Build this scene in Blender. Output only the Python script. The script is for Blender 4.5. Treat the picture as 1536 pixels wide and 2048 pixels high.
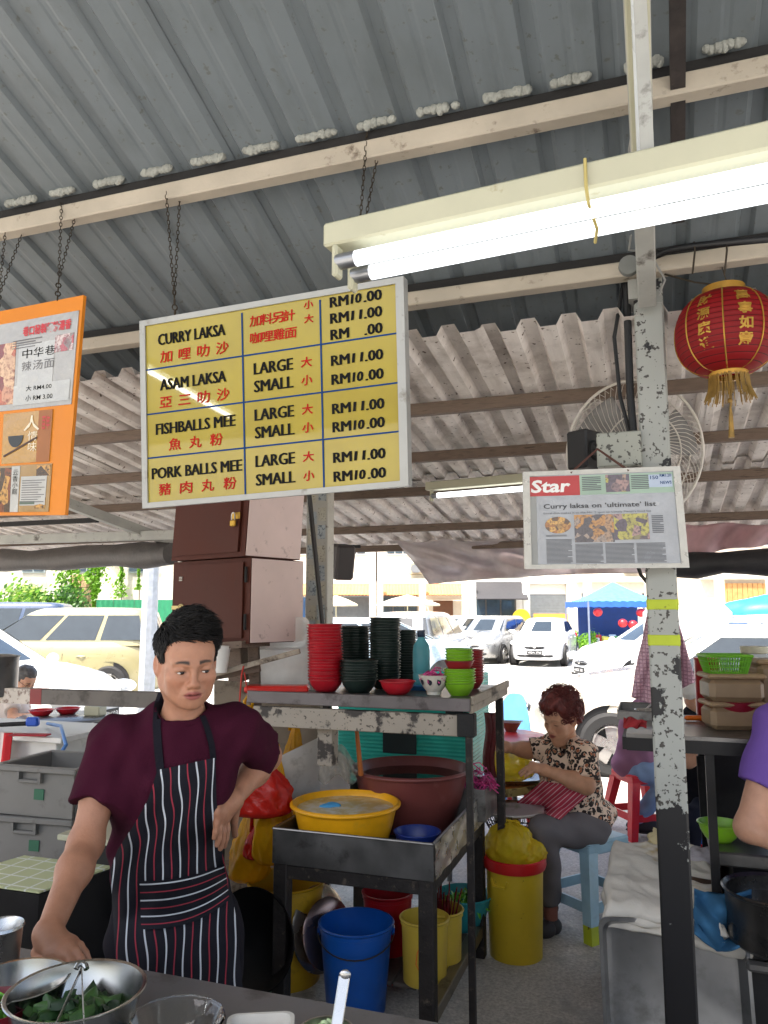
import bpy, math, random
import numpy as np
from mathutils import Vector, Matrix, Euler
from mathutils.bvhtree import BVHTree
R = math.radians
random.seed(7); rng = np.random.default_rng(7)
SC = bpy.context.scene; COL = SC.collection
for o in list(bpy.data.objects): bpy.data.objects.remove(o)
# ---------------------------------------------------------------- camera, sky, sun, exposure
FPX = 1540.0; PITCH = R(7.45); YAW = R(19.2); CAMLOC = Vector((0, 0, 1.6))
cd = bpy.data.cameras.new('camera'); cam = bpy.data.objects.new('camera', cd); COL.objects.link(cam)
cd.sensor_fit = 'VERTICAL'; cd.sensor_height = 36; cd.lens = FPX / 2048 * 36; cd.clip_start = .05; cd.clip_end = 1500
cam.location = CAMLOC; cam.rotation_euler = (math.pi / 2 + PITCH, 0, YAW); SC.camera = cam
SUN_EL = R(64); SUN_AZ = R(200)        # compass-like angle of the sun measured from +Y towards +X: behind the camera
W = bpy.data.worlds.new('World'); SC.world = W; W.use_nodes = True
nt = W.node_tree; bgn = nt.nodes['Background']
sky = nt.nodes.new('ShaderNodeTexSky'); sky.sky_type = 'NISHITA'; sky.sun_disc = False
sky.sun_elevation = SUN_EL; sky.sun_rotation = SUN_AZ; sky.air_density = 1.2; sky.dust_density = 6.0; sky.ozone_density = 1.0
nt.links.new(sky.outputs[0], bgn.inputs[0]); bgn.inputs[1].default_value = .15
sl = bpy.data.lights.new('sun', 'SUN'); sl.energy = 4.0; sl.angle = R(.5); sl.color = (1, .95, .87)
so = bpy.data.objects.new('sun', sl); COL.objects.link(so)
sd = Vector((math.sin(SUN_AZ) * math.cos(SUN_EL), math.cos(SUN_AZ) * math.cos(SUN_EL), math.sin(SUN_EL)))
so.rotation_euler = sd.to_track_quat('Z', 'Y').to_euler(); so.location = (0, -20, 40)
SC.view_settings.view_transform = 'Standard'; SC.view_settings.look = 'None'
SC.view_settings.gamma = 1; SC.view_settings.use_curve_mapping = False; SC.view_settings.exposure = 1.6
SC.render.engine = 'CYCLES'
SC.cycles.max_bounces = 8; SC.cycles.diffuse_bounces = 5; SC.cycles.glossy_bounces = 4; SC.cycles.transparent_max_bounces = 8
SC.cycles.use_denoising = True; SC.cycles.sample_clamp_indirect = 6.0

# ---------------------------------------------------------------- photo geometry: a photo pixel to a place in the world
RT = Vector((math.cos(YAW), math.sin(YAW), 0)); FH = Vector((-math.sin(YAW), math.cos(YAW), 0)); UPZ = Vector((0, 0, 1))
F3 = math.cos(PITCH) * FH + math.sin(PITCH) * UPZ; U3 = math.cos(PITCH) * UPZ - math.sin(PITCH) * FH
def ray(x, y): return F3 + (x - 768) / FPX * RT + (1024 - y) / FPX * U3
def P(x, y, t): return CAMLOC + float(t) * ray(float(x), float(y))
def onz(x, y, z):
    d = ray(x, y); return CAMLOC + d * ((z - CAMLOC.z) / d.z)
def onv(x, y, v):
    d = ray(x, y); return CAMLOC + d * (v / d.y)
def sz(n, t): return n * t / FPX
VIEWZ = YAW

# ---------------------------------------------------------------- objects
MW = {}
def lin(c):
    return tuple((x / 255 / 12.92 if x / 255 <= .04045 else ((x / 255 + .055) / 1.055) ** 2.4) for x in c)
def thing(name, label, cat, loc=(0, 0, 0), rotz=0.0, group=None, rot=None, kind=None):
    o = bpy.data.objects.new(name, None); COL.objects.link(o); o.empty_display_size = .1
    o.location = loc; o.rotation_euler = rot if rot else (0, 0, rotz)
    MW[o.name] = Matrix.LocRotScale(Vector(loc), Euler(rot if rot else (0, 0, rotz)), None)
    tag(o, label, cat, group, kind); return o
def tag(o, label=None, cat=None, group=None, kind=None):
    if label: o['label'] = label
    if cat: o['category'] = cat
    if group: o['group'] = group
    if kind: o['kind'] = kind
    return o
def dup(root, loc=None, rotz=None, label=None, group=None, rot=None):
    r = root.copy(); COL.objects.link(r)
    if loc is not None: r.location = loc
    if rotz is not None: r.rotation_euler = (0, 0, rotz)
    if rot is not None: r.rotation_euler = rot
    MW[r.name] = Matrix.LocRotScale(Vector(r.location), r.rotation_euler, Vector(r.scale))
    if label: r['label'] = label
    if group: r['group'] = group
    for ch in list(root.children):
        c = ch.copy(); COL.objects.link(c); c.parent = r; MW[c.name] = MW[r.name]
        for g in list(ch.children):
            d = g.copy(); COL.objects.link(d); d.parent = c; MW[d.name] = MW[r.name]
    return r
def link(name, me, parent=None, loc=None, rot=None, kind=None):
    o = bpy.data.objects.new(name, me); COL.objects.link(o)
    if parent is not None:
        o.parent = parent; MW[o.name] = MW[parent.name]
    if loc is not None: o.location = loc
    if rot is not None: o.rotation_euler = rot
    if parent is None: MW[o.name] = Matrix.LocRotScale(Vector(o.location), o.rotation_euler, None)
    if kind: o['kind'] = kind
    return o

class MB:
    """collects shapes and links them as ONE mesh object"""
    def __init__(s): s.v = []; s.f = []; s.m = []; s.uv = None; s.mi = 0
    def add(s, vs, fs):
        o = len(s.v); s.v += [Vector(v) for v in vs]; s.f += [tuple(i + o for i in f) for f in fs]; s.m += [s.mi] * len(fs); return s
    def box(s, c, d, rot=None, bev=0.0):
        c = Vector(c); hx, hy, hz = d[0] / 2, d[1] / 2, d[2] / 2
        M = rot if isinstance(rot, Matrix) else Matrix.Rotation(rot or 0, 3, 'Z')
        if bev <= 0:
            vs = [(x, y, z) for x in (-hx, hx) for y in (-hy, hy) for z in (-hz, hz)]
            fs = [(0, 1, 3, 2), (4, 6, 7, 5), (0, 4, 5, 1), (2, 3, 7, 6), (0, 2, 6, 4), (1, 5, 7, 3)]
        else:
            b = min(bev, hx * .99, hy * .99, hz * .99); vs = []; idx = {}
            for sx in (-1, 1):
                for sy in (-1, 1):
                    for sz_ in (-1, 1):
                        for a in range(3):
                            h = [hx, hy, hz]; p = [sx * (h[0] - b), sy * (h[1] - b), sz_ * (h[2] - b)]
                            p[a] = (sx, sy, sz_)[a] * h[a]; idx[(sx, sy, sz_, a)] = len(vs); vs.append(p)
            fs = []
            I = lambda sg, a: idx[(sg[0], sg[1], sg[2], a)]
            for a in range(3):
                b1, b2 = (a + 1) % 3, (a + 2) % 3
                for sg in (-1, 1):
                    q = []
                    for u, v in ((-1, -1), (1, -1), (1, 1), (-1, 1)):
                        t = [0, 0, 0]; t[a] = sg; t[b1] = u; t[b2] = v; q.append(I(t, a))
                    fs.append(tuple(q if sg > 0 else q[::-1]))
                for u in (-1, 1):
                    for v in (-1, 1):
                        t0 = [0, 0, 0]; t1 = [0, 0, 0]; t0[a] = -1; t1[a] = 1
                        t0[b1] = t1[b1] = u; t0[b2] = t1[b2] = v
                        q = (I(t0, b1), I(t1, b1), I(t1, b2), I(t0, b2)); fs.append(q if u * v > 0 else q[::-1])
            for sx in (-1, 1):
                for sy in (-1, 1):
                    for sz_ in (-1, 1):
                        q = tuple(I((sx, sy, sz_), a) for a in range(3)); fs.append(q if sx * sy * sz_ > 0 else q[::-1])
        return s.add([c + M @ Vector(v) for v in vs], fs)
    def bar(s, a, b, w, h, up=(0, 0, 1), bev=0.0):
        a, b = Vector(a), Vector(b); x = (b - a).normalized(); y = Vector(up).cross(x).normalized(); z = x.cross(y)
        return s.box((a + b) / 2, ((b - a).length, w, h), Matrix((x, y, z)).transposed(), bev)
    def tube(s, pts, r, n=8, cap=True, closed=False):
        pts = [Vector(p) for p in pts]; N = len(pts); vs = []; fs = []; prev = None
        for i, p in enumerate(pts):
            if closed: d = pts[(i + 1) % N] - pts[i - 1]
            else: d = pts[min(i + 1, N - 1)] - pts[max(i - 1, 0)]
            d = d.normalized() if d.length > 1e-9 else Vector((0, 0, 1))
            if prev is None:
                a = Vector((0, 0, 1)) if abs(d.z) < .9 else Vector((1, 0, 0)); x = a.cross(d).normalized()
            else:
                x = prev - d * prev.dot(d)
                x = x.normalized() if x.length > 1e-6 else d.orthogonal().normalized()
            prev = x; y = d.cross(x); rr = r[i] if isinstance(r, (list, tuple)) else r
            vs += [p + rr * (math.cos(2 * math.pi * k / n) * x + math.sin(2 * math.pi * k / n) * y) for k in range(n)]
        for i in range(N if closed else N - 1):
            j = (i + 1) % N
            fs += [(i * n + k, i * n + (k + 1) % n, j * n + (k + 1) % n, j * n + k) for k in range(n)]
        if cap and not closed: fs += [tuple(range(n))[::-1], tuple((N - 1) * n + k for k in range(n))]
        return s.add(vs, fs)
    def lathe(s, prof, c=(0, 0, 0), n=32, M=None, sx=1.0, sy=1.0, arc=(0, 2 * math.pi), wob=None):
        c = Vector(c); vs = []; fs = []; full = abs(arc[1] - arc[0] - 2 * math.pi) < 1e-6; k2 = n if full else n + 1
        for i, (r, z) in enumerate(prof):
            for k in range(k2):
                a = arc[0] + (arc[1] - arc[0]) * k / n; q = wob(a, i / max(1, len(prof) - 1)) if wob else 1
                v = Vector((r * q * math.cos(a) * sx, r * q * math.sin(a) * sy, z)); vs.append(c + (M @ v if M else v))
        for i in range(len(prof) - 1):
            for k in range(n):
                k1 = (k + 1) % k2; fs.append((i * k2 + k, i * k2 + k1, (i + 1) * k2 + k1, (i + 1) * k2 + k))
        return s.add(vs, fs)
    def ell(s, c, r, M=None, n=16, m=10, noise=None):
        c = Vector(c); vs = []; fs = []
        for i in range(m + 1):
            th = math.pi * i / m
            for k in range(n):
                a = 2 * math.pi * k / n; v = Vector((math.sin(th) * math.cos(a), math.sin(th) * math.sin(a), -math.cos(th)))
                q = noise(v) if noise else 1
                v = Vector((v.x * r[0], v.y * r[1], v.z * r[2])) * q; vs.append(c + (M @ v if M else v))
        for i in range(m):
            fs += [(i * n + k, i * n + (k + 1) % n, (i + 1) * n + (k + 1) % n, (i + 1) * n + k) for k in range(n)]
        return s.add(vs, fs)
    def grid(s, fn, nu, nv, thick=0.0):
        vs = [Vector(fn(i / nu, j / nv)) for j in range(nv + 1) for i in range(nu + 1)]
        fs = [(j * (nu + 1) + i, j * (nu + 1) + i + 1, (j + 1) * (nu + 1) + i + 1, (j + 1) * (nu + 1) + i) for j in range(nv) for i in range(nu)]
        if thick:
            N = len(vs); nr = [Vector((0, 0, 0)) for _ in vs]
            for f in fs:
                q = (vs[f[2]] - vs[f[0]]).cross(vs[f[3]] - vs[f[1]])
                for i in f: nr[i] += q
            vs += [v - nr[i].normalized() * thick for i, v in enumerate(vs)]
            fs += [tuple(i + N for i in f[::-1]) for f in fs]
            ring = [i for i in range(nu + 1)] + [j * (nu + 1) + nu for j in range(1, nv + 1)] + [nv * (nu + 1) + i for i in range(nu - 1, -1, -1)] + [j * (nu + 1) for j in range(nv - 1, 0, -1)]
            L = len(ring); fs += [(ring[(k + 1) % L], ring[k], ring[k] + N, ring[(k + 1) % L] + N) for k in range(L)]
        return s.add(vs, fs)
    def poly(s, pts, d):
        """a flat outline (list of 3-D points) pushed along d"""
        n = len(pts); pts = [Vector(p) for p in pts]; d = Vector(d)
        return s.add(pts + [p + d for p in pts], [tuple(range(n))[::-1], tuple(range(n, 2 * n))] + [(k, (k + 1) % n, n + (k + 1) % n, n + k) for k in range(n)])
    def xf(s, M):
        s.v = [M @ v for v in s.v]; return s
    def mesh(s, name, mats, smooth=40):
        me = bpy.data.meshes.new(name); me.from_pydata(s.v, [], s.f)
        for m in (mats if isinstance(mats, (list, tuple)) else [mats]): me.materials.append(m)
        me.polygons.foreach_set('material_index', s.m)
        if smooth:
            me.polygons.foreach_set('use_smooth', [True] * len(s.f))
            if smooth < 180: me.set_sharp_from_angle(angle=R(smooth))
        me.update(); return me
    def build(s, name, mats, parent=None, smooth=40, local=False, loc=None, rot=None, kind=None, label=None):
        """local: the shapes are already in the parent's (or the object's own) frame; otherwise they are in world space"""
        if not local:
            if parent is not None: Mi = MW[parent.name].inverted(); s.v = [Mi @ v for v in s.v]
            elif loc is not None: s.v = [v - Vector(loc) for v in s.v]
            elif s.v:
                loc = Vector((sum(v.x for v in s.v) / len(s.v), sum(v.y for v in s.v) / len(s.v), min(v.z for v in s.v)))
                s.v = [v - loc for v in s.v]
        o = link(name, s.mesh(name, mats, smooth), parent, loc if parent is None or local else None, rot, kind)
        if label: o['label'] = label
        return o

# ---- text as flat print
_tc = {}
def text2d(body, off=0.0):
    k = (body, off)
    if k not in _tc:
        cu = bpy.data.curves.new('t', 'FONT'); cu.body = body; cu.size = 1; cu.resolution_u = 2; cu.offset = off
        ob = bpy.data.objects.new('t', cu); COL.objects.link(ob)
        dg = bpy.context.evaluated_depsgraph_get(); me = bpy.data.meshes.new_from_object(ob.evaluated_get(dg))
        vs = [(v.co.x, v.co.y) for v in me.vertices]; fs = [tuple(p.vertices) for p in me.polygons]
        bpy.data.objects.remove(ob); bpy.data.curves.remove(cu); bpy.data.meshes.remove(me)
        if vs:
            x0 = min(v[0] for v in vs); x1 = max(v[0] for v in vs); vs = [(v[0] - x0, v[1]) for v in vs]
        else: x0 = x1 = 0
        _tc[k] = (vs, fs, x1 - x0)
    return _tc[k]
class Flat:
    """a flat sign face: (s, t) in 0..1 from its top left corner"""
    def __init__(s, tl, tr, bl, br):
        s.c = [Vector(tl), Vector(tr), Vector(bl), Vector(br)]
        s.n = (s.c[1] - s.c[0]).cross(s.c[2] - s.c[0]).normalized() * -1   # towards the back
        if s.n.dot(s.c[0] - CAMLOC) < 0: s.n = -s.n
        s.w = ((s.c[1] - s.c[0]).length + (s.c[3] - s.c[2]).length) / 2; s.h = ((s.c[2] - s.c[0]).length + (s.c[3] - s.c[1]).length) / 2
    def at(s, u, v, d=0.0):
        a = s.c[0].lerp(s.c[1], u); b = s.c[2].lerp(s.c[3], u); return a.lerp(b, v) - s.n * d
    def rect(s, mb, u0, v0, u1, v1, d, nu=1):
        mb.add([s.at(u0, v0, d), s.at(u1, v0, d), s.at(u1, v1, d), s.at(u0, v1, d)], [(3, 2, 1, 0)])
    def slab(s, mb, u0, v0, u1, v1, d0, d1):
        q = [(u0, v0), (u1, v0), (u1, v1), (u0, v1)]
        mb.add([s.at(a, b, d0) for a, b in q] + [s.at(a, b, d1) for a, b in q], [(0, 1, 2, 3), (7, 6, 5, 4), (0, 4, 5, 1), (1, 5, 6, 2), (2, 6, 7, 3), (3, 7, 4, 0)])
    def text(s, mb, body, u0, vbase, u1, hh, d, off=.0, slant=0.0):
        """body fitted between u0 and u1, base line at vbase, cap height hh (fraction of the sign's height)"""
        vs, fs, wd = text2d(body, off)
        if not vs: return
        mb.add([s.at(u0 + (x / wd) * (u1 - u0) + slant * y * hh, vbase - y / .72 * hh, d) for x, y in vs], fs)
# ---------------------------------------------------------------- materials
_mc = {}
def newmat(name):
    m = bpy.data.materials.new(name); m.use_nodes = True; return m, m.node_tree, m.node_tree.nodes['Principled BSDF']
def N(t, typ, **kw):
    n = t.nodes.new('ShaderNode' + typ)
    for k, v in kw.items():
        if k in n.inputs.keys() and not hasattr(n, k): n.inputs[k].default_value = v
        elif hasattr(n, k): setattr(n, k, v)
        else: n.inputs[k].default_value = v
    return n
def noise(t, vec, scale, detail=3, rough=.55):
    n = N(t, 'TexNoise'); n.inputs['Scale'].default_value = scale; n.inputs['Detail'].default_value = detail; n.inputs['Roughness'].default_value = rough
    t.links.new(vec, n.inputs['Vector']); return n.outputs['Fac']
def ramp(t, fac, p0, p1, c0=(0, 0, 0, 1), c1=(1, 1, 1, 1)):
    n = N(t, 'ValToRGB'); e = n.color_ramp.elements; e[0].position = p0; e[1].position = p1; e[0].color = c0; e[1].color = c1
    t.links.new(fac, n.inputs[0]); return n.outputs[0]
def mix(t, fac, a, b):
    n = N(t, 'Mix', data_type='RGBA')
    for sock, v in ((n.inputs[0], fac), (n.inputs[6], a), (n.inputs[7], b)):
        if hasattr(v, 'is_output'): t.links.new(v, sock)
        else: sock.default_value = v if isinstance(v, float) else (*v[:3], 1)
    return n.outputs[2]
def math_(t, op, a, b=0.0, c=None):
    n = N(t, 'Math', operation=op)
    for i, v in enumerate((a, b, c)):
        if v is None: continue
        if hasattr(v, 'is_output'): t.links.new(v, n.inputs[i])
        else: n.inputs[i].default_value = v
    return n.outputs[0]
def coord(t, kind='Object'): return N(t, 'TexCoord').outputs[kind]
def stretch(t, vec, sc):
    n = N(t, 'Mapping'); n.inputs['Scale'].default_value = sc; t.links.new(vec, n.inputs['Vector']); return n.outputs[0]
def bump(t, b, h, strength, dist=.01):
    n = N(t, 'Bump'); n.inputs['Strength'].default_value = strength; n.inputs['Distance'].default_value = dist
    t.links.new(h, n.inputs['Height']); t.links.new(n.outputs[0], b.inputs['Normal'])
def mat(name, c, rough=.5, metal=0.0, var=.12, vs=6.0, bmp=0.0, bs=40.0, dirt=None, dp=(.55, .7), ds=9.0, trans=0.0, alpha=1.0, sub=0.0, coat=0.0, st=None, spec=.5, emit=None):
    """procedural surface: base colour (sRGB 0-255) with uneven tone, optional grime of another colour, roughness break-up and fine relief"""
    if name in _mc: return _mc[name]
    m, t, b = newmat(name); c = lin(c); v = coord(t)
    if st: v = stretch(t, v, st)
    n1 = noise(t, v, vs, 4)
    colr = mix(t, ramp(t, n1, .3, .7), tuple(x * (1 - var) for x in c), tuple(min(1, x * (1 + var)) for x in c))
    if dirt:
        n2 = noise(t, v, ds, 6, .65); colr = mix(t, ramp(t, n2, *dp), colr, lin(dirt))
    t.links.new(colr, b.inputs['Base Color'])
    t.links.new(math_(t, 'MULTIPLY_ADD', n1, .3, rough - .15), b.inputs['Roughness'])
    b.inputs['Metallic'].default_value = metal; b.inputs['Specular IOR Level'].default_value = spec
    b.inputs['Transmission Weight'].default_value = trans; b.inputs['Alpha'].default_value = alpha
    b.inputs['Coat Weight'].default_value = coat
    if sub: b.inputs['Subsurface Weight'].default_value = sub; b.inputs['Subsurface Radius'].default_value = (.01, .004, .002)
    if bmp: bump(t, b, noise(t, v, bs, 4), bmp)
    if emit: b.inputs['Emission Color'].default_value = (*lin(emit[0]), 1); b.inputs['Emission Strength'].default_value = emit[1]
    _mc[name] = m; return m
def translucent(name, c, fac=.4, rough=.4, alpha=1.0, var=.15, bmp=.0, bs=30.):
    """thin plastic or cloth that lets some light through"""
    if name in _mc: return _mc[name]
    m, t, b = newmat(name); c = lin(c); v = coord(t); n1 = noise(t, v, 8, 4)
    colr = mix(t, ramp(t, n1, .3, .7), tuple(x * (1 - var) for x in c), tuple(min(1, x * (1 + var)) for x in c))
    t.links.new(colr, b.inputs['Base Color']); b.inputs['Roughness'].default_value = rough
    tr = N(t, 'BsdfTranslucent'); t.links.new(colr, tr.inputs[0]); mx = N(t, 'MixShader'); mx.inputs[0].default_value = fac
    t.links.new(b.outputs[0], mx.inputs[1]); t.links.new(tr.outputs[0], mx.inputs[2]); out = mx.outputs[0]
    if alpha < 1:
        tp = N(t, 'BsdfTransparent'); m2 = N(t, 'MixShader'); m2.inputs[0].default_value = alpha
        t.links.new(tp.outputs[0], m2.inputs[1]); t.links.new(out, m2.inputs[2]); out = m2.outputs[0]
    if bmp: bump(t, b, noise(t, v, bs, 4), bmp)
    t.links.new(out, t.nodes['Material Output'].inputs[0]); _mc[name] = m; return m
def emission(name, c, s):
    m, t, b = newmat(name); b.inputs['Base Color'].default_value = (.8, .8, .8, 1); b.inputs['Emission Color'].default_value = (*lin(c), 1); b.inputs['Emission Strength'].default_value = s; return m
def peeled(name, top, under, dots=(60, 55, 50), thr=(.5, .53), sc=5.0, grad=None, dotamt=.62):
    """old paint: spots, and patches peeled off to the layer beneath; grad=(z0,z1) makes peeling commoner lower down"""
    m, t, b = newmat(name); v = coord(t); n1 = noise(t, v, 3, 3)
    c = mix(t, ramp(t, n1, .3, .7), tuple(x * .85 for x in lin(top)), lin(top))
    c = mix(t, ramp(t, noise(t, v, 55, 2), dotamt, dotamt + .04), c, lin(dots))
    f = noise(t, v, sc, 8, .62)
    if grad:
        sx = N(t, 'SeparateXYZ'); t.links.new(v, sx.inputs[0])
        mr = N(t, 'MapRange'); t.links.new(sx.outputs[2], mr.inputs[0]); mr.inputs[1].default_value = grad[0]; mr.inputs[2].default_value = grad[1]; mr.inputs[3].default_value = grad[2]; mr.inputs[4].default_value = grad[3]
        f = math_(t, 'ADD', math_(t, 'MULTIPLY_ADD', f, 1.9, -.45), mr.outputs[0])
    k = ramp(t, f, *thr); c = mix(t, k, c, lin(under)); t.links.new(c, b.inputs['Base Color']); b.inputs['Roughness'].default_value = .5
    inv = math_(t, 'SUBTRACT', 1.0, k); bump(t, b, inv, .6, .003); return m
# ================================================================ the place: ground, roofs, posts
def tex_ground(name, c, c2, gscale=90.0, wet=False, bmp=.5):
    m, t, b = newmat(name); v = coord(t)
    n1 = noise(t, v, .9, 5, .6); n2 = noise(t, v, gscale, 3, .7); n3 = noise(t, v, 4.0, 6, .65)
    col = mix(t, ramp(t, n1, .3, .7), lin(c), lin(c2))
    col = mix(t, ramp(t, n2, .35, .7), tuple(x * .62 for x in lin(c)), col)
    col = mix(t, ramp(t, n3, .54, .70), col, tuple(x * .45 for x in lin(c))); n4 = noise(t, v, .55, 7, .7); col = mix(t, ramp(t, n4, .56, .64), col, tuple(x * .6 for x in lin(c)))
    t.links.new(col, b.inputs['Base Color'])
    if wet: t.links.new(ramp(t, n3, .4, .7, (.75,) * 3 + (1,), (.28,) * 3 + (1,)), b.inputs['Roughness'])
    else: b.inputs['Roughness'].default_value = .85
    bump(t, b, n2, bmp, .01); return m
g = MB(); g.add([(-400, -300, 0), (400, -300, 0), (400, 500, 0), (-400, 500, 0)], [(0, 1, 2, 3)])
tag(g.build('ground', tex_ground('pale_asphalt', (186, 184, 179), (204, 201, 195), 60), local=True), kind='structure')
g = MB(); g.box((-2, 1.3, .0), (15, 11.0, .02))
tag(g.build('floor', tex_ground('concrete', (190, 186, 178), (212, 208, 200), 70, True), local=True), kind='structure')

def roof_z(v): return 2.75 - .358 * (v - 2.47)
def low_z(v): return 2.14 - .123 * (v - 5.69)
def peelroof(name, c, grime, speck, sc=3.0, amt=.5, rough=.6):
    m, t, b = newmat(name); v = coord(t); n1 = noise(t, v, sc, 6, .65); n2 = noise(t, stretch(t, v, (14, 1.2, 14)), 1.0, 5, .6)
    c0 = mix(t, ramp(t, n1, amt, amt + .25), lin(c), lin(grime)); c0 = mix(t, ramp(t, n2, .5, .9), c0, tuple(x * .88 for x in lin(grime)))
    c0 = mix(t, ramp(t, noise(t, v, 45, 3), .64, .7), c0, lin(speck)); t.links.new(c0, b.inputs['Base Color']); b.inputs['Roughness'].default_value = rough
    b.inputs['Specular IOR Level'].default_value = .35
    bump(t, b, noise(t, v, 30, 4), .15, .004); return m
ROOFM = peelroof('painted_steel', (110, 118, 123), (100, 107, 110), (96, 100, 98), 1.2, .45, .42)
LOWM = peelroof('cement_sheet', (226, 219, 213), (178, 168, 160), (98, 84, 74), 5.0, .46, .85)
BEAM = mat('cream_paint', (178, 168, 152), .6, var=.12, vs=5, dirt=(92, 78, 64), dp=(.6, .72), ds=13, bmp=.2)
BLACKG = mat('black_grime', (30, 29, 29), .8, var=.3, vs=18, bmp=.3)
TIMB = mat('old_timber', (108, 92, 80), .8, var=.25, vs=9, dirt=(62, 52, 45), st=(1, 8, 8), bmp=.3)
STEELP = mat('grey_steel_paint', (158, 158, 152), .55, var=.15, dirt=(78, 74, 68), dp=(.58, .7), ds=11, bmp=.15)
FOAM = mat('dried_foam', (150, 152, 146), .9, var=.2, vs=30, bmp=.8, bs=70)
root = thing('steel_roof', 'grey ribbed steel roof over the food stall with cream purlins', 'roof', (0, 2.47, 2.75), kind='structure')
p = .18
def rib_profile(n):
    q = []
    for k in range(n):
        o = k * p
        q += [(o, 0), (o + .012, .017), (o + .042, .017), (o + .054, 0), (o + .104, 0), (o + .112, .0018), (o + .124, .0018), (o + .132, 0)]
    return q + [(n * p, 0)]
NS = 4
def sheet(x0, n, zf, v0, v1, prof, nv=1, zoff=0.0, bend=None):
    b = MB(); vs = []; L = len(prof)
    for j in range(nv + 1):
        v = v0 + (v1 - v0) * j / nv
        vs += [(x0 + x, v, zf(v) + z + zoff + (bend(x0 + x, v) if bend else 0)) for x, z in prof]
    b.add(vs, [(j * L + i, j * L + i + 1, (j + 1) * L + i + 1, (j + 1) * L + i) for j in range(nv) for i in range(L - 1)]); return b
x = -1.848 - 4 * NS * p - .03
k = 0
while x < 2.8:
    sheet(x, NS, roof_z, -3.0, 3.02, [(-.02, .016)] + rib_profile(NS) + [(NS * p + .014, .016)], 1, .0025 * (k % 2)).build('roof_sheet', ROOFM, root, smooth=0); x += NS * p; k += 1  # sheets lengthened unseen behind the camera to cut the flat front light
def purlin(v, h=.055, w=.05, x0=-6, x1=2.8, dark=.035, name='purlin', m=BEAM):
    z = roof_z(v); b = MB(); b.box(((x0 + x1) / 2, v + w / 2, z - dark - h / 2 - .003), (x1 - x0, w, h), bev=.004); b.build(name, m, root)
    b = MB(); b.box(((x0 + x1) / 2, v + w / 2 + .004, z - dark / 2 - .006), (x1 - x0, w * .8, dark - .004)); b.build('dark_gap_strip', BLACKG, root)  # black strip drawn for the shadow gap and dirt above the purlin
purlin(1.885); purlin(2.46, .05, .055)
purlin(.9); purlin(-.1); purlin(-1.1); purlin(-2.1)
b = MB()                                              # dried foam sealing each pan where it crosses the purlin
for i in range(-26, 16):
    x0 = -1.848 + i * p + .036
    L_ = random.uniform(.085, .125); st_ = random.uniform(0, .012)
    if random.random() < .08: continue
    n_ = int(L_ / .0075)
    for q in range(n_):
        if random.random() < .12: continue
        b.ell((x0 + st_ + q * .0075 + random.uniform(-.002, .002), 1.8745 + random.uniform(-.002, .002), roof_z(1.8745) - .005 + random.uniform(-.002, .002)), (.011 + random.random() * .004, .010 + .004 * random.random(), .010 + random.random() * .009 * abs(math.sin(i * 1.7 + q * .31))), n=7, m=5)
b.build('foam_seal', FOAM, root, kind='stuff')
b = MB(); b.bar((.02, 2.48, roof_z(2.48) - .16), (.02, -2.9, roof_z(-2.9) - .16), .055, .07, bev=.004); b.build('rafter', STEELP, root)
b = MB(); b.bar((.115, 2.3, roof_z(2.3) - .06), (.05, -2.9, roof_z(-2.9) - .06), .035, .04); b.build('rusty_brace', mat('rust_black', (52, 46, 44), .85, var=.4, vs=20, dirt=(92, 80, 70), bmp=.4), root)

root = thing('cement_roof', 'low corrugated cement sheet roof sloping down to the car park', 'roof', (0, 5.69, 2.14), kind='structure')
def trap(n, q=.134, d=.034):
    r = []
    for k in range(n): o = k * q; r += [(o, 0), (o + .018, d), (o + .064, d), (o + .082, 0)]
    return r + [(n * q, 0)]
bend = lambda x, v: .004 * math.sin(x * 3.1 + v) + .003 * math.sin(v * 5 + x)
xs = -9.38; i = 0
while xs < 3.6:
    e = .02 * math.sin(i * 2.4); z = .003 * (i % 2)
    sheet(xs, 6, low_z, 2.49 + e, 4.28, [(-.03, .0)] + trap(6) + [(.134 * 6 + .03, .012)], 6, .012 + z, bend).build('roof_sheet', LOWM, root, smooth=0)
    sheet(xs, 6, low_z, 4.12 + e, 5.92 + e, [(-.03, .0)] + trap(6) + [(.134 * 6 + .03, .012)], 6, -.002 + z, bend).build('roof_sheet', LOWM, root, smooth=0); xs += .134 * 6; i += 1
for v in (3.0, 3.6, 4.2, 5.08, 5.72):
    b = MB(); b.box((-2.9, v, low_z(v) - .034), (12.9, .04, .05), bev=.003); b.build('purlin', TIMB, root)
b = MB(); b.bar(P(95, 992, 4.6), P(352, 1088, 5.3), .05, .06); b.build('rafter', STEELP, root)
b = MB(); b.bar(P(-120, 1083, 5.6), P(352, 1070, 5.0), .05, .06); b.build('tie_beam', STEELP, root)
b = MB(); b.bar(P(-60, 1052, 5.4), P(195, 1040, 5.0), .03, .03); b.build('tie_rod', BLACKG, root)

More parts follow.
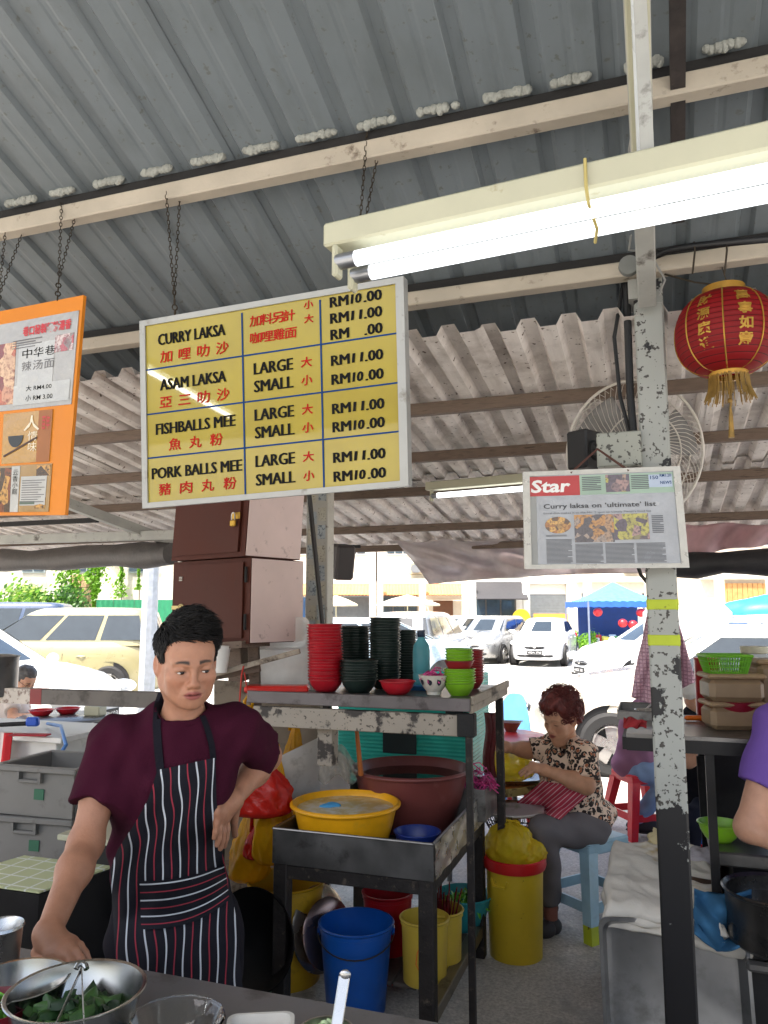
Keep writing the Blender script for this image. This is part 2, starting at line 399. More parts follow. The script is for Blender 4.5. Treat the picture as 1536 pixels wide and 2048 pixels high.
# ---- the square steel post with peeling paint
PX, PV = .024, 2.555
POSTM = peeled('peeling_white_paint', (156, 158, 152), (16, 15, 18), (58, 54, 50), (.60, .615), 6.0, (1.5, .7, -.07, .27), .605)
root = thing('steel_post', 'square steel post with white paint peeling off black metal', 'post', (PX, PV, 0))
b = MB(); b.box((0, 0, 1.36), (.09, .09, 2.72), bev=.006); b.build('shaft', POSTM, root, local=True)
YT = mat('yellow_tape', (176, 190, 40), .6, var=.15, dirt=(70, 66, 20), dp=(.62, .68), ds=22)
for y0, y1 in ((1196, 1222), (1267, 1294)):
    za = onv(1320, y0, PV - .045).z; zb = onv(1320, y1, PV - .045).z
    b = MB(); b.box((0, 0, (za + zb) / 2), (.0935, .0935, za - zb), bev=.006); b.build('tape_band', YT, root, local=True)
b = MB(); b.box((-.045, .0, 2.66), (.03, .12, .12)); b.box((0, 0, 2.735), (.16, .16, .025)); b.build('head_plate', STEELP, root, local=True)
b = MB(); b.tube([(-.065, -.01, 2.72), (-.068, -.01, 2.3), (-.06, -.02, 2.1), (-.075, -.03, 1.98)], .012, 8); b.build('conduit', mat('black_rubber', (26, 26, 28), .5, var=.2), root, local=True)
b = MB(); b.tube([(-.075, .0, 2.68), (-.11, .0, 2.5), (-.1, .0, 2.3), (-.07, -.01, 2.15)], .007, 6); b.build('cable', mat('black_rubber', (26, 26, 28)), root, local=True)

# ---- tarpaulins under the eave
TARP = translucent('grey_tarp', (206, 196, 194), .4, .4, bmp=.15)
def cloth(name, fn, nu, nv, m, label, cat, thick=.004):
    b = MB(); b.grid(fn, nu, nv, thick); return tag(b.build(name, m, smooth=180), label, cat)
def tarp1(u, v):
    xt = 783 + 640 * u; yt = 1078 - 10 * u + 7 * abs(math.sin(u * math.pi * 6)); xb = 858 + 560 * u; yb = 1168 - 18 * u - 10 * math.sin(u * 3)
    w = v ** .8; x = xt + (xb - xt) * w; y = yt + (yb - yt) * v
    t = 5.75 + .22 * math.sin(v * 1.9) + .11 * math.sin(u * 15 + v * 7) * v * (1 - .3 * v) + .06 * math.sin(u * 37 - 9 * v) * math.sin(v * 2.6 + .3)
    return P(x, y, t)
cloth('tarpaulin', tarp1, 60, 16, TARP, 'grey pink tarpaulin sagging under the cement roof eave', 'tarpaulin')
PINKT = translucent('pink_tarp', (204, 172, 176), .35, .5, bmp=.15)
def tarp2(u, v):
    x = 1368 + 260 * u; y = 1048 + 58 * v * (1.05 - .75 * u ** 1.5) + 3 * math.sin(u * 14); t = 5.0 - .5 * u + .05 * math.sin(u * 17 + v * 3)
    return P(x, y, t)
cloth('tarpaulin', tarp2, 24, 8, PINKT, 'faded pink tarpaulin gathered under the eave right of the post', 'tarpaulin')
b = MB(); b.tube([P(1340 + 52 * i, 1131 - 2 * i + 2 * math.sin(i * 2), 4.9 - .12 * i) for i in range(7)], [.075 + .012 * math.sin(i * 2.1) for i in range(7)], 14)
tag(b.build('tarp_roll', mat('black_tarp', (34, 33, 36), .55, var=.3, bmp=.4), smooth=60), 'black rolled up tarpaulin under the eave at right', 'tarp roll')
b = MB(); b.tube([P(-160 + 56 * i, 1130 - 2.6 * i + 2 * math.sin(i * 1.7), 6.9 - .2 * i) for i in range(10)], [.085 + .012 * math.sin(i * 2.6) for i in range(10)], 14)
tag(b.build('tarp_roll', mat('grey_black_tarp', (70, 66, 64), .55, var=.3, bmp=.4), smooth=60), 'dark grey rolled tarpaulin along the eave at left', 'tarp roll')
# ================================================================ hanging signs, lamps, fan, lantern
ALU = mat('aluminium', (160, 161, 158), .5, .3, var=.1, dirt=(120, 116, 108), dp=(.62, .75), ds=14)
STEEL = mat('stainless', (178, 178, 176), .28, 1.0, var=.12, vs=12, bmp=.03)
CHAINM = mat('rusty_chain', (62, 54, 44), .7, .5, var=.3, vs=30)
INK = mat('black_ink', (12, 12, 12), .6, spec=.15); RED = mat('red_ink', (168, 28, 22), .6, spec=.15); NAVY = mat('navy_ink', (16, 58, 110), .6, spec=.15)
def chain(parent, a, b, r=.0034, link_l=.015):
    a, b = Vector(a), Vector(b); n = max(2, int((b - a).length / link_l)); d = (b - a).normalized(); x = d.orthogonal().normalized(); y = d.cross(x); mb = MB()
    for i in range(n):
        c = a.lerp(b, (i + .5) / n); s = x if i % 2 else y
        mb.tube([c + d * math.cos(q) * link_l * .68 + s * math.sin(q) * r * 1.2 for q in [k * math.pi / 4 for k in range(8)]], r * .36, 4, closed=True)
    return mb.build('chain', CHAINM, parent, smooth=180)
# ---- menu board
fl = Flat(P(281, 643, 2.296), P(808, 553, 2.05), P(287, 1017, 2.296), P(818, 972, 2.05))
root = thing('menu_board', 'yellow laksa menu board with red and black lettering hung on chains', 'sign', fl.at(.5, 1))
m, t, bs = newmat('menu_yellow'); v = coord(t)
c = mix(t, ramp(t, noise(t, v, 6, 3), .3, .7), lin((146, 128, 0)), lin((158, 140, 0))); t.links.new(c, bs.inputs['Base Color'])
bs.inputs['Roughness'].default_value = .32; bs.inputs['Coat Weight'].default_value = .7; bs.inputs['Coat Roughness'].default_value = .03
b = MB(); fl.slab(b, .012, .02, .988, .98, 0, -.028); b.build('panel', m, root, smooth=0)
for a in ((0, 0, 1, .03), (0, .972, 1, 1), (0, .03, .022, .972), (.972, .03, 1, .972)):
    b = MB(); fl.slab(b, *a, .006, -.034); b.build('frame_bar', ALU, root, smooth=0)
D = .0012; b = MB()
rows = (.265, .502, .735)
for r_ in rows: fl.slab(b, .022, r_ - .0042, .972, r_ + .0042, D, .0003)
for c_ in (.412, .705): fl.slab(b, c_ - .003, .045, c_ + .003, .972, D * 1.5, .0004)
b.build('ruled_lines', NAVY, root, smooth=0)
k = MB(); r = MB(); H = .061; d = .0016
def T(u0, u1, vb, s, mb=k, h=H, off=0, sl=0):
    for i, e in enumerate((-.0024, -.0012, 0, .0012, .0024)): fl.text(mb, s, u0 + e, vb + .004, u1 + e, h, d + .00006 * i, 0, sl)
T(.075, .345, .140, 'CURRY LAKSA'); T(.080, .345, .380, 'ASAM LAKSA'); T(.060, .378, .612, 'FISHBALLS MEE'); T(.040, .400, .845, 'PORK BALLS MEE')
def cj(u0, u1, vb, s, h=.062, off=.008):
    n = len(s); w = h * fl.h / fl.w * 1.15
    for i, ch in enumerate(s):
        a = u0 + (u1 - u0 - w) * (i / (n - 1) if n > 1 else 0); fl.text(r, ch, a, vb, a + w, h * .78, d, 0, .06)
        fl.text(r, ch, a + .002, vb, a + w + .002, h * .78, d + .0001, 0, .06); fl.text(r, ch, a + .001, vb + .002, a + w + .001, h * .78, d + .0002, 0, .06)
cj(.08, .355, .232, '加哩叻沙'); cj(.075, .355, .472, '亞三叻沙'); cj(.11, .325, .70, '魚丸粉'); cj(.065, .375, .932, '豬肉丸粉')
cj(.44, .61, .118, '加料另計', .055); cj(.44, .615, .205, '咖哩雞面', .055); cj(.645, .67, .075, '小', .042); cj(.645, .67, .145, '大', .042)
for vb, a in ((.365, 'LARGE'), (.455, 'SMALL'), (.60, 'LARGE'), (.69, 'SMALL'), (.835, 'LARGE'), (.93, 'SMALL')):
    T(.455, .60, vb, a); cj(.630, .660, vb - .004, '大' if a == 'LARGE' else '小', .05)
for vb, a in ((.088, '10'), (.168, '11'), (.248, ''), (.375, '11'), (.468, '10'), (.612, '11'), (.702, '10'), (.852, '11'), (.945, '10')):
    T(.742, .805, vb, 'RM', h=.053); T(.862, .922, vb, '.00', h=.053)
    if a: T(.816, .850, vb - .002, a, h=.048, off=.03, sl=.1)
k.build('lettering', INK, root, smooth=0, kind='stuff'); r.build('chinese_lettering', RED, root, smooth=0, kind='stuff')
for u, xp, yp in ((.145, 338, 372), (.83, 742, 262)):
    e = fl.at(u, 0); tp = onv(xp, yp, 1.89)
    chain(root, e + Vector((0, 0, .0)), e.lerp(tp, .12) , .006); chain(root, e.lerp(tp, .12), tp + Vector((-.012, 0, 0))); chain(root, e.lerp(tp, .12), tp + Vector((.02, .03, 0)))

# ---- orange poster board at left
fl = Flat(P(-150, 652, 2.55), P(167, 590, 2.28), P(-150, 1032, 2.48), P(130, 1030, 2.24))
root = thing('poster_board', 'orange hanging board with three food posters under clear film', 'sign', fl.at(.5, 1))
b = MB(); fl.slab(b, 0, 0, 1, 1, 0, -.012); b.build('backing', mat('orange_board', (206, 122, 14), .5, var=.06), root, smooth=0)
def pic(name, c1, c2, c3, sc):
    m, t, b = newmat(name); v = coord(t); n = N(t, 'TexVoronoi'); n.inputs['Scale'].default_value = sc; t.links.new(v, n.inputs['Vector'])
    sx = N(t, 'SeparateXYZ'); t.links.new(n.outputs['Color'], sx.inputs[0])
    c = mix(t, ramp(t, sx.outputs[0], .35, .5), lin(c1), lin(c2)); c = mix(t, ramp(t, sx.outputs[1], .6, .75), c, lin(c3)); c = mix(t, ramp(t, noise(t, v, sc * 3, 3), .45, .7), c, tuple(x * .45 for x in lin(c1)))
    t.links.new(c, b.inputs['Base Color']); b.inputs['Roughness'].default_value = .25; b.inputs['Coat Weight'].default_value = .6; b.inputs['Coat Roughness'].default_value = .1; return m
def film(name, c):
    m = mat(name, c, .22, var=.1, vs=14, coat=.8); bump(m.node_tree, m.node_tree.nodes['Principled BSDF'], noise(m.node_tree, coord(m.node_tree), 25, 3), .35, .01); return m
PAPER = film('grey_film_paper', (156, 153, 148)); OCH = film('ochre_paper', (170, 128, 58)); BRN = film('brown_paper', (150, 118, 70)); WHT = film('white_paper', (172, 171, 167))
GREY = mat('grey_ink', (96, 94, 96), .5); FOODA = pic('food_print', (176, 92, 60), (206, 168, 130), (120, 40, 36), 26); FOODB = pic('bowl_print', (70, 46, 26), (190, 140, 70), (120, 60, 30), 30)
CREAMI = mat('cream_ink', (224, 212, 186), .5); MAROON = mat('maroon_ink', (122, 36, 34), .5)
b = MB(); fl.slab(b, .02, .07, .985, .50, .003, .0002); b.build('poster', PAPER, root, smooth=0)
b = MB(); fl.slab(b, .02, .17, .62, .47, .0042, .0031); b.build('food_picture', FOODA, root, smooth=0)
b = MB(); fl.slab(b, .64, .19, .86, .41, .0042, .0031); fl.slab(b, .62, .385, .97, .48, .0046, .0043); b.build('caption_panel', WHT, root, smooth=0)
b = MB(); fl.slab(b, .86, .17, .97, .25, .0044, .0031); b.build('stamp', pic('stamp_print', (170, 80, 84), (196, 176, 170), (120, 110, 104), 40), root, smooth=0)
k = MB(); r = MB(); q = MB()
fl.text(r, '巷口秘製麵粉湯香', .66, .145, .95, .035, .005, .03)
for i, s in enumerate(('中', '华', '巷')): fl.text(k, s, .665 + .07 * i, .255, .725 + .07 * i, .036, .005)
for i, s in enumerate(('辣', '汤', '面')): fl.text(q, s, .665 + .07 * i, .315, .725 + .07 * i, .036, .005)
fl.text(k, '大 RM4.00', .70, .415, .86, .02, .005, .01); fl.text(k, '小 RM 3.00', .70, .463, .87, .022, .005, .01)
for i in range(4): fl.slab(q, .60, .165 + .012 * i, .78 - .04 * (i % 2), .169 + .012 * i, .005, .0045)
b = MB(); fl.slab(b, .56, .515, .875, .755, .003, .0002); b.build('poster', OCH, root, smooth=0)
b = MB(); fl.slab(b, .79, .515, .80, .755, .0034, .003); fl.slab(b, .80, .515, .875, .755, .0036, .0031); b.build('side_strip', mat('copper_ink', (150, 92, 44), .4), root, smooth=0)
fl.text(r, '百年', .815, .60, .865, .05, .005, .01); w = MB(); fl.text(w, '人', .70, .60, .80, .055, .005, .01); fl.text(w, '情', .73, .65, .79, .034, .005); fl.text(w, '味', .735, .70, .79, .034, .005); w.build('white_lettering', CREAMI, root, smooth=0)
b = MB(); pts = [(.585 + .13 * i / 12, .62) for i in range(13)] + [(.65 + .05 * math.cos(a), .625 + .055 * math.sin(a)) for a in [math.pi * j / 10 for j in range(11)]]
b.poly([fl.at(u, v, .0046) for u, v in pts[13:]], -fl.n * .0004); b.build('printed_bowl', mat('dark_bowl_ink', (44, 48, 52), .4), root, smooth=0)
b = MB(); b.bar(fl.at(.575, .72, .005), fl.at(.79, .64, .005), .006, .0006, fl.n); b.build('printed_chopsticks', mat('stick_ink', (70, 44, 28), .5), root, smooth=0)
b = MB(); fl.slab(b, .3, .765, .895, .985, .003, .0002); b.build('poster', BRN, root, smooth=0)
b = MB(); fl.slab(b, .30, .775, .645, .985, .0042, .0031); fl.slab(b, .80, .77, .89, .82, .0042, .0031); fl.slab(b, .80, .92, .87, .97, .0042, .0031); b.build('food_picture', FOODB, root, smooth=0)
b = MB(); fl.slab(b, .635, .77, .69, .985, .0043, .0031); fl.slab(b, .70, .82, .87, .955, .0042, .0031); b.build('article_panel', WHT, root, smooth=0)
for i in range(10): fl.slab(q, .71, .838 + .011 * i, .86 - .02 * (i % 3), .8415 + .011 * i, .005, .0043)
for i, s in enumerate('云香小館'): fl.text(k, s, .645, .81 + .03 * i, .68, .022, .005)
b = MB(); fl.slab(b, .70, .935, .80, .95, .0048, .0043); b.build('green_bar', mat('dull_green_ink', (86, 100, 84), .5), root, smooth=0)
k.build('lettering', INK, root, smooth=0, kind='stuff'); r.build('red_lettering', mat('pink_red_ink', (192, 58, 66), .5), root, smooth=0, kind='stuff'); q.build('small_print', GREY, root, smooth=0, kind='stuff')
for u, dx in ((.85, 0), (.48, 1)):
    e = fl.at(u, 0); tx = ((128, 405), (15, 465))[dx]; tp = onv(*tx, 1.89)
    chain(root, e, e.lerp(tp, .2), .006); chain(root, e.lerp(tp, .2), tp + Vector((-.01, 0, 0))); chain(root, e.lerp(tp, .2), tp + Vector((.03, .03, 0)))

# ---- newspaper page in a frame, tied to the post
fl = Flat(P(1045, 944, 2.36), P(1359, 932, 2.30), P(1049, 1138, 2.36), P(1378, 1135, 2.30))
root = thing('newspaper_frame', 'framed newspaper front page under clear plastic tied to the post', 'newspaper', fl.at(.5, 1))
b = MB(); fl.slab(b, .01, .015, .99, .985, 0, -.014); b.build('backing', mat('frame_board', (150, 152, 150), .6), root, smooth=0)
NEWS = film('newsprint', (142, 148, 156))
b = MB(); fl.slab(b, .085, .04, .955, .96, .001, .0001); b.build('page', NEWS, root, smooth=0)
SIL = mat('silver_tape', (168, 168, 164), .3, .3, var=.15, vs=18, bmp=.3)
for a in ((0, 0, 1, .045), (0, .955, 1, 1), (0, .045, .045, .955), (.955, .045, 1, .955)):
    b = MB(); fl.slab(b, *a, .006, -.02); b.build('frame_bar', SIL, root, smooth=0)
b = MB(); fl.slab(b, .03, .055, .365, .255, .0022, .0011); b.build('masthead', mat('masthead_red', (170, 52, 56), .4, var=.1), root, smooth=0)
b = MB(); fl.slab(b, .365, .055, .955, .255, .0020, .0011); b.build('banner', mat('banner_green', (148, 172, 156), .4), root, smooth=0)
b = MB(); fl.text(b, 'Star', .05, .215, .30, .125, .0028, .03, .12); b.build('masthead_title', mat('white_ink', (222, 222, 220), .5), root, smooth=0)
b = MB(); fl.text(b, 'Curry laksa on ‘ultimate’ list', .13, .385, .835, .048, .0025, .012); b.build('headline', mat('headline_ink', (38, 40, 46), .5), root, smooth=0)
q = MB(); fl.text(q, 'Local dish makes it to the No. 2 spot on Lonely Planet’s food list', .13, .442, .80, .020, .0025)
def column(u0, u1, v0, v1, n):
    for i in range(n):
        a = v0 + (v1 - v0) * i / n; fl.slab(q, u0, a, u1 - (random.random() * .03 if i % 5 == 4 else 0), a + (v1 - v0) / n * .5, .0022, .0011)
column(.14, .30, .70, .95, 20); column(.32, .49, .75, .95, 16); column(.505, .68, .75, .95, 16); column(.695, .87, .75, .95, 16); column(.80, .87, .48, .66, 10); column(.14, .27, .655, .675, 2)
column(.38, .50, .075, .22, 8); column(.69, .80, .075, .22, 8); q.build('body_text', mat('text_grey', (78, 82, 90), .6), root, smooth=0, kind='stuff')
NP = pic('news_photo', (62, 60, 72), (146, 130, 120), (170, 120, 60), 44)
b = MB(); fl.slab(b, .32, .455, .565, .735, .0024, .0011); b.build('news_picture', NP, root, smooth=0)
b = MB(); fl.slab(b, .567, .455, .78, .715, .0024, .0011); NQ = pic('news_photo_b', (70, 60, 80), (150, 120, 118), (166, 160, 70), 40); b.build('news_picture', NQ, root, smooth=0)
b = MB(); fl.slab(b, .53, .06, .68, .235, .0026, .0021); b.build('news_picture', NQ, root, smooth=0)
b = MB(); b.poly([fl.at(.217 + .082 * math.cos(a), .555 + .085 * math.sin(a), .0012) for a in [2 * math.pi * i / 28 for i in range(28)]], -fl.n * .0012); b.build('laksa_picture', pic('laksa_print', (150, 96, 40), (196, 150, 70), (60, 40, 30), 60), root, smooth=0)
b = MB(); fl.slab(b, .80, .075, .945, .20, .0028, .0021); b.build('price_box', mat('pale_blue_ink', (170, 184, 204), .4), root, smooth=0)
b = MB(); fl.text(b, '150', .81, .12, .86, .035, .0034, .01); fl.text(b, 'RM1.20', .87, .10, .94, .03, .0034, .01); fl.text(b, 'NEWS', .87, .17, .94, .03, .0034, .01); b.build('box_lettering', NAVY, root, smooth=0)
STR = mat('brown_cord', (78, 48, 40), .8)
nail = P(1195, 898, 2.36)
b = MB(); b.tube([fl.at(.31, .03, .004), nail, fl.at(.68, .03, .004)], .0042, 6); b.build('hanging_cord', STR, root)
b = MB(); b.tube([fl.at(.7, .99, -.01), P(1282, 1150, 2.36), P(1300, 1172, 2.42)], .006, 6); b.build('prop_wire', BLACKG, root)

# ---- switch box and dark speaker by the post
b = MB(); b.box((0, 0, .055), (.135, .07, .11), bev=.004); c0 = P(1240, 936, 2.44)
tag(b.build('switch_box', peeled('box_paint', (150, 152, 142), (70, 68, 62), (64, 62, 56), (.68, .7), 12, None, .58), local=True, loc=c0, rot=(0, 0, 0)), 'grey speckled electric switch box fixed beside the post', 'switch box')
c0 = P(1170, 940, 2.58); root = thing('small_speaker', 'small black speaker box beside the grey switch box', 'speaker', c0, YAW + .7)
b = MB(); b.box((0, 0, .065), (.09, .08, .13), bev=.006); b.build('cabinet', mat('matt_black', (28, 28, 30), .6), root, local=True)
b = MB(); b.lathe([(.034, 0), (.03, .006), (.012, -.004), (.0, .002)], (0, -.041, .06), 20, Matrix.Rotation(R(90), 3, 'X')); b.build('cone', mat('cone_black', (16, 16, 16), .8), root, local=True)

# ---- double tube light
TUBE = emission('lit_tube', (244, 250, 255), .75); WHITEP = mat('batten_white', (176, 174, 150), .5, var=.06, dirt=(150, 140, 110), dp=(.66, .75), ds=18)
GUN = mat('lamp_cap', (150, 152, 156), .35, .8)
def tube_lamp(name, label, a, bb, gap, up, w=.075, rad=.014, two=True, lit=True, mlit=None):
    a, bb = Vector(a), Vector(bb); root = thing(name, label, 'tube light', a.lerp(bb, .5)); d = (bb - a).normalized(); side = d.cross(Vector(up)).normalized(); upv = Vector(up)
    b = MB(); b.bar(a - d * .02 + upv * .052, bb + d * .02 + upv * .052, w, .045, upv, bev=.004); b.build('batten', WHITEP, root)
    offs = (-gap / 2, gap / 2) if two else (0,)
    for k_, o_ in enumerate(offs):
        s = side * o_; b = MB(); b.tube([a + s + d * .04, bb + s - d * .04], rad, 14); tb = b.build('lamp_tube', mlit or TUBE, root)
        for e, sg in ((a, 1), (bb, -1)):
            b = MB(); b.tube([e + s + d * sg * .005, e + s + d * sg * .042], rad * 1.05, 14); b.build('end_cap', GUN, root)
            b = MB(); b.bar(e + s - d * sg * .002, e + s + d * sg * .01, .026, .06, upv, .004); b.build('lamp_holder', WHITEP, root)
    return root
TA = P(672, 527, 1.38); dirv = Vector((math.cos(R(-5)), math.sin(R(-5)), 0))
sd_ = Vector((-dirv.y, dirv.x, 0))
TA2 = TA + sd_ * .028; rt = tube_lamp('tube_light', 'lit double tube light in front of the yellow menu board', TA2, TA2 + dirv * 1.2, .062, (0, 0, 1), .085, .0138)
b = MB(); b.bar(TA2 + dirv * .42 + Vector((0, .03, .083)), TA2 + dirv * 1.3 + Vector((0, .03, .083)), .03, .03); b.build('conduit_box', BLACKG, rt)
b = MB(); q0 = TA2 + dirv * .44; b.tube([q0 + Vector((0, -.05, .075)), q0 + Vector((0, -.048, .03)), q0 + Vector((.003, -.05, -.0)), q0 + Vector((.012, -.005, -.02)), q0 + Vector((.006, .04, -.02))], .0028, 5); b.build('tie_wire', mat('yellow_wire', (176, 160, 96), .6), rt)
e = TA2 + dirv * ((.02 - TA2.x) / dirv.x)
b = MB(); b.bar(e + Vector((0, 0, .07)), (e.x, e.y, roof_z(e.y) - .19), .03, .02, (1, 0, 0)); b.build('hanger', STEELP, rt)
e = TA2 + dirv * 1.15; b = MB(); b.tube([e + Vector((0, 0, .07)), (e.x, e.y, roof_z(e.y))], .003, 5); b.build('hanging_wire', BLACKG, rt)
tube_lamp('tube_light', 'lit far tube light under the cement roof behind the post', P(862, 992, 4.2), P(1075, 975, 3.85), .05, (0, 0, 1), .06, .014, False, mlit=emission('lit_tube_far', (244, 250, 255), 1.3))
z1 = roof_z(1.95) - .222; z2 = roof_z(.75) - .222
un = Vector((0, -1, .358)).normalized()
tube_lamp('tube_light', 'unlit tube light fixed along the rafter above the post', (.02, 1.95, z1 - .035), (.02, .75, z2 - .035), .05, (0, .337, .94), .05, .013, False, mlit=mat('unlit_tube', (214, 220, 222), .3))
# the tube light whose streak shows in the glossy menu board hangs behind the camera
tube_lamp('tube_light', 'lit tube light hung over the aisle near the counter', (-2.56, .05, 2.52), (-2.625, -1.16, 2.22), .05, (0, 0, 1), .06, .014, False, mlit=emission('lit_tube_aisle', (244, 250, 255), 14.0))

# ---- wall fan behind the post
fc = P(1272, 905, 2.95); root = thing('wall_fan', 'large white wire cage wall fan behind the post', 'fan', fc, YAW, rot=(R(12), 0, YAW + R(8)))
WIRE = mat('cage_white', (196, 190, 180), .45, var=.1); RF = .275
b = MB()
def ring(rr, y, r=.003, n=40): b.tube([(rr * math.cos(2 * math.pi * i / n), y, rr * math.sin(2 * math.pi * i / n)) for i in range(n)], r, 5, closed=True)
ring(RF, 0, .006); ring(RF * .55, .075); ring(RF * .9, .045); ring(.06, .09, .004); ring(RF * .55, -.06); ring(.06, -.075, .004)
for i in range(64):
    a = 2 * math.pi * i / 64
    for s_, y0 in ((1, .09), (-1, -.075)):
        pts = []
        for q_ in range(6):
            f = q_ / 5; rr = .06 + (RF - .06) * f; aa = a + s_ * .75 * f; pts.append((rr * math.cos(aa), y0 * (1 - f ** 2.2), rr * math.sin(aa)))
        b.tube(pts, .0013, 3, cap=False)
b.build('cage', WIRE, root, local=True, smooth=180, kind='stuff')
bl = MB()
for i in range(3):
    a = 2 * math.pi * i / 3 + .4
    def f(u, v, a=a):
        rr = .05 + .19 * v; an = a + (u - .5) * (.9 - .1 * v); return (rr * math.cos(an), .03 * (u - .5) * 2 + .0, rr * math.sin(an))
    bb_ = MB(); bb_.grid(f, 8, 6, .002); bb_.build('fan_blade', translucent('fan_blade', (150, 150, 148), .6, alpha=.55), root, local=True, smooth=180)
b = MB(); b.lathe([(0, -.15), (.05, -.15), (.062, -.13), (.062, -.03), (.05, .0), (.03, .05), (0, .05)], (0, 0, 0), 20, Matrix.Rotation(R(-90), 3, 'X')); b.build('motor', WHITEP, root, local=True)

# ---- red paper lantern
lc = P(1452, 668, 2.36); root = thing('paper_lantern', 'round red paper lantern with gold characters and gold tassel', 'lantern', lc, YAW)
LR, LH = .146, .125
m, t, bs = newmat('lantern_red'); v = coord(t); sx = N(t, 'SeparateXYZ'); t.links.new(v, sx.inputs[0])
wv = math_(t, 'SINE', math_(t, 'MULTIPLY', sx.outputs[2], 2 * math.pi / .0165))
col = mix(t, ramp(t, wv, .9, .99), mix(t, noise(t, v, 9, 3), lin((132, 14, 20)), lin((172, 22, 28))), lin((60, 8, 10))); t.links.new(col, bs.inputs['Base Color']); bs.inputs['Roughness'].default_value = .6
tr = N(t, 'BsdfTranslucent'); t.links.new(col, tr.inputs[0]); mx = N(t, 'MixShader'); mx.inputs[0].default_value = .45; t.links.new(bs.outputs[0], mx.inputs[1]); t.links.new(tr.outputs[0], mx.inputs[2]); t.links.new(mx.outputs[0], t.nodes['Material Output'].inputs[0])
def lrad(z): return .05 + (LR - .05) * max(0, 1 - (abs(z) / LH) ** 2.3) ** .55
b = MB(); nz = 60
b.lathe([(lrad(-LH + 2 * LH * i / nz) + .0016 * abs(math.sin(math.pi * (i / nz) * 15)), -LH + 2 * LH * i / nz) for i in range(nz + 1)], n=48); b.build('shade', m, root, local=True, smooth=180)
GOLD = mat('gold_paint', (172, 130, 50), .4, .5, var=.2, vs=25); GOLDD = mat('gold_thread', (140, 110, 52), .5, .3, var=.3, vs=30)
b = MB()
for i in range(8):
    a = 2 * math.pi * i / 8 + .32; b.tube([((lrad(z) + .002) * math.cos(a), (lrad(z) + .002) * math.sin(a), z) for z in [-LH + 2 * LH * j / 24 for j in range(25)]], .0022, 5)
b.build('gold_cord', GOLD, root, local=True)
def on_lantern(a, z): q = lrad(z) + .003; return Vector((q * math.cos(a), q * math.sin(a), z))
for col_, chars in ((-1.57 - .05, '萬事如意'), (-1.57 - .84, '財源廣進'), (-1.57 + .74, '恭喜發財')):
    b = MB()
    for i, ch in enumerate(chars):
        vs, fs, wd = text2d(ch, .03); zc = .072 - .045 * i; h = .036
        b.add([on_lantern(col_ + (x / wd - .5) * .040 / lrad(zc), zc + (y - .38) * h * 1.05) for x, y in vs], fs)
    b.build('gold_characters', GOLD, root, local=True, smooth=0)
b = MB(); b.lathe([(.058, LH - .004), (.062, LH), (.062, LH + .022), (.056, LH + .024), (.054, LH)], n=28); b.build('top_ring', GOLD, root, local=True)
b = MB(); b.lathe([(.05, -LH + .006), (.056, -LH), (.054, -LH - .012), (.04, -LH - .012)], n=28); b.build('bottom_ring', GOLD, root, local=True)
b = MB()
for i in range(110):
    a = random.random() * 6.283; rr = .052 + random.random() * .004; e = .012 * random.random()
    b.tube([(rr * math.cos(a), rr * math.sin(a), -LH - .008), ((rr + .003) * math.cos(a + .03), (rr + .003) * math.sin(a + .03), -LH - .045), ((rr + .008 + e) * math.cos(a + .06), (rr + .008 + e) * math.sin(a + .06), -LH - .075 - e)], .0016, 3, cap=False)
b.build('fringe', GOLDD, root, local=True, kind='stuff')
b = MB(); b.tube([(0, 0, -LH), (0, 0, -LH - .1), (.0, 0, -LH - .13), (-.002, 0, -LH - .2)], [.001, .002, .006, .009], 8); b.ell((0, 0, -LH - .085), (.008, .008, .008)); b.build('tassel', GOLDD, root, local=True)
b = MB(); b.tube([(0, 0, LH), (.01, 0, LH + .05), (.0, 0, LH + .09)], .002, 5); b.tube([(.0, .0, LH + .03), (-.08, .02, LH + .05), (-.16, .05, LH + .09)], .003, 5); b.build('hanging_wire', CHAINM, root, local=True)

# ---- cables and fittings on the post head
RUB = mat('black_rubber', (26, 26, 28), .5, var=.2)
b = MB(); b.tube([P(1306, 514, 2.40), P(1340, 500, 2.37), P(1390, 492, 2.33), P(1450, 486, 2.28), P(1560, 476, 2.2)], .0115, 8); tag(b.build('sagging_cable', RUB, smooth=180), 'thick black cable sagging along the purlin right of the post', 'cable')
for i, (x_, t_) in enumerate(((1388, 2.33), (1452, 2.28))):
    b = MB(); b.tube([P(x_, 484, t_), P(x_ + 2, 500, t_ - .012), P(x_ - 3, 548, t_ + .01)], .003, 5); tag(b.build('cable_tie', CHAINM), 'dark wire tie holding the black cable to the purlin', 'wire tie', 'wire ties on the cable')
b = MB(); b.lathe([(0, -.012), (.03, -.012), (.032, 0), (.03, .012), (0, .012)], P(1258, 532, 2.38), 18, Matrix.Rotation(R(90), 3, 'X')); tag(b.build('junction_box', mat('junction_grey', (120, 122, 118), .6, var=.2)), 'round grey junction box beside the top of the post', 'junction box')
b = MB(); b.tube([P(1284, 226, 2.0), P(1290, 238, 2.0), P(1262, 276, 2.03), P(1258, 300, 2.06), P(1262, 340, 2.1)], .003, 5); tag(b.build('thin_wire', mat('grey_wire', (150, 150, 146), .5)), 'thin grey wire looping off the end of the unlit tube', 'wire'); b = MB(); b.tube([P(1262, 470, 2.3), P(1258, 500, 2.35), P(1300, 505, 2.36), P(1330, 560, 2.4), P(1318, 590, 2.42)], .0035, 5); tag(b.build('thin_wire', mat('grey_wire', (150, 150, 146), .5)), 'thin grey wire looping round the post head', 'wire')
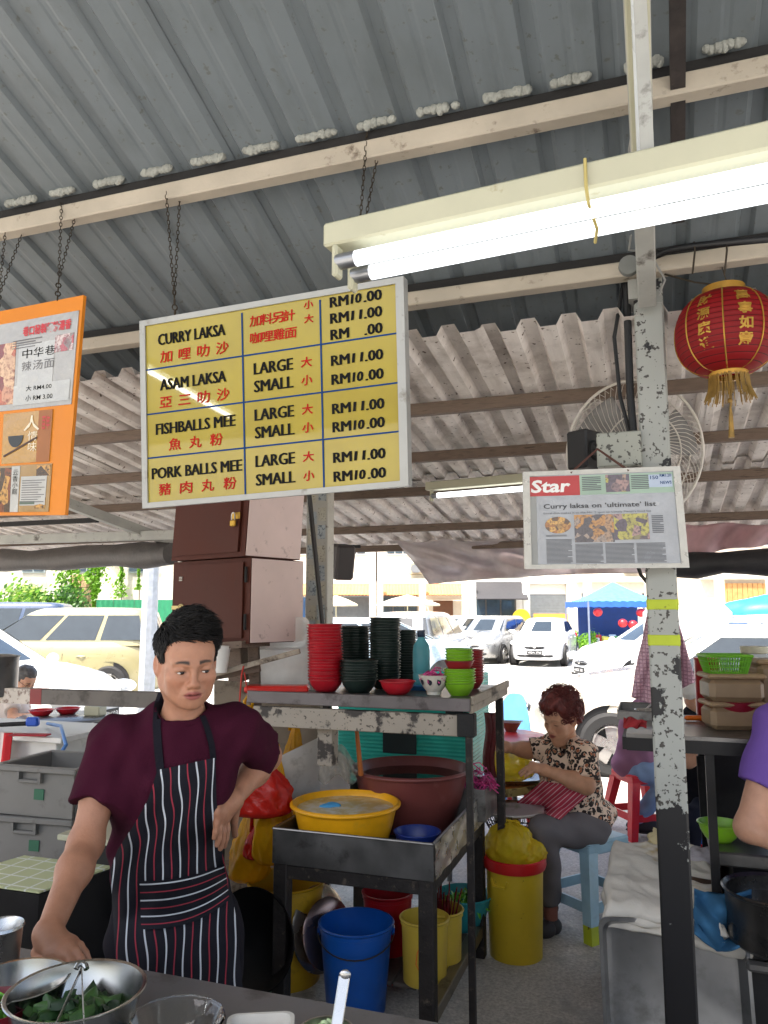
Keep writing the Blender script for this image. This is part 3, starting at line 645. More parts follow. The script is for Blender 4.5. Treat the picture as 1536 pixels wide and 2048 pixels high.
# ================================================================ the bowl rack and wash cart in the middle
def stand(px, yb, z, r=0.0):
    """centre of a round thing of radius r whose nearest foot point shows at (px, yb) on height z"""
    return onz(px, yb, z) + FH * r
RUST = mat('rusty_black_steel', (46, 42, 40), .6, .4, var=.35, vs=14, dirt=(104, 92, 80), dp=(.58, .72), ds=26, bmp=.4)
PALEP = peeled('peeling_cream', (160, 150, 136), (52, 46, 42), (84, 76, 66), (.54, .58), 7, None, .62)
DULLS = mat('dull_steel', (128, 126, 124), .38, .85, var=.2, vs=9, dirt=(60, 54, 50), dp=(.55, .75), ds=7, bmp=.06)
def lip_box(b, x0, x1, y0, y1, z0, z1, th=.004, lip=.012):
    """open sheet-metal tray"""
    b.box(((x0 + x1) / 2, (y0 + y1) / 2, z0 + th / 2), (x1 - x0, y1 - y0, th))
    for a in ((x0, y0, x1, y0), (x1, y0, x1, y1), (x1, y1, x0, y1), (x0, y1, x0, y0)):
        p0 = Vector((a[0], a[1], (z0 + z1) / 2)); p1 = Vector((a[2], a[3], (z0 + z1) / 2)); d = (p1 - p0).normalized()
        b.bar(p0 - d * th / 2, p1 + d * th / 2 - d * th * 1.01, th, z1 - z0)
        b.tube([p0 + Vector((0, 0, (z1 - z0) / 2)), p1 + Vector((0, 0, (z1 - z0) / 2))], lip / 2, 8)
X0, X1, Y0, Y1, ZT = -1.466, -.81, 2.875, 3.80, .75
root = thing('wash_cart', 'rusty steel wash cart with a deep stainless tray of basins', 'cart', ((X0 + X1) / 2, (Y0 + Y1) / 2, 0))
b = MB(); lip_box(b, X0, X1, Y0, Y1, ZT - .13, ZT); b.build('tray', DULLS, root)
b = MB()
for i in range(2):                                     # crumpled foil-like lining on the right wall
    pass
b.grid(lambda u, v: Vector((X1 + .006 + .004 * math.sin(u * 31 + v * 9) * math.sin(v * 17 + u * 11), Y0 + .01 + (Y1 - Y0 - .02) * u, ZT - .13 + .128 * v)), 40, 10)
b.build('wrinkled_lining', mat('foil', (188, 182, 172), .3, .7, var=.15, vs=20, bmp=.3, bs=50), root, smooth=180)
for x, y in ((X0 + .03, Y0 + .03), (X1 - .03, Y0 + .03), (X1 - .03, Y1 - .03), (X0 + .03, Y1 - .03)):
    b = MB(); b.box((x, y, .31), (.058, .058, .62), bev=.004); b.build('leg', RUST, root)
for a in (((X0, Y0 + .03), (X1, Y0 + .03)), ((X1 - .03, Y0 + .06), (X1 - .03, Y1 - .06)), ((X0 + .03, Y0 + .06), (X0 + .03, Y1 - .06)), ((X0, Y1 - .03), (X1, Y1 - .03))):
    b = MB(); b.bar((*a[0], .59), (*a[1], .59), .05, .05, bev=.003); b.build('rail', RUST, root)
b = MB(); b.bar((X1 - .03, Y0 + .06, .13), (X1 - .03, Y1 - .06, .13), .05, .05, bev=.003); b.build('rail', mat('greased_rail', (112, 104, 88), .4, .5, var=.3, dirt=(60, 54, 46), dp=(.5, .65)), root)
for i in range(3):
    b = MB(); b.box((-1.115 + i * .105, 3.43, .115), (.1, .56, .018), bev=.003); b.build('shelf_board', mat('damp_board', (74, 68, 62), .5, var=.3, vs=8, bmp=.2), root)

RX0, RX1, RY0, RY1, RZ = -1.69, -.70, 3.045, 3.83, 1.25
root = thing('bowl_rack', 'tall metal rack over the cart holding stacks of plastic bowls', 'rack', ((RX0 + RX1) / 2, RY0, 0))
b = MB(); b.box(((RX0 + RX1) / 2, (RY0 + RY1) / 2, RZ - .012), (RX1 - RX0 - .01, RY1 - RY0 - .01, .02)); b.build('shelf', DULLS, root)
b = MB(); b.box(((RX0 + RX1) / 2, RY0, RZ - .012), (RX1 - RX0, .012, .052), bev=.003); b.build('front_lip', mat('grey_lip', (104, 98, 98), .45, .3, var=.2, dirt=(58, 52, 50), dp=(.52, .66), ds=9), root)
LIPM = mat('worn_board', (164, 152, 136), .7, var=.25, vs=10, dirt=(70, 58, 46), dp=(.5, .62), ds=10, st=(1, .3, 1), bmp=.3)
for dz in (0, -.035):
    b = MB(); b.box((RX1 + (.006 if dz == 0 else -.002), (RY0 + RY1) / 2 + .01, RZ + .005 + dz), (.014, RY1 - RY0, .032), bev=.002); b.build('side_board', LIPM, root)
b = MB(); b.box(((RX0 + RX1) / 2, RY0 + .03, RZ - .095), (RX1 - RX0 - .04, .03, .085), bev=.003); b.build('front_beam', PALEP, root)
for x, y, w in ((RX1 - .012, RY0 + .02, .026), (RX1 - .03, RY1 - .03, .035), (RX0 + .33, RY0 + .12, .07), (RX0 + .05, RY1 - .03, .035)):
    b = MB(); zt = RZ - .06 if w < .07 else RZ - .14; z0 = 0 if w < .07 else .95; b.box((x, y, (zt + z0) / 2), (w, w, zt - z0), bev=.003); b.build('upright' if w < .07 else 'bracket', RUST if w < .07 else PALEP, root)
b = MB(); b.box((RX1 - .02, RY0 + .02, RZ - .09), (.07, .05, .09), bev=.004); b.build('corner_joint', BLACKG, root)

# ---- stacked bowls
def bowl_mesh(name, Rr, h, m, foot=.5, th=.003):
    prof = [(0, .004), (Rr * foot, .004), (Rr * foot, 0), (Rr * (foot + .06), 0), (Rr * .70, h * .22), (Rr * .88, h * .58), (Rr * .95, h * .90), (Rr * 1.0, h * .92), (Rr * 1.035, h * .95), (Rr * 1.035, h * .985), (Rr * 1.0, h), (Rr * .95, h), (Rr * .85, h * .6), (Rr * .66, h * .26), (Rr * .4, .009), (0, .008)]
    b = MB(); b.lathe(prof, n=28); return b.mesh(name, m, 50)
PL = lambda n, c, **k: mat(n, c, .34, var=.14, vs=7, spec=.45, dirt=tuple(x * .72 + 34 for x in c), dp=(.56, .8), ds=17, bmp=.03, bs=25, **k)
REDB = PL('red_melamine', (178, 26, 40)); DGRN = PL('dark_green_melamine', (30, 44, 40)); LGRN = PL('lime_melamine', (122, 176, 34)); BRED = PL('brick_melamine', (140, 36, 40))
def stack(me, base, n, pitch, lean, label, group, cat='bowl', jit=.0012):
    for i in range(n):
        dx = Vector((lean[0] * i * pitch + random.uniform(-jit, jit), lean[1] * i * pitch + random.uniform(-jit, jit), i * pitch))
        o = link(me.name, me, None, Vector(base) + dx, (random.uniform(-.02, .02) - lean[1] * .5, random.uniform(-.02, .02) + lean[0] * .5, random.random() * 6))
        tag(o, ('topmost ' if i == n - 1 and n > 1 else 'bottommost ' if i == 0 and n > 1 else '') + label, cat, group)
bz = RZ
mR = bowl_mesh('red_bowl', .079, .055, REDB); mD = bowl_mesh('green_bowl', .083, .058, DGRN); mD2 = bowl_mesh('green_bowl', .074, .055, DGRN); mD3 = bowl_mesh('green_bowl', .062, .05, DGRN)
mG = bowl_mesh('lime_bowl', .068, .055, LGRN); mG2 = bowl_mesh('lime_bowl', .060, .05, LGRN); mB = bowl_mesh('brick_bowl', .064, .05, BRED)
stack(mR, stand(650, 1384, bz, .04), 20, .0128, (-.03, .0), 'red plastic bowl in the tall red stack at the left of the rack', 'tall stack of red bowls')
stack(mD2, stand(708, 1377, bz, .14), 19, .0128, (-.02, 0), 'dark green bowl in the tall stack just right of the red stack', 'tall dark green stack beside the red one')
stack(mD, stand(717, 1386, bz, .04), 8, .0118, (.0, 0), 'dark green bowl in the short stack at the front of the rack', 'short dark green stack')
stack(mD2, stand(769, 1381, bz, .1), 23, .0124, (.01, 0), 'dark green bowl in the tallest wide stack at mid rack', 'tallest dark green stack')
stack(mD3, stand(812, 1375, bz, .2), 18, .0126, (-.01, 0), 'dark green bowl in the narrow tall stack beside the aqua bottle', 'narrow dark green stack')
stack(mG, stand(921, 1392, bz, .035), 6, .0116, (0, 0), 'lime green bowl in the lower part of the green stack', 'lower lime green bowls')
e = stand(921, 1392, bz, .035); stack(mB, e + Vector((0, 0, .098)), 1, .01, (0, 0), 'brick red bowl sandwiched between the lime green bowls', None)
stack(mG2, e + Vector((0, 0, .092 + .018)), 4, .0122, (0, 0), 'lime green bowl in the upper part of the green stack', 'upper lime green bowls')
stack(mB, stand(946, 1381, bz, .1), 12, .0116, (.0, 0), 'brick red bowl in the stack behind the lime green bowls', 'brick red bowl stack')
o = link('red_bowl', bowl_mesh('red_bowl', .078, .058, REDB, .45), None, stand(795, 1390, bz, .035)); tag(o, 'single empty red bowl at the front edge of the rack', 'bowl')
# patterned soup bowl full of pink onions
c0 = stand(869, 1391, bz, .03); root = thing('soup_bowl', 'white patterned footed bowl full of pink shredded onion', 'bowl', c0)
b = MB(); b.lathe([(.03, 0), (.032, .002), (.031, .014), (.045, .03), (.06, .055), (.068, .085), (.066, .085), (.055, .05), (.0, .03)], n=30); b.build('bowl_body', PL('cream_glaze', (206, 200, 188)), root, local=True)
b = MB()
for i in range(5):
    a = -2.2 + i * .62; vs = []
    for q in range(9):
        aa = a + .16 * math.cos(q * .785) * (1 + .3 * math.sin(q * 3)); zz = .058 + .012 * math.sin(q * .785) * (1 + .4 * math.cos(q * 2)); rr = .0625 + (zz - .055) * .24 + .0015; vs.append((rr * math.cos(aa), rr * math.sin(aa), zz))
    b.add(vs, [tuple(range(8))])
b.build('painted_leaf', mat('navy_glaze', (40, 44, 56), .3), root, local=True, smooth=0, kind='stuff')
ONION = mat('pink_onion', (206, 74, 140), .4, var=.3, vs=40, sub=.1)
def shreds(n, rad, z0, h, r=.003, ln=.05):
    b = MB()
    for i in range(n):
        a = random.random() * 6.28; q = rad * math.sqrt(random.random()); d = random.random() * 6.28; e = random.uniform(-.4, .4); c = Vector((q * math.cos(a), q * math.sin(a), z0 + h * (1 - (q / rad) ** 2) * random.random()))
        dv = Vector((math.cos(d), math.sin(d), e)) * ln / 2; up = Vector((0, 0, ln * .25)); b.tube([c - dv, c + up, c + dv], r, 4)
    return b
shreds(60, .055, .06, .045).build('onion_shreds', ONION, root, local=True, kind='stuff')
# aqua bottle on a blue dish
c0 = stand(846, 1384, bz, .13); root = thing('plastic_bottle', 'aqua plastic bottle with dark blue cap behind the bowls', 'bottle', c0)
b = MB(); b.lathe([(0, .02), (.036, .02), (.04, .03), (.04, .07), (.037, .075), (.04, .085), (.04, .17), (.036, .2), (.02, .225), (.016, .235), (.016, .25)], n=24); b.build('bottle_body', translucent('aqua_plastic', (120, 196, 206), .5, .25), root, local=True)
b = MB(); b.lathe([(.018, .238), (.019, .24), (.019, .268), (.017, .27), (0, .27)], n=20); b.build('cap', PL('navy_cap', (26, 48, 74)), root, local=True)
b = MB(); b.lathe([(0, .003), (.07, .003), (.085, .02), (.088, .02), (.07, 0), (0, 0)], n=28); tag(b.build('blue_dish', PL('blue_plastic', (58, 128, 190)), local=True, loc=c0), 'shallow blue dish under the aqua bottle', 'dish')
# clear plastic tub standing on a red tray at the left end
c0 = P(557, 1378, 3.62); root = thing('plastic_tub', 'clear plastic tub standing on end left of the red bowls', 'tub', c0, YAW)
b = MB(); CLR = translucent('clear_plastic', (238, 238, 236), .6, .2, .85, bmp=.2, bs=12)
def tubshape(u, v, y):
    return None
q = .03; w2, hh = .14, .335
ring_ = [(-w2 + q - q * math.cos(a), 0 + q - q * math.sin(a)) for a in (0, .5, 1.05, 1.57)] + [(w2 - q + q * math.sin(a), q - q * math.cos(a)) for a in (0, .5, 1.05, 1.57)] + [(w2 - q + q * math.cos(a), hh - q + q * math.sin(a)) for a in (0, .5, 1.05, 1.57)] + [(-w2 + q - q * math.sin(a), hh - q + q * math.cos(a)) for a in (0, .5, 1.05, 1.57)]
n = len(ring_); lay = [(1, 0), (1.0, .012), (.95, .014), (.93, .1), (.9, .11)]
vs = [((x) * k_, y, hh / 2 + (z - hh / 2) * k_) for k_, y in lay for x, z in ring_]; fs = [(i * n + j, i * n + (j + 1) % n, (i + 1) * n + (j + 1) % n, (i + 1) * n + j) for i in range(len(lay) - 1) for j in range(n)] + [tuple(range((len(lay) - 1) * n, len(lay) * n)), tuple(range(n))[::-1]]
b.add(vs, fs); b.build('tub_body', CLR, root, local=True)
b = MB(); b.bar((-.13, -.012, .19), (.14, -.012, .185), .012, .012); b.build('ridge', CLR, root, local=True)
c0 = P(555, 1384, 3.5); b = MB(); b.box((0, 0, .015), (.29, .1, .03), bev=.008); tag(b.build('red_tray', PL('red_plastic', (206, 40, 32)), local=True, loc=c0, rot=(0, 0, YAW)), 'flat red plastic tray under the clear tub', 'tray')

# ---- basins in the tray
def basin(name, label, cat, c, R1, R0, h, m, rim=.012, liquid=None, lz=.75, n=48, parts=()):
    root = thing(name, label, cat, c); b = MB()
    prof = [(0, .004), (R0, 0), (R0 + .004, .003), (R0 + (R1 - R0) * .55, h * .5), (R1 - rim * .4, h - rim)] + [(R1 - rim * .2 + rim * math.sin(a) * .9, h - rim * .5 - rim * .6 * math.cos(a)) for a in (0, .6, 1.2, 1.9, 2.5, 3.1)] + [(R1 - rim, h - rim), (R0 + (R1 - R0) * .5 - .006, h * .5), (R0 - .004, .008), (0, .008)]
    b.lathe(prof, n=n); b.build('basin_body', m, root, local=True, smooth=50)
    if liquid:
        rr = R0 + (R1 - R0) * lz - .008; b = MB(); b.lathe([(0, h * lz), (rr, h * lz)], n=n); b.build('water', liquid, root, local=True)
    return root
DARKW = mat('dark_water', (28, 22, 20), .04, var=.2, spec=.6, bmp=.02, bs=8); FOAMW = mat('soapy_water', (196, 176, 120), .2, var=.15, dirt=(206, 200, 180), dp=(.45, .6), ds=14)
rt = P(822, 1533, 3.6); cb = Vector((rt.x, rt.y, ZT - .124))
basin('brown_basin', 'big brown basin of dark water with a wooden stick in it', 'basin', cb, .272, .19, rt.z - cb.z, mat('brown_plastic', (112, 58, 54), .38, var=.12, dirt=(132, 84, 78), dp=(.6, .8)), .016, DARKW, .84)
b = MB(); e = P(722, 1550, 3.42); b.tube([e, P(713, 1456, 3.4)], [.012, .009], 10); o = tag(b.build('wooden_stick', mat('orange_wood', (170, 98, 44), .5, var=.15)), 'orange wooden stirring stick standing in the brown basin', 'stick')
b = MB(); b.tube([P(713, 1456, 3.4), P(717, 1445, 3.4), P(724, 1452, 3.4)], .004, 6); tag(b.build('metal_hook', STEEL), 'metal hook at the top of the wooden stick', 'hook')
rt = P(691, 1603, 3.23); cy = Vector((rt.x, rt.y, ZT - .124))
basin('yellow_basin', 'yellow basin of soapy water at the front of the tray', 'basin', cy, .222, .165, rt.z - cy.z, PL('yellow_plastic', (232, 166, 22)), .016, FOAMW, .88)
b = MB(); b.ell((0, 0, 0), (.045, .028, .012), n=14, m=8, noise=lambda v: 1 + .15 * math.sin(5 * v.x + 3 * v.y)); tag(b.build('sponge', mat('blue_sponge', (70, 150, 200), .8, bmp=.4), local=True, loc=Vector((cy.x - .065, cy.y + .0, cy.z + (rt.z - cy.z) * .885)), rot=(0, 0, .6)), 'blue sponge floating in the yellow basin', 'sponge')
cc = stand(835, 1690, .66, .02); b = MB()
rt = basin('blue_colander', 'dark blue colander tucked beside the yellow basin', 'colander', (cc.x, cc.y, ZT - .124), .095, .07, .085, PL('navy_plastic', (26, 52, 130)), .006)
# folded steel sheet and clear film behind the yellow basin
b = MB()
def fold(u, v):
    if u < .55: x = 562 + (640 - 562) * u / .55; yb = 1612; yt = 1512 - (1512 - 1474) * u / .55; t = 3.52 + .08 * u / .55
    else: q = (u - .55) / .45; x = 640 + 60 * q; yb = 1612 - 20 * q; yt = 1474 + 46 * q; t = 3.60 - .06 * q
    return P(x, yb + (yt - yb) * v, t)
b.grid(fold, 20, 4, .004); tag(b.build('steel_sheet', mat('bright_sheet', (206, 204, 200), .45, .5, var=.12, vs=7, dirt=(150, 146, 140), dp=(.55, .75), ds=9), smooth=30), 'bent stainless splash sheet standing behind the yellow basin', 'sheet')
b = MB(); b.grid(lambda u, v: P(636 + 75 * u + 10 * v, 1560 - 85 * v * (1 - .55 * u) + 10 * math.sin(u * 9), 3.47 + .03 * math.sin(u * 21 + v * 8) + .02 * math.sin(v * 25)), 18, 12)
tag(b.build('plastic_film', translucent('clear_film', (210, 206, 190), .4, .15, .45, bmp=.5, bs=30), smooth=180), 'crumpled clear plastic film on the bent steel sheet', 'plastic film')
# turquoise ribbed crate behind the rack
TEAL = translucent('turquoise_plastic', (64, 190, 178), .35, .35)
c0 = P(830, 1530, 4.55); root = thing('ribbed_crate', 'turquoise ribbed plastic crate behind the brown basin', 'crate', (c0.x, c0.y, .62))
b = MB(); hz = .62
for sx_, sy_, L, rz in ((0, -.22, .80, 0), (0, .22, .80, 0), (-.4, 0, .44, math.pi / 2), (.4, 0, .44, math.pi / 2)):
    M3 = Matrix.Rotation(rz, 3, 'Z')
    b.grid(lambda u, v: Vector((sx_, sy_, 0)) + M3 @ Vector(((u - .5) * L, .004 * math.cos(v * 2 * math.pi * 30), v * hz)), 1, 180)
b.build('wall', TEAL, root, local=True, smooth=180)
b = MB(); b.box((0, 0, .004), (.79, .43, .006)); b.build('base', TEAL, root, local=True)
for x_, w_ in ((-.02, .2), (.3, .1)):
    b = MB(); b.box((x_, -.232, .3 if w_ > .15 else .4), (w_, .01, .22 if w_ > .15 else .12), bev=.003); b.build('dark_panel', mat('teal_black', (24, 40, 44), .4), root, local=True)
b = MB(); b.grid(lambda u, v: P(968 + 24 * u + 3 * math.sin(v * 9), 1425 + 175 * v, 3.95 + .04 * math.sin(u * 3.1)), 6, 14, .03)
tag(b.build('maroon_bag', mat('maroon_film', (92, 30, 34), .35, bmp=.4), smooth=180), 'maroon plastic bag hanging at the right end of the rack', 'bag')
for y_ in (0, 1):
    pass
# pink thread in a steel box right of the cart
c0 = P(958, 1628, 3.66); root = thing('steel_box', 'steel box heaped with pink shredded onion at the tray corner', 'box', c0)
b = MB(); lip_box(b, -.09, .06, -.14, .14, 0, .14, .003, .006); b.build('box_body', DULLS, root, local=True)
shreds(90, .085, .12, .11, .0025, .07).build('onion_heap', ONION, root, local=True, kind='stuff')

# ---- buckets, lids and pans under the tray
def bucket(name, label, c, R1, R0, h, m, rim=.008, handle=None, cat='bucket', handmat=None):
    root = thing(name, label, cat, c, YAW); b = MB()
    b.lathe([(0, 0), (R0, 0), (R0 + .003, .004), (R1 - .004, h - .03), (R1 - .004, h - .028), (R1, h - .026), (R1, h - .012), (R1 + rim * .6, h - .01), (R1 + rim, h - .004), (R1 + rim * .5, h), (R1 - .002, h), (R1 - .006, h - .03), (R0 - .003, .006), (0, .006)], n=40); b.build('bucket_body', m, root, local=True)
    if handle is not None:
        b = MB(); a0 = handle; pts = []
        for i in range(17):
            q = math.pi * i / 16; lx = (R1 + .006) * math.cos(q); d_ = (R1 + .012) * math.sin(q); pts.append((lx, -d_ * math.cos(a0), h - .035 - d_ * math.sin(a0)))
        b.tube(pts, .0028, 6); b.build('handle', handmat or CHAINM, root, local=True)
        for s_ in (-1, 1):
            b = MB(); b.box((s_ * (R1 + .002), 0, h - .035), (.012, .035, .03), bev=.003); b.build('handle_lug', m, root, local=True)
    return root
c0 = stand(710, 2046, 0, .09); o = bucket('blue_bucket', 'blue bucket with a wire handle under the cart', c0, .15, .115, .345, PL('bucket_blue', (16, 84, 170)), .007, .35)
c0 = stand(762, 1925, .124, .08); bucket('red_bucket', 'red bucket behind the blue bucket', (c0.x + .01, c0.y + .06, .0), .112, .085, .37, PL('bucket_red', (172, 24, 34)), .005)
YB = mat('pale_yellow_plastic', (206, 178, 66), .4, var=.1, dirt=(150, 118, 50), dp=(.64, .8), ds=9)
def chopsticks(root, n, rad, z, h):
    mb = None
    for i in range(n):
        a = random.random() * 6.28; q = rad * math.sqrt(random.random()); d = Vector((random.uniform(-.2, .2), random.uniform(-.2, .2), 1)).normalized(); p0 = Vector((q * math.cos(a), q * math.sin(a), z)); b = MB(); b.tube([p0, p0 + d * h * random.uniform(.8, 1.1)], [.004, .0028], 6)
        tag(b.build('chopstick', mat('dark_red_lacquer', (104, 22, 28), .3, var=.2), loc=None), 'dark red chopstick standing in the pale yellow tub', 'chopstick', 'chopsticks in the pale yellow tub') if False else b.build('chopstick', mat('dark_red_lacquer', (104, 22, 28), .3, var=.2), root, local=True)
c0 = stand(852, 1978, .124, .075); bucket('yellow_tub', 'pale yellow tub with a faint orange scrawl under the cart', c0, .098, .085, .245, YB, .006, cat='tub')
b = MB(); b.tube([Vector((c0.x, c0.y, c0.z)) + (-FH * .0945 + RT * x_) + Vector((0, 0, z_)) for x_, z_ in ((-.02, .17), (-.035, .14), (-.04, .10), (-.025, .07), (-.01, .09), (-.008, .12))], .0022, 5); tag(b.build('orange_scrawl', mat('orange_marker', (220, 110, 40), .6)), 'orange marker scrawl on the pale yellow tub', 'marking')
c1 = stand(886, 1948, .124, .08); rt = bucket('yellow_tub', 'pale yellow tub packed with dark red chopsticks', c1, .092, .08, .23, YB, .006, cat='tub')
random.seed(3)
for i in range(36):
    a = random.random() * 6.28; q = .07 * math.sqrt(random.random()); d = Vector((random.uniform(-.25, .25), random.uniform(-.25, .25), 1)).normalized(); p0 = c1 + Vector((q * math.cos(a) * .5, q * math.sin(a) * .5, .05)); b = MB(); b.tube([p0, p0 + d * .26 * random.uniform(.8, 1.1)], [.0045, .003], 6)
    tag(b.build('chopstick', mat('dark_red_lacquer', (104, 22, 28), .3, var=.2)), 'dark red chopstick standing in the pale yellow tub', 'chopstick', 'chopsticks in the yellow tub')
c0 = stand(932, 1868, .124, .09); rt = basin('teal_basin', 'teal basin of cut green vegetables on the lower shelf', 'basin', (c0.x, c0.y, .124), .135, .085, .15, PL('teal_plastic', (44, 146, 156)), .008)
GRNV = mat('leaf_green', (96, 168, 40), .5, var=.3, vs=30, sub=.05)
shreds(60, .10, .09, .06, .004, .09).build('cut_vegetables', GRNV, rt, local=True, kind='stuff')
for i, (px, py, t, rr, cl, lab) in enumerate(((641, 1856, 3.36, .175, (196, 186, 172), 'large round steel tray leaning behind the blue bucket'), (656, 1866, 3.29, .14, (178, 150, 142), 'smaller reddish round tray leaning in front of the large one'))):
    c0 = P(px, py, t); root = thing('round_tray', lab, 'tray', c0, rot=(R(78), 0, YAW + R(54 - 6 * i)))
    b = MB(); b.lathe([(0, .022), (rr * .3, .02), (rr * .7, .012), (rr * .9, .006), (rr, 0), (rr, -.004), (rr * .9, .001), (rr * .7, .008), (0, .017)], n=40); b.build('tray_body', mat('lid_metal%d' % i, cl, .25, .9, var=.15), root, local=True)
    b = MB(); b.lathe([(0, .03), (.02, .028), (.022, .022)], n=14); b.build('knob', STEEL, root, local=True)
# black wok and yellow bin at the left of the cart
c0 = P(505, 1880, 3.0); root = thing('black_wok', 'large black wok stood on edge left of the cart', 'wok', c0, rot=(R(-98), 0, YAW - R(25)))
b = MB(); b.lathe([(0, .10), (.08, .092), (.14, .06), (.185, 0), (.19, 0), (.145, .066), (.08, .10), (0, .108)], n=40); b.build('wok_body', mat('wok_black', (20, 19, 19), .45, .3, var=.3), root, local=True)
c0 = stand(560, 1995, 0, .16); bucket('yellow_bin', 'tall mustard yellow bin standing left of the cart legs', c0, .17, .15, .42, mat('mustard_plastic', (198, 156, 30), .45, var=.12, dirt=(120, 90, 24), dp=(.6, .8)), .008, cat='bin')
c0 = stand(500, 2010, 0, .1); bucket('green_tub', 'low dark green tub on the floor under the wok', c0, .14, .12, .14, PL('bottle_green', (28, 66, 40)), .006, cat='tub')

# ---- yellow bin with red rim and tied rubbish bags
c0 = stand(1040, 1932, 0, .10); h_ = onz(1040, 1932, 0); rt = thing('waste_bin', 'speckled yellow bin with a red rim holding tied yellow bags', 'bin', c0, YAW)
BINY = mat('bin_yellow', (206, 176, 40), .45, var=.1, dirt=(96, 76, 24), dp=(.66, .7), ds=40)
b = MB(); b.lathe([(0, 0), (.118, 0), (.122, .006), (.134, .40), (.136, .402), (.136, .41), (.13, .41), (.116, .01), (0, .01)], n=40); b.build('bin_body', BINY, rt, local=True)
b = MB(); b.lathe([(.134, .40), (.146, .402), (.152, .42), (.15, .45), (.144, .455), (.136, .45), (.13, .41)], n=40, wob=lambda a, v: 1 + .012 * math.sin(3 * a)); b.build('red_rim', PL('rim_red', (196, 34, 36)), rt, local=True)
for s_ in (-.75, 2.4):
    b = MB(); b.tube([((.134) * math.cos(a), .134 * math.sin(a), .37 + dz) for a, dz in ((-1.57 + s_ - .35, 0), (-1.57 + s_ - .25, -.03), (-1.57 + s_ + .25, -.03), (-1.57 + s_ + .35, 0))], .007, 6); b.build('handle', BINY, rt, local=True)
YBAG = translucent('yellow_bag', (255, 220, 62), .55, .18, .85, .2, .4, 70)
def tied_bag(c, r, seed, m=YBAG, lab='', cat='bag', knot=True, sq=.85, n=84):
    rs = random.Random(seed); ph = [rs.random() * 6.28 for _ in range(8)]
    b = MB(); vs = []; m_ = 40; fs = []
    for i in range(m_ + 1):
        th = math.pi * i / m_; z = -math.cos(th)
        for k_ in range(n):
            a = 2 * math.pi * k_ / n; top = max(0, z) ** 1.5
            rg = lambda q: 1 - 2 * abs(math.sin(q)) ** .7; pl = 1 + (.3 + top) * .07 * rg(5.5 * a + ph[0] + z) + (.3 + top) * .06 * rg(9 * a + ph[1] - z * 2 + math.sin(3 * z + ph[6])) + .05 * math.sin(3 * a + 2 * z + ph[2]) + .03 * rg(5 * z + 3 * a + ph[3]) + .022 * rg(8 * z - 6 * a + ph[4])
            rr = max(0.0, math.sin(th)) ** .8 * r * pl; zz = r * sq * z * (1 + .05 * math.sin(3 * a + ph[5]))
            if z > .75: rr *= 1 - (z - .75) * 2.6; zz += (z - .75) * r * .35
            vs.append((rr * math.cos(a), rr * math.sin(a), zz + r * sq))
    fs = [(i * n + k_, i * n + (k_ + 1) % n, (i + 1) * n + (k_ + 1) % n, (i + 1) * n + k_) for i in range(m_) for k_ in range(n)]
    b.add(vs, fs)
    if knot:
        for q in range(3):
            a = q * 2.1 + ph[6]; t_ = r * sq * 2 + .0
            b.grid(lambda u, v: Vector((math.cos(a) * (.004 + .05 * v) + (u - .5) * .05 * v * -math.sin(a), math.sin(a) * (.004 + .05 * v) + (u - .5) * .05 * v * math.cos(a), t_ - .005 + .05 * v - .05 * v * v + .008 * math.sin(u * 12))), 6, 5)
    return tag(b.build('plastic_bag', m, local=True, loc=c, smooth=180), lab, cat)
tied_bag(Vector((c0.x, c0.y, .40)) - RT * .022, .118, 5, lab='knotted translucent yellow bag heaped on the red-rimmed bin')
tied_bag(Vector((c0.x, c0.y, .405)) + RT * .075 - FH * .02, .075, 9, lab='smaller yellow bag slumped over the right rim of the bin', knot=False)
# ================================================================ the neighbouring stall on the right
def quad_on(z, pts): return [onz(x, y, z) for x, y in pts]
def slab_poly(name, pts, dz, m, parent=None, bev=0):
    b = MB(); b.poly(pts, (0, 0, dz)); return b.build(name, m, parent, smooth=0)
BLK = mat('black_enamel', (24, 23, 25), .45, .2, var=.3, vs=8, dirt=(52, 48, 46), dp=(.6, .75), ds=12)
A = onz(1252, 1462, 1.17); root = thing('upper_shelf', 'black framed steel shelf of tubs at the right stall', 'shelf', (A.x, A.y, 0))
SW, SD = 1.3, .62
b = MB(); b.box((A.x + SW / 2, A.y + SD / 2, 1.155), (SW, SD, .014)); b.build('shelf_top', DULLS, root)
for a, c in (((0, 0), (SW, 0)), ((0, SD), (SW, SD)), ((0, 0), (0, SD)), ((SW, 0), (SW, SD))):
    b = MB(); b.bar((A.x + a[0], A.y + a[1] + .012, 1.125), (A.x + c[0] + .001, A.y + c[1] + .012, 1.125), .03, .045); b.build('frame_bar', BLK, root)
for x_, y_ in ((.28, .03), (SW - .03, .03), (SW - .03, SD - .03), (.28, SD - .03)):
    b = MB(); b.box((A.x + x_, A.y + y_, .55), (.03, .03, 1.1)); b.build('leg', BLK, root)
def on_shelf(px, py, r=0.0): return onz(px, py, 1.163) + FH * r
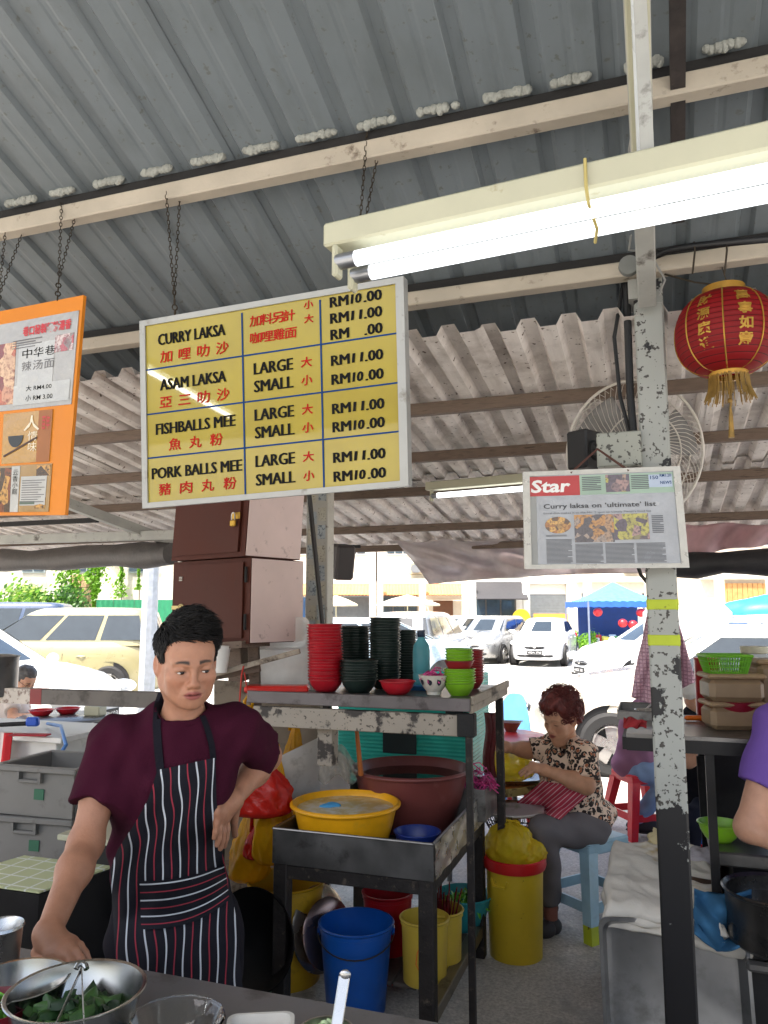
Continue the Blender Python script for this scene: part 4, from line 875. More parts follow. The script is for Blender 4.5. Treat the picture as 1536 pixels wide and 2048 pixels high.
# steel tray of ladles, red rag
c0 = on_shelf(1290, 1440, .05); root = thing('steel_tray', 'shallow steel tray with a ladle at the left end of the shelf', 'tray', c0)
b = MB(); lip_box(b, -.09, .12, -.06, .26, .0, .035, .003, .006); b.build('tray_body', DULLS, root, local=True)
b = MB(); b.lathe([(.0, .01), (.03, .014), (.045, .028), (.047, .028), (.03, .01), (0, .006)], (.02, .03, .006), 20); b.tube([(.02, .07, .03), (.05, .15, .05), (.09, .24, .07)], .004, 6); o = b.build('ladle', STEEL, None, local=True, loc=c0); tag(o, 'steel ladle lying in the tray on the shelf', 'ladle')
b = MB(); b.grid(lambda u, v: P(1247 + 46 * u, 1434 + 8 * u + 22 * v * (1 - .4 * u) + 2 * math.sin(u * 14), 2.66 + .02 * math.sin(u * 8 + v * 3) - .03 * v), 12, 6, .004); tag(b.build('red_rag', mat('rag_red', (146, 28, 34), .8, bmp=.4), smooth=180), 'red rag draped over the left corner of the shelf', 'rag')
c0 = on_shelf(1400, 1444, .03); root = thing('orange_knife', 'cleaver with an orange handle lying on the shelf', 'knife', c0, YAW - .05)
b = MB(); b.box((0, 0, .012), (.10, .022, .02), bev=.008); b.build('handle', PL('orange_plastic', (226, 112, 32)), root, local=True)
b = MB(); b.box((-.11, 0, .01), (.12, .04, .002)); b.build('blade', STEEL, root, local=True)
c0 = on_shelf(1487, 1461, .08); b = MB(); b.lathe([(0, .003), (.05, .003), (.052, 0), (.056, .0), (.075, .035), (.094, .075), (.1, .1), (.104, .102), (.1, .104), (.09, .078), (.07, .036), (.045, .008), (0, .008)], n=36)
tag(b.build('wine_red_bowl', PL('wine_melamine', (126, 18, 38)), local=True, loc=c0), 'large wine red bowl at the front of the right shelf', 'bowl')
TUBM = translucent('cloudy_tub', (166, 142, 112), .3, .35); LIDM = translucent('beige_lid', (176, 150, 116), .25, .4)
def tub(c, w, d, h, lab, grp, m=TUBM, lid=LIDM, rz=YAW - .1, name='food_tub'):
    root = thing(name, lab, 'food tub', c, rz, grp); b = MB()
    prof = [(.92, .0), (1, h)]; b.box((0, 0, h / 2), (w, d, h), bev=.018); b.build('tub_body', m, root, local=True)
    b = MB(); b.box((0, 0, h + .009), (w * 1.07, d * 1.07, .018), bev=.007); b.build('lid', lid, root, local=True); return root
e = P(1466, 1438, 2.95); e.z = 1.163
tub(e, .20, .15, .085, 'cloudy brown food tub at the bottom of the tub pile', 'food tubs piled on the shelf')
tub(e + Vector((0, 0, .104)), .20, .15, .085, 'cloudy brown food tub right under the green basket', 'food tubs piled on the shelf')
c0 = e + Vector((-.02, -.02, .208)); root = thing('green_basket', 'lime green slotted plastic basket on top of the tubs', 'basket', c0, YAW - .1)
GB = translucent('lime_basket', (130, 200, 60), .4, .35)
b = MB(); b.box((0, 0, .004), (.125, .08, .006), bev=.002); b.build('base', GB, root, local=True)
b = MB(); w0, w1, d0, d1, hb = .066, .084, .044, .058, .066
def bk(u, h):  # perimeter point
    s = u % 4; f = s % 1; w = w0 + (w1 - w0) * h; d = d0 + (d1 - d0) * h; z = hb * h
    return Vector(((-w + 2 * w * f, -d, z), (w, -d + 2 * d * f, z), (w - 2 * w * f, d, z), (-w, d - 2 * d * f, z))[int(s)])
for i in range(64): b.tube([bk(i / 16, 0), bk(i / 16, 1)], .0019, 4)
for h in (.0, .35, .68): b.tube([bk(k / 4, h) for k in range(16)], .0022, 4, closed=True)
b.build('slats', GB, root, local=True, kind='stuff')
b = MB(); b.tube([bk(k / 4, 1) for k in range(16)], .006, 8, closed=True); b.build('rim', GB, root, local=True)
e = P(1545, 1436, 3.0); e.z = 1.163; tub(e, .13, .13, .24, 'tall beige tub at the right edge of the shelf', None)
e = P(1418, 1410, 3.3); e.z = 1.163; b = MB(); b.lathe([(0, 0), (.05, 0), (.052, .004), (.052, .235), (.054, .24), (.05, .245), (0, .243)], n=26); tag(b.build('red_tin', PL('tin_red', (140, 26, 30)), local=True, loc=e), 'dark red tin behind the tubs on the shelf', 'tin')
e = P(1515, 1412, 3.25); e.z = 1.163; root = thing('glass_jar', 'clear glass jar with a pale lid at the back of the shelf', 'jar', e); b = MB(); b.lathe([(0, 0), (.05, 0), (.055, .01), (.055, .25), (.045, .27)], n=24); b.build('jar_body', translucent('jar_glass', (206, 210, 206), .4, .1, .5), root, local=True); b = MB(); b.lathe([(.05, .265), (.055, .27), (.055, .295), (0, .297)], n=24); b.build('lid', WHITEP, root, local=True)
b = MB(); b.ell((0, 0, .05), (.065, .05, .05), n=22, m=12, noise=lambda v: 1 + .08 * math.sin(7 * v.x + 5 * v.z) + .05 * math.sin(13 * v.y)); tag(b.build('white_bag', translucent('white_film', (226, 224, 220), .4, .4, bmp=.3), local=True, loc=on_shelf(1399, 1408, .12) + Vector((0, 0, .01))), 'bunched white plastic bag beside the tubs', 'bag')

# splash panel, burner counter with green bowl
b = MB(); b.grid(lambda u, v: P(1392 + 14 * v + 140 * u, 1512 - 12 * u + 200 * v, 3.12 + .02 * math.sin(v * 3)), 8, 10, .006)
tag(b.build('splash_panel', mat('sooty_steel', (58, 58, 58), .4, .7, var=.3, vs=5, dirt=(34, 33, 34), dp=(.5, .7), ds=5), smooth=30), 'sooty dark steel splash panel under the shelf', 'panel')
A = onz(1424, 1708, .74); root = thing('burner_counter', 'steel topped burner counter holding a green bowl', 'counter', (A.x, A.y, 0))
b = MB(); b.box((A.x + .5, A.y + .22, .725), (1.0, .44, .05), bev=.006); b.build('counter_top', DULLS, root)
b = MB(); b.box((A.x + .52, A.y + .24, .35), (.9, .38, .695)); b.build('body', BLK, root)
o = link('lime_bowl', bowl_mesh('lime_bowl', .078, .07, LGRN, .42), None, onz(1449, 1688, .75) + FH * .035); tag(o, 'lime green bowl on the steel burner counter', 'bowl')
# low cooker cart with folded towels
A = onz(1222, 1852, .52); root = thing('cooker_cart', 'low black cooker cart behind the post', 'cart', (A.x, A.y, 0))
b = MB(); b.box((A.x + .65, A.y + .52, .27), (1.3, .85, .5), bev=.01); b.build('body', BLK, root)
b = MB(); b.bar((A.x + .42, A.y - .04, .47), (A.x + 1.3, A.y - .06, .47), .035, .035, bev=.01); b.build('steel_rail', DULLS, root)
b = MB(); b.lathe([(0, 0), (.018, 0), (.02, .01), (.02, .04), (0, .045)], (A.x + .21, A.y - .0, .5), 16, Matrix.Rotation(R(90), 3, 'X')); b.build('control_knob', BLK, root)
def cloth_mat(name, c, sc=300, var=.1, stain=None):
    m, t, b = newmat(name); v = coord(t); col = mix(t, ramp(t, noise(t, v, 6, 4), .3, .7), tuple(x * (1 - var) for x in lin(c)), lin(c))
    if stain: col = mix(t, ramp(t, noise(t, v, 7, 4), .60, .74), col, lin(stain))
    t.links.new(col, b.inputs['Base Color']); b.inputs['Roughness'].default_value = .95; b.inputs['Specular IOR Level'].default_value = .1
    bump(t, b, noise(t, v, sc, 2), .4, .003); return m
from mathutils import noise as _mn
noise3 = lambda p: _mn.noise(Vector(p))
TOW = cloth_mat('white_towel', (216, 210, 198), 160, .10, (180, 156, 96))
def towel(u, v, lay):
    w = .40; d = .62; x = A.x - .035 + w * u + .03 * noise3((v * 3, lay * 2.7, u)) ; y = A.y - .03 + d * v + .03 * noise3((u * 4, lay * 3.3, 5))
    edge = min(1, (v) / .05) ** .5 * min(1, (u) / .05) ** .5 * min(1, (1 - u) / .05) ** .5
    wr = .012 * (noise3((u * 3.1 + lay * 7, v * 5.2, 0)) + .6 * (1 - 2 * abs(noise3((u * 5 + 3, v * 9 + u * 3, lay))))) + .003 * noise3((u * 9, v * 17, lay + 2))
    return Vector((x, y, .525 + .022 * lay + .03 * edge + wr * edge + .05 * v * (lay == 2)))
for lay, lab in ((0, 'lowest folded white towel on the cooker cart'), (1, 'middle folded white towel on the cooker cart'), (2, 'stained white towel on top of the folded pile')):
    b = MB(); b.grid(lambda u, v: towel(u, v, lay), 40, 50, .024 if lay < 2 else .03); tag(b.build('folded_towel', TOW, smooth=180), lab, 'towel', 'folded towels on the cooker cart')
b = MB()                                               # scrunched rag and cream cloths
c0 = onz(1322, 1700, .62)
b.ell((0, 0, .03), (.05, .05, .05), n=30, m=18, noise=lambda v: 1 + .12 * math.sin(9 * v.x + 6 * v.z) + .1 * math.sin(14 * v.y + 5 * v.x) + .06 * math.sin(23 * v.z)); tag(b.build('scrunched_rag', cloth_mat('cream_rag', (206, 192, 150), 120), local=True, loc=c0, smooth=180), 'scrunched cream rag at the back of the towels', 'rag')
c0 = onz(1408, 1725, .62); b = MB(); b.ell((0, 0, .02), (.085, .06, .035), n=30, m=18, noise=lambda v: 1 + .12 * math.sin(11 * v.x + 6 * v.z) + .08 * math.sin(17 * v.y + 5 * v.x)); tag(b.build('checked_cloth', cloth_mat('checked_cloth', (182, 176, 180), 90, .35), local=True, loc=c0, smooth=180), 'crumpled pale checked cloth right of the post', 'cloth')
# blue cloth over a white towel roll, wok, pot
def bluec(u, v):
    x = 1388 + 112 * u; y = 1776 + 14 * math.sin(u * 3) + (92 + 22 * math.sin(u * 2.6)) * v
    return P(x, y, 2.62 - .12 * v + .035 * math.sin(u * 7 + v * 5) + .018 * math.sin(v * 11 - u * 9))
b = MB(); b.grid(bluec, 34, 22, .006); tag(b.build('blue_cloth', cloth_mat('blue_waffle', (64, 112, 150), 140, .2), smooth=180), 'blue waffle cloth dropped beside the pot', 'cloth')
b = MB(); b.tube([P(1380 + 24 * i, 1866 + 8 * i + (2 if i % 2 else 0), 2.6) for i in range(6)], [.03, .036, .034, .034, .03, .02], 12); tag(b.build('towel_roll', TOW, smooth=180), 'rolled white towel under the blue cloth', 'towel')
c0 = onz(1420, 1790, .56); c0.z = .53; root = thing('brown_wok', 'wide brown pan behind the blue cloth', 'pan', c0)
b = MB(); b.lathe([(0, 0), (.08, .004), (.15, .05), (.185, .1), (.19, .1), (.155, .046), (.085, -.002), (0, -.006)], (.02, .1, .01), 40); b.build('pan_body', mat('scorched_pan', (84, 66, 54), .4, .6, var=.3, dirt=(40, 34, 30)), root, local=True)
c0 = P(1560, 1875, 2.5); c0.z = .53; root = thing('steel_pot', 'big sooty steel pot with rolled rim at the right edge', 'pot', c0)
b = MB(); b.lathe([(0, .0), (.14, 0), (.155, .012), (.16, .16), (.168, .166), (.17, .172), (.164, .176), (.154, .166), (.148, .02), (0, .012)], n=44); b.build('pot_body', mat('sooty_pot', (92, 90, 88), .3, .9, var=.3, vs=7, dirt=(44, 42, 42), dp=(.5, .7), ds=5), root, local=True)
b = MB(); b.lathe([(0, .12), (.152, .12)], n=36); b.build('soup', DARKW, root, local=True)
# leaning tray below
c0 = P(1358, 2062, 2.55); root = thing('leaning_tray', 'large dented steel tray leaning against the black cart', 'tray', c0, rot=(R(85), 0, YAW - .1))
b = MB(); q_ = .03
def rr(w, h, r, n=6):
    o = []
    for cx, cy, a0 in ((w - r, h - r, 0), (-w + r, h - r, 90), (-w + r, -h + r, 180), (w - r, -h + r, 270)):
        o += [(cx + r * math.cos(R(a0 + 90 * i / n)), cy + r * math.sin(R(a0 + 90 * i / n))) for i in range(n + 1)]
    return o
W_, H_ = .245, .19
layers = [(rr(W_, H_, .03), 0.0), (rr(W_ + .0, H_ + .0, .03), .008), (rr(W_ - .012, H_ - .012, .03), .008), (rr(W_ - .03, H_ - .03, .035), -.03), (rr(W_ - .045, H_ - .045, .04), -.034)]
n = len(layers[0][0]); vs = [(x, y + .15, z) for l_, z in layers for x, y in l_]; fs = [(i * n + j, i * n + (j + 1) % n, (i + 1) * n + (j + 1) % n, (i + 1) * n + j) for i in range(len(layers) - 1) for j in range(n)] + [tuple(range((len(layers) - 1) * n, len(layers) * n))]
b.add(vs, fs); b.build('tray_body', mat('tray_steel', (142, 142, 142), .36, .9, var=.2, vs=4, dirt=(98, 96, 94), dp=(.5, .75), ds=6), root, local=True)
# pink towel hung on the back of the post
def ptow(u, v):
    xl = 1300 - 38 * v; xr = 1352 + 37 * min(1, v * 1.1); yb = 1394 + 14 * min(1, u * 3) - 44 * max(0, u - .35) / .65
    x = xl + (xr - xl) * u; yt = 1196 + 30 * u
    return P(x, yt + (yb - yt) * v, 2.66 + .03 * math.sin(u * 9 + 1) * (.3 + v) + .015 * math.sin(u * 21 + v * 4))
m, t, bs = newmat('pink_waffle'); v = coord(t, 'UV')
sx = N(t, 'SeparateXYZ'); t.links.new(coord(t), sx.inputs[0]); w1 = math_(t, 'SINE', math_(t, 'MULTIPLY', sx.outputs[2], 2 * math.pi / .013)); w2 = math_(t, 'SINE', math_(t, 'MULTIPLY', sx.outputs[0], 2 * math.pi / .012)); wm = math_(t, 'MAXIMUM', w1, w2)
col = mix(t, ramp(t, wm, .5, 1), lin((196, 160, 172)), lin((150, 116, 130))); t.links.new(col, bs.inputs['Base Color']); bs.inputs['Roughness'].default_value = .95; bump(t, bs, wm, .6, .004)
b = MB(); b.grid(ptow, 40, 40, .005); tag(b.build('pink_towel', m, smooth=180), 'pink waffle towel hanging behind the peeling post', 'towel')
c0 = stand(1398, 1702, 0, .1); bucket('blue_drum', 'blue drum with white bands behind the right stall', onz(1400, 1712, 0), .15, .14, .40, PL('drum_blue', (34, 104, 204)), .006, cat='drum')
# ================================================================ left side: lockers, pillar, partition, crates, foreground counter
LOCK = mat('brown_locker_paint', (74, 36, 26), .6, spec=.2, var=.08, vs=3, dirt=(50, 30, 24), dp=(.6, .8), ds=8); PINKP = mat('pink_locker_side', (216, 194, 188), .6, var=.08, vs=4, dirt=(130, 104, 98), dp=(.62, .74), ds=14)
def locker(name, lab, near, far_l, far_r, zb, zt, lean=(0, 0)):
    """near corner, ends of the door face and of the side face (plan points)"""
    n_, l_, r_ = (Vector((p.x, p.y, 0)) for p in (near, far_l, far_r)); f_ = l_ + r_ - n_
    root = thing(name, lab, 'locker', (n_.x, n_.y, zb)); sh = Vector((lean[0], lean[1], zt - zb)); up = Vector((0, 0, zb))
    b = MB(); b.poly([p + up for p in (n_, l_, f_, r_)], sh); b.build('carcass', LOCK, root, smooth=0)
    out = ((l_ - n_).cross(Vector((0, 0, 1)))).normalized()
    if out.dot(n_) > 0: out = -out
    b = MB(); e = (l_ - n_); q = [n_ + e * .07 + up + sh * .06, n_ + e * .95 + up + sh * .06, n_ + e * .95 + up + sh * .95, n_ + e * .07 + up + sh * .95]; b.poly([p + out * .004 for p in q], out * .008); b.build('door', LOCK, root, smooth=0)
    o2 = ((r_ - n_).cross(Vector((0, 0, 1)))).normalized()
    if o2.dot(n_) > 0: o2 = -o2
    e = r_ - n_; q = [n_ + e * .015 + up + sh * .01, n_ + e * .985 + up + sh * .01, n_ + e * .985 + up + sh * .99, n_ + e * .015 + up + sh * .99]; b = MB(); b.poly([p + o2 * .001 for p in q], o2 * .004); b.build('side_panel', PINKP, root, smooth=0)
    return root, n_, l_, out, up, sh
tN = 3.45; N1 = P(500, 1200, tN); L1 = P(345, 1200, tN + .34); R1 = P(606, 1200, tN + .27)
zt = P(500, 1114, tN).z; zb = P(492, 1287, tN).z
r_, n_, l_, out, up, sh = locker('steel_locker', 'lower brown steel locker with pinkish side above the cook', N1, L1, R1, zb, zt, (-.0, .0))
MET = mat('worn_metal', (170, 166, 156), .4, .8, var=.2)
for f in (.80, .78, .76):
    b = MB(); c0 = n_ + (l_ - n_) * .86 + up + sh * f + out * .014; b.bar(c0 - (l_ - n_).normalized() * .012, c0 + (l_ - n_).normalized() * .012, .004, .004); b.build('vent_slot', MET, r_)
b = MB(); c0 = n_ + (l_ - n_) * .9 + up + sh * .42 + out * .014; ex = (l_ - n_).normalized(); b.bar(c0 - ex * .03, c0 + ex * .04, .004, .018); b.tube([c0 - ex * .03 + Vector((0, 0, .014)) * math.sin(a) + ex * .018 * math.cos(a) for a in [k * math.pi / 5 for k in range(10)]], .005, 6, closed=True); b.build('hasp', mat('pale_brass', (196, 176, 120), .4, .7), r_)
b = MB()
for f in (.25, .8):
    c0 = n_ + (l_ - n_) * .035 + up + sh * f + out * .01; b.tube([c0 - Vector((0, 0, .035)), c0 + Vector((0, 0, .035))], .006, 8)
b.build('hinge', BLACKG, r_)
sd2 = Vector((.01, 0, 0)); N2 = P(489, 1112, tN - .0); L2 = P(343, 1112, tN + .34); R2 = P(600, 1112, tN + .27)
r_, n_, l_, out, up, sh = locker('steel_locker', 'upper brown steel locker with a brass padlock on its door', N2, L2, R2, zt + .004, zt + .36, (.02, 0))
BRASS = mat('brass', (190, 150, 64), .35, .9, var=.2, vs=20)
ex = (l_ - n_).normalized(); c0 = n_ + (l_ - n_) * .12 + up + sh * .52 + out * .014
b = MB(); b.bar(c0 - ex * .03, c0 + ex * .022, .004, .03, bev=.001); b.build('hasp', BRASS, r_)
b = MB(); M3 = Matrix((ex, -out, Vector((0, 0, 1)))).transposed(); b.box(c0 + out * .014 - Vector((0, 0, .035)), (.034, .014, .03), M3, .004); pk = b.build('padlock', BRASS, r_)
b = MB(); b.tube([c0 + out * .014 + ex * x_ + Vector((0, 0, z_)) for x_, z_ in ((-.011, -.022), (-.011, .002), (-.007, .011), (0, .014), (.007, .011), (.011, .002), (.011, -.022))], .003, 6); b.build('shackle', STEEL, pk)
# pillar pasted with papers, leaning pipe
c0 = P(639, 1200, 4.3); root = thing('tiled_pillar', 'pale pillar pasted with old printed notices behind the rack', 'pillar', (c0.x, c0.y, 0))
b = MB(); b.box((0, 0, 1.2), (.125, .125, 2.4), rot=.12, bev=.004); b.build('shaft', mat('pillar_paint', (186, 184, 174), .6, var=.1, dirt=(120, 116, 108), dp=(.6, .7), ds=24), root, local=True)
b = MB(); rs = random.Random(4)
NOT = [mat('notice_a', (176, 184, 186), .7, var=.2, dirt=(110, 120, 128), dp=(.52, .6), ds=70), mat('notice_b', (194, 190, 172), .7, var=.2, dirt=(130, 124, 112), dp=(.54, .62), ds=80)]
Mz = Matrix.Rotation(.12, 3, 'Z')
for i in range(11):
    z = 1.3 + .105 * i
    for s_ in (-1, 1):
        b = MB(); c1 = Mz @ Vector((s_ * .028 + rs.uniform(-.004, .004), -.0642, z + rs.uniform(-.02, .02))); b.box(c1, (.045, .0012, .08 + rs.uniform(-.01, .01)), Mz @ Matrix.Rotation(rs.uniform(-.05, .05), 3, 'Y')); b.build('notice', NOT[(i + (s_ > 0)) % 2], root, local=True, smooth=0)
b = MB(); b.tube([P(618, 985, 4.1), P(646, 1262, 3.95), P(655, 1360, 3.9)], .013, 10); tag(b.build('leaning_pipe', mat('dark_pipe', (78, 76, 74), .4, .5)), 'dark pipe leaning against the pasted pillar', 'pipe')
c0 = P(683, 1130, 4.9); root = thing('wall_speaker', 'dark loudspeaker bracketed to the right of the pillar', 'speaker', c0, YAW + .5)
b = MB(); b.box((0, 0, .02), (.13, .14, .22), Matrix.Rotation(R(10), 3, 'X'), .015); b.build('cabinet', mat('speaker_grey', (60, 54, 54), .6, var=.2), root, local=True)
b = MB(); b.bar((-.02, .0, .12), (.14, .02, .125), .02, .02); b.bar((-.06, 0, .1), (-.06, .3, .16), .02, .02); b.build('bracket', BLACKG, root, local=True)
# board partition behind the cook
root = thing('board_partition', 'worn timber framed board partition behind the cook', 'partition', P(500, 1700, 3.95))
BOARD = mat('dirty_board', (150, 138, 122), .8, var=.2, vs=5, dirt=(84, 70, 58), dp=(.55, .7), ds=8, bmp=.2)
q = [P(428, 1360, 3.95), P(640, 1372, 4.05), P(640, 1800, 4.05), P(428, 1800, 3.95)]
b = MB(); b.poly(q, FH * .012); b.build('board', BOARD, root, smooth=0)
for a, c, w, t_ in (((418, 1352), (600, 1302), .03, 3.5), ((507, 1285), (514, 1480), .05, 3.6), ((475, 1290), (480, 1360), .09, 3.75), ((430, 1352), (520, 1336), .045, 3.55)):
    b = MB(); b.bar(P(*a, t_), P(*c, t_), w, w * .8, (0, 0, 1) if abs(a[1] - c[1]) < 90 else tuple(FH), .003); b.build('batten', TIMB if w != .03 else LIPM, root)
b = MB(); b.bar(P(430, 1292, 3.62), P(512, 1287, 3.5), .2, .03, (0, 0, 1)); b.build('locker_support', TIMB, root)
b = MB(); b.lathe([(0, 0), (.03, 0), (.042, .1), (.044, .1), (.045, .118), (0, .12)], n=20); tag(b.build('paper_cup', mat('cup_white', (222, 220, 214), .5), local=True, loc=P(440, 1345, 3.45)), 'white cup with a dark lid on the partition ledge', 'cup')
YB2 = translucent('hung_yellow_bag', (226, 176, 30), .45, .22, 1, .2, .4, 60); RB2 = translucent('hung_red_bag', (200, 44, 34), .4, .22, 1, .15, .4, 60)
def hung_bag(px, y0, y1, w, t, m, lab, seed, dn=.05):
    rs = random.Random(seed); ph = [rs.random() * 6.28 for _ in range(5)]; top = P(px, y0, t); h = sz(y1 - y0, t); w = sz(w, t) / 2
    def f(u, v):
        a = 2 * math.pi * u; prof = (.12 + .88 * min(1, v / .55) ** .9) * (1 if v < .86 else math.sqrt(max(0, 1 - ((v - .86) / .14) ** 2)) * .9 + .1)
        rg = lambda q: 1 - 2 * abs(math.sin(q)) ** .7; pl = 1 + .07 * rg(2.5 * a + ph[0] + 2 * v) + .07 * rg(5.5 * a + ph[1] - 2.2 * v + math.sin(4 * v + ph[3])) * (1.1 - v) + .04 * rg(7 * v + 3 * a + ph[2]) + .03 * rg(11 * v - 6 * a + ph[4])
        return top + RT * (w * prof * pl * math.cos(a) + .01 * math.sin(v * 4 + ph[3])) + FH * (dn * prof * pl * math.sin(a)) + Vector((0, 0, -h * v))
    b = MB(); b.grid(f, 72, 44)
    b.tube([top + RT * x_ + Vector((0, 0, z_)) for x_, z_ in ((-.02, -.05), (-.018, .02), (0, .05), (.018, .02), (.02, -.05))], .008, 6)
    return tag(b.build('hanging_bag', m, smooth=180), lab, 'plastic bag')
hung_bag(588, 1440, 1640, 62, 3.75, YB2, 'yellow carrier bag hanging under the rack beam', 1)
hung_bag(497, 1410, 1560, 80, 3.55, YB2, 'yellow carrier bag hung by the cook elbow', 2)
hung_bag(520, 1500, 1630, 130, 3.3, RB2, 'red carrier bag hanging behind the cook elbow', 3, .08)
hung_bag(548, 1500, 1720, 75, 3.4, YB2, 'long yellow carrier bag hanging left of the steel sheet', 4, .07)
hung_bag(500, 1620, 1757, 86, 3.5, YB2, 'lowest yellow bag slumped under the hanging bags', 5, .08)
hung_bag(512, 1640, 1715, 40, 3.42, RB2, 'small red bag between the yellow bags', 6, .05)
b = MB(); b.tube([P(487, 1332, 3.48), P(483, 1350, 3.48), P(478, 1420, 3.46)], .004, 5); b.tube([P(489, 1345, 3.46), P(497, 1400, 3.45)], .003, 5); tag(b.build('red_string', mat('string_red', (190, 60, 50), .8)), 'red string knotted on the partition rail', 'string')

# ---- rail with red and white tape, left
a_, c_ = P(-60, 1388, 3.9), P(322, 1400, 3.5)
root = thing('barrier_rail', 'grey timber rail wrapped with red and white tape at left', 'rail', a_.lerp(c_, .5))
b = MB(); b.bar(a_, c_, .05, .07, bev=.003); b.build('rail_beam', mat('grey_rail', (98, 92, 86), .7, var=.2, dirt=(62, 56, 50), dp=(.55, .7)), root)
for f0, f1, c in ((.0, .17, 'red'), (.19, .30, 'w'), (.30, .36, 'w2'), (.36, .42, 'red')):
    b = MB(); b.bar(a_.lerp(c_, f0), a_.lerp(c_, f1), .053, .073); b.build('tape_wrap', mat('tape_red', (130, 40, 40), .6, var=.2) if c == 'red' else mat('tape_white', (190, 180, 168), .6, var=.15, dirt=(120, 100, 90), dp=(.5, .6), ds=30), root)
for x_ in (a_, c_):
    b = MB(); b.box((x_.x, x_.y + .03, x_.z / 2), (.05, .05, x_.z)); b.build('post', TIMB, root)
# round black table behind, bowls, diner's pot
c0 = onz(130, 1432, .75); root = thing('round_table', 'round dark table with thin legs beyond the rail', 'table', (c0.x, c0.y, 0))
b = MB(); b.lathe([(0, .75), (.37, .75), (.38, .745), (.38, .725), (0, .725)], n=40); b.build('table_top', mat('table_grey', (84, 84, 86), .3, var=.1), root, local=True)
for a in (.6, 2.2, 3.7, 5.3):
    b = MB(); b.tube([(.1 * math.cos(a), .1 * math.sin(a), .72), (.3 * math.cos(a + .3), .3 * math.sin(a + .3), 0)], .014, 8); b.build('leg', DULLS, root, local=True)
for x_, y_, rr_, m_, lab in ((-.2, -.05, .1, 'red_table_bowl', 'red bowl at the left of the dark round table'), (-.08, .12, .1, 'red_table_bowl', 'red bowl at the far side of the dark round table'), (.22, .1, .07, 'white_tissue', 'white tissue box on the dark round table')):
    if 'bowl' in m_: o = link('red_bowl', bowl_mesh('red_bowl', rr_, .05, REDB), None, c0 + Vector((x_, y_, .0))); tag(o, lab, 'bowl')
    else: b = MB(); b.box((0, 0, .04), (.16, .1, .08), bev=.01); tag(b.build('tissue_box', WHITEP, local=True, loc=c0 + Vector((x_, y_, 0))), lab, 'tissue box')
c0 = P(-5, 1392, 3.85); root = thing('stock_pot', 'tall dull steel stock pot at the left edge', 'pot', c0); b = MB(); b.lathe([(0, 0), (.085, 0), (.09, .01), (.09, .19), (.094, .195), (.086, .195), (.08, .02), (0, .01)], n=32); b.build('pot_body', DULLS, root, local=True); b = MB(); b.lathe([(.093, .192), (.096, .197), (.05, .205), (0, .207)], n=32); b.build('lid', DULLS, root, local=True)
# white steel chest with cloth and hose
R0 = onz(128, 1474, .96); root = thing('steel_chest', 'white steel chest counter left of the cook', 'counter', (R0.x, R0.y, 0))
WST = mat('white_steel', (196, 196, 194), .4, .2, var=.08, dirt=(150, 148, 144), dp=(.6, .75), ds=6)
b = MB(); b.box((R0.x - .45, R0.y + .22, .945), (.92, .5, .03), bev=.004); b.build('counter_top', WST, root)
b = MB(); b.box((R0.x - .5, R0.y + .24, .47), (.86, .42, .92), bev=.006); b.build('body', WST, root)
b = MB(); b.grid(lambda u, v: Vector((R0.x - .47 + .16 * u, R0.y - .035 + .008 * math.sin(u * 14) - .02 * v, .97 - .34 * v * (1 - .35 * (1 - u)))), 24, 12, .004)
m, t, bs = newmat('striped_cloth'); sx = N(t, 'SeparateXYZ'); t.links.new(coord(t), sx.inputs[0]); col = mix(t, ramp(t, sx.outputs[0], .035, .037), lin((214, 200, 196)), lin((206, 44, 50))); t.links.new(col, bs.inputs['Base Color']); bs.inputs['Roughness'].default_value = .9
tag(b.build('hanging_cloth', m, smooth=180), 'white cloth with a red border hanging on the chest', 'cloth')
b = MB(); b.tube([onz(95, 1447, .98), onz(122, 1452, .99), P(132, 1490, 3.55), P(110, 1525, 3.5), P(66, 1560, 3.45), P(50, 1600, 3.45)], .009, 8); tag(b.build('blue_hose', mat('hose_blue', (90, 140, 206), .4), smooth=180), 'light blue hose curling down the white chest', 'hose')
c0 = onz(60, 1472, .965); b = MB(); b.box((0, 0, .006), (.2, .06, .008), bev=.003); tag(b.build('red_cloth', mat('rag_red2', (170, 50, 60), .8), local=True, loc=c0, rot=(0, 0, .3)), 'folded red cloth on the white chest', 'cloth')
c0 = onz(40, 1458, .965); root = thing('gas_lighter', 'black and blue gas lighter gun on the white chest', 'lighter', c0, .3); b = MB(); b.tube([(-.14, 0, .02), (.04, 0, .03)], .012, 8); b.build('barrel', BLACKG, root, local=True); b = MB(); b.box((.07, 0, .04), (.07, .04, .05), bev=.01); b.build('valve', PL('valve_blue', (40, 90, 200)), root, local=True)
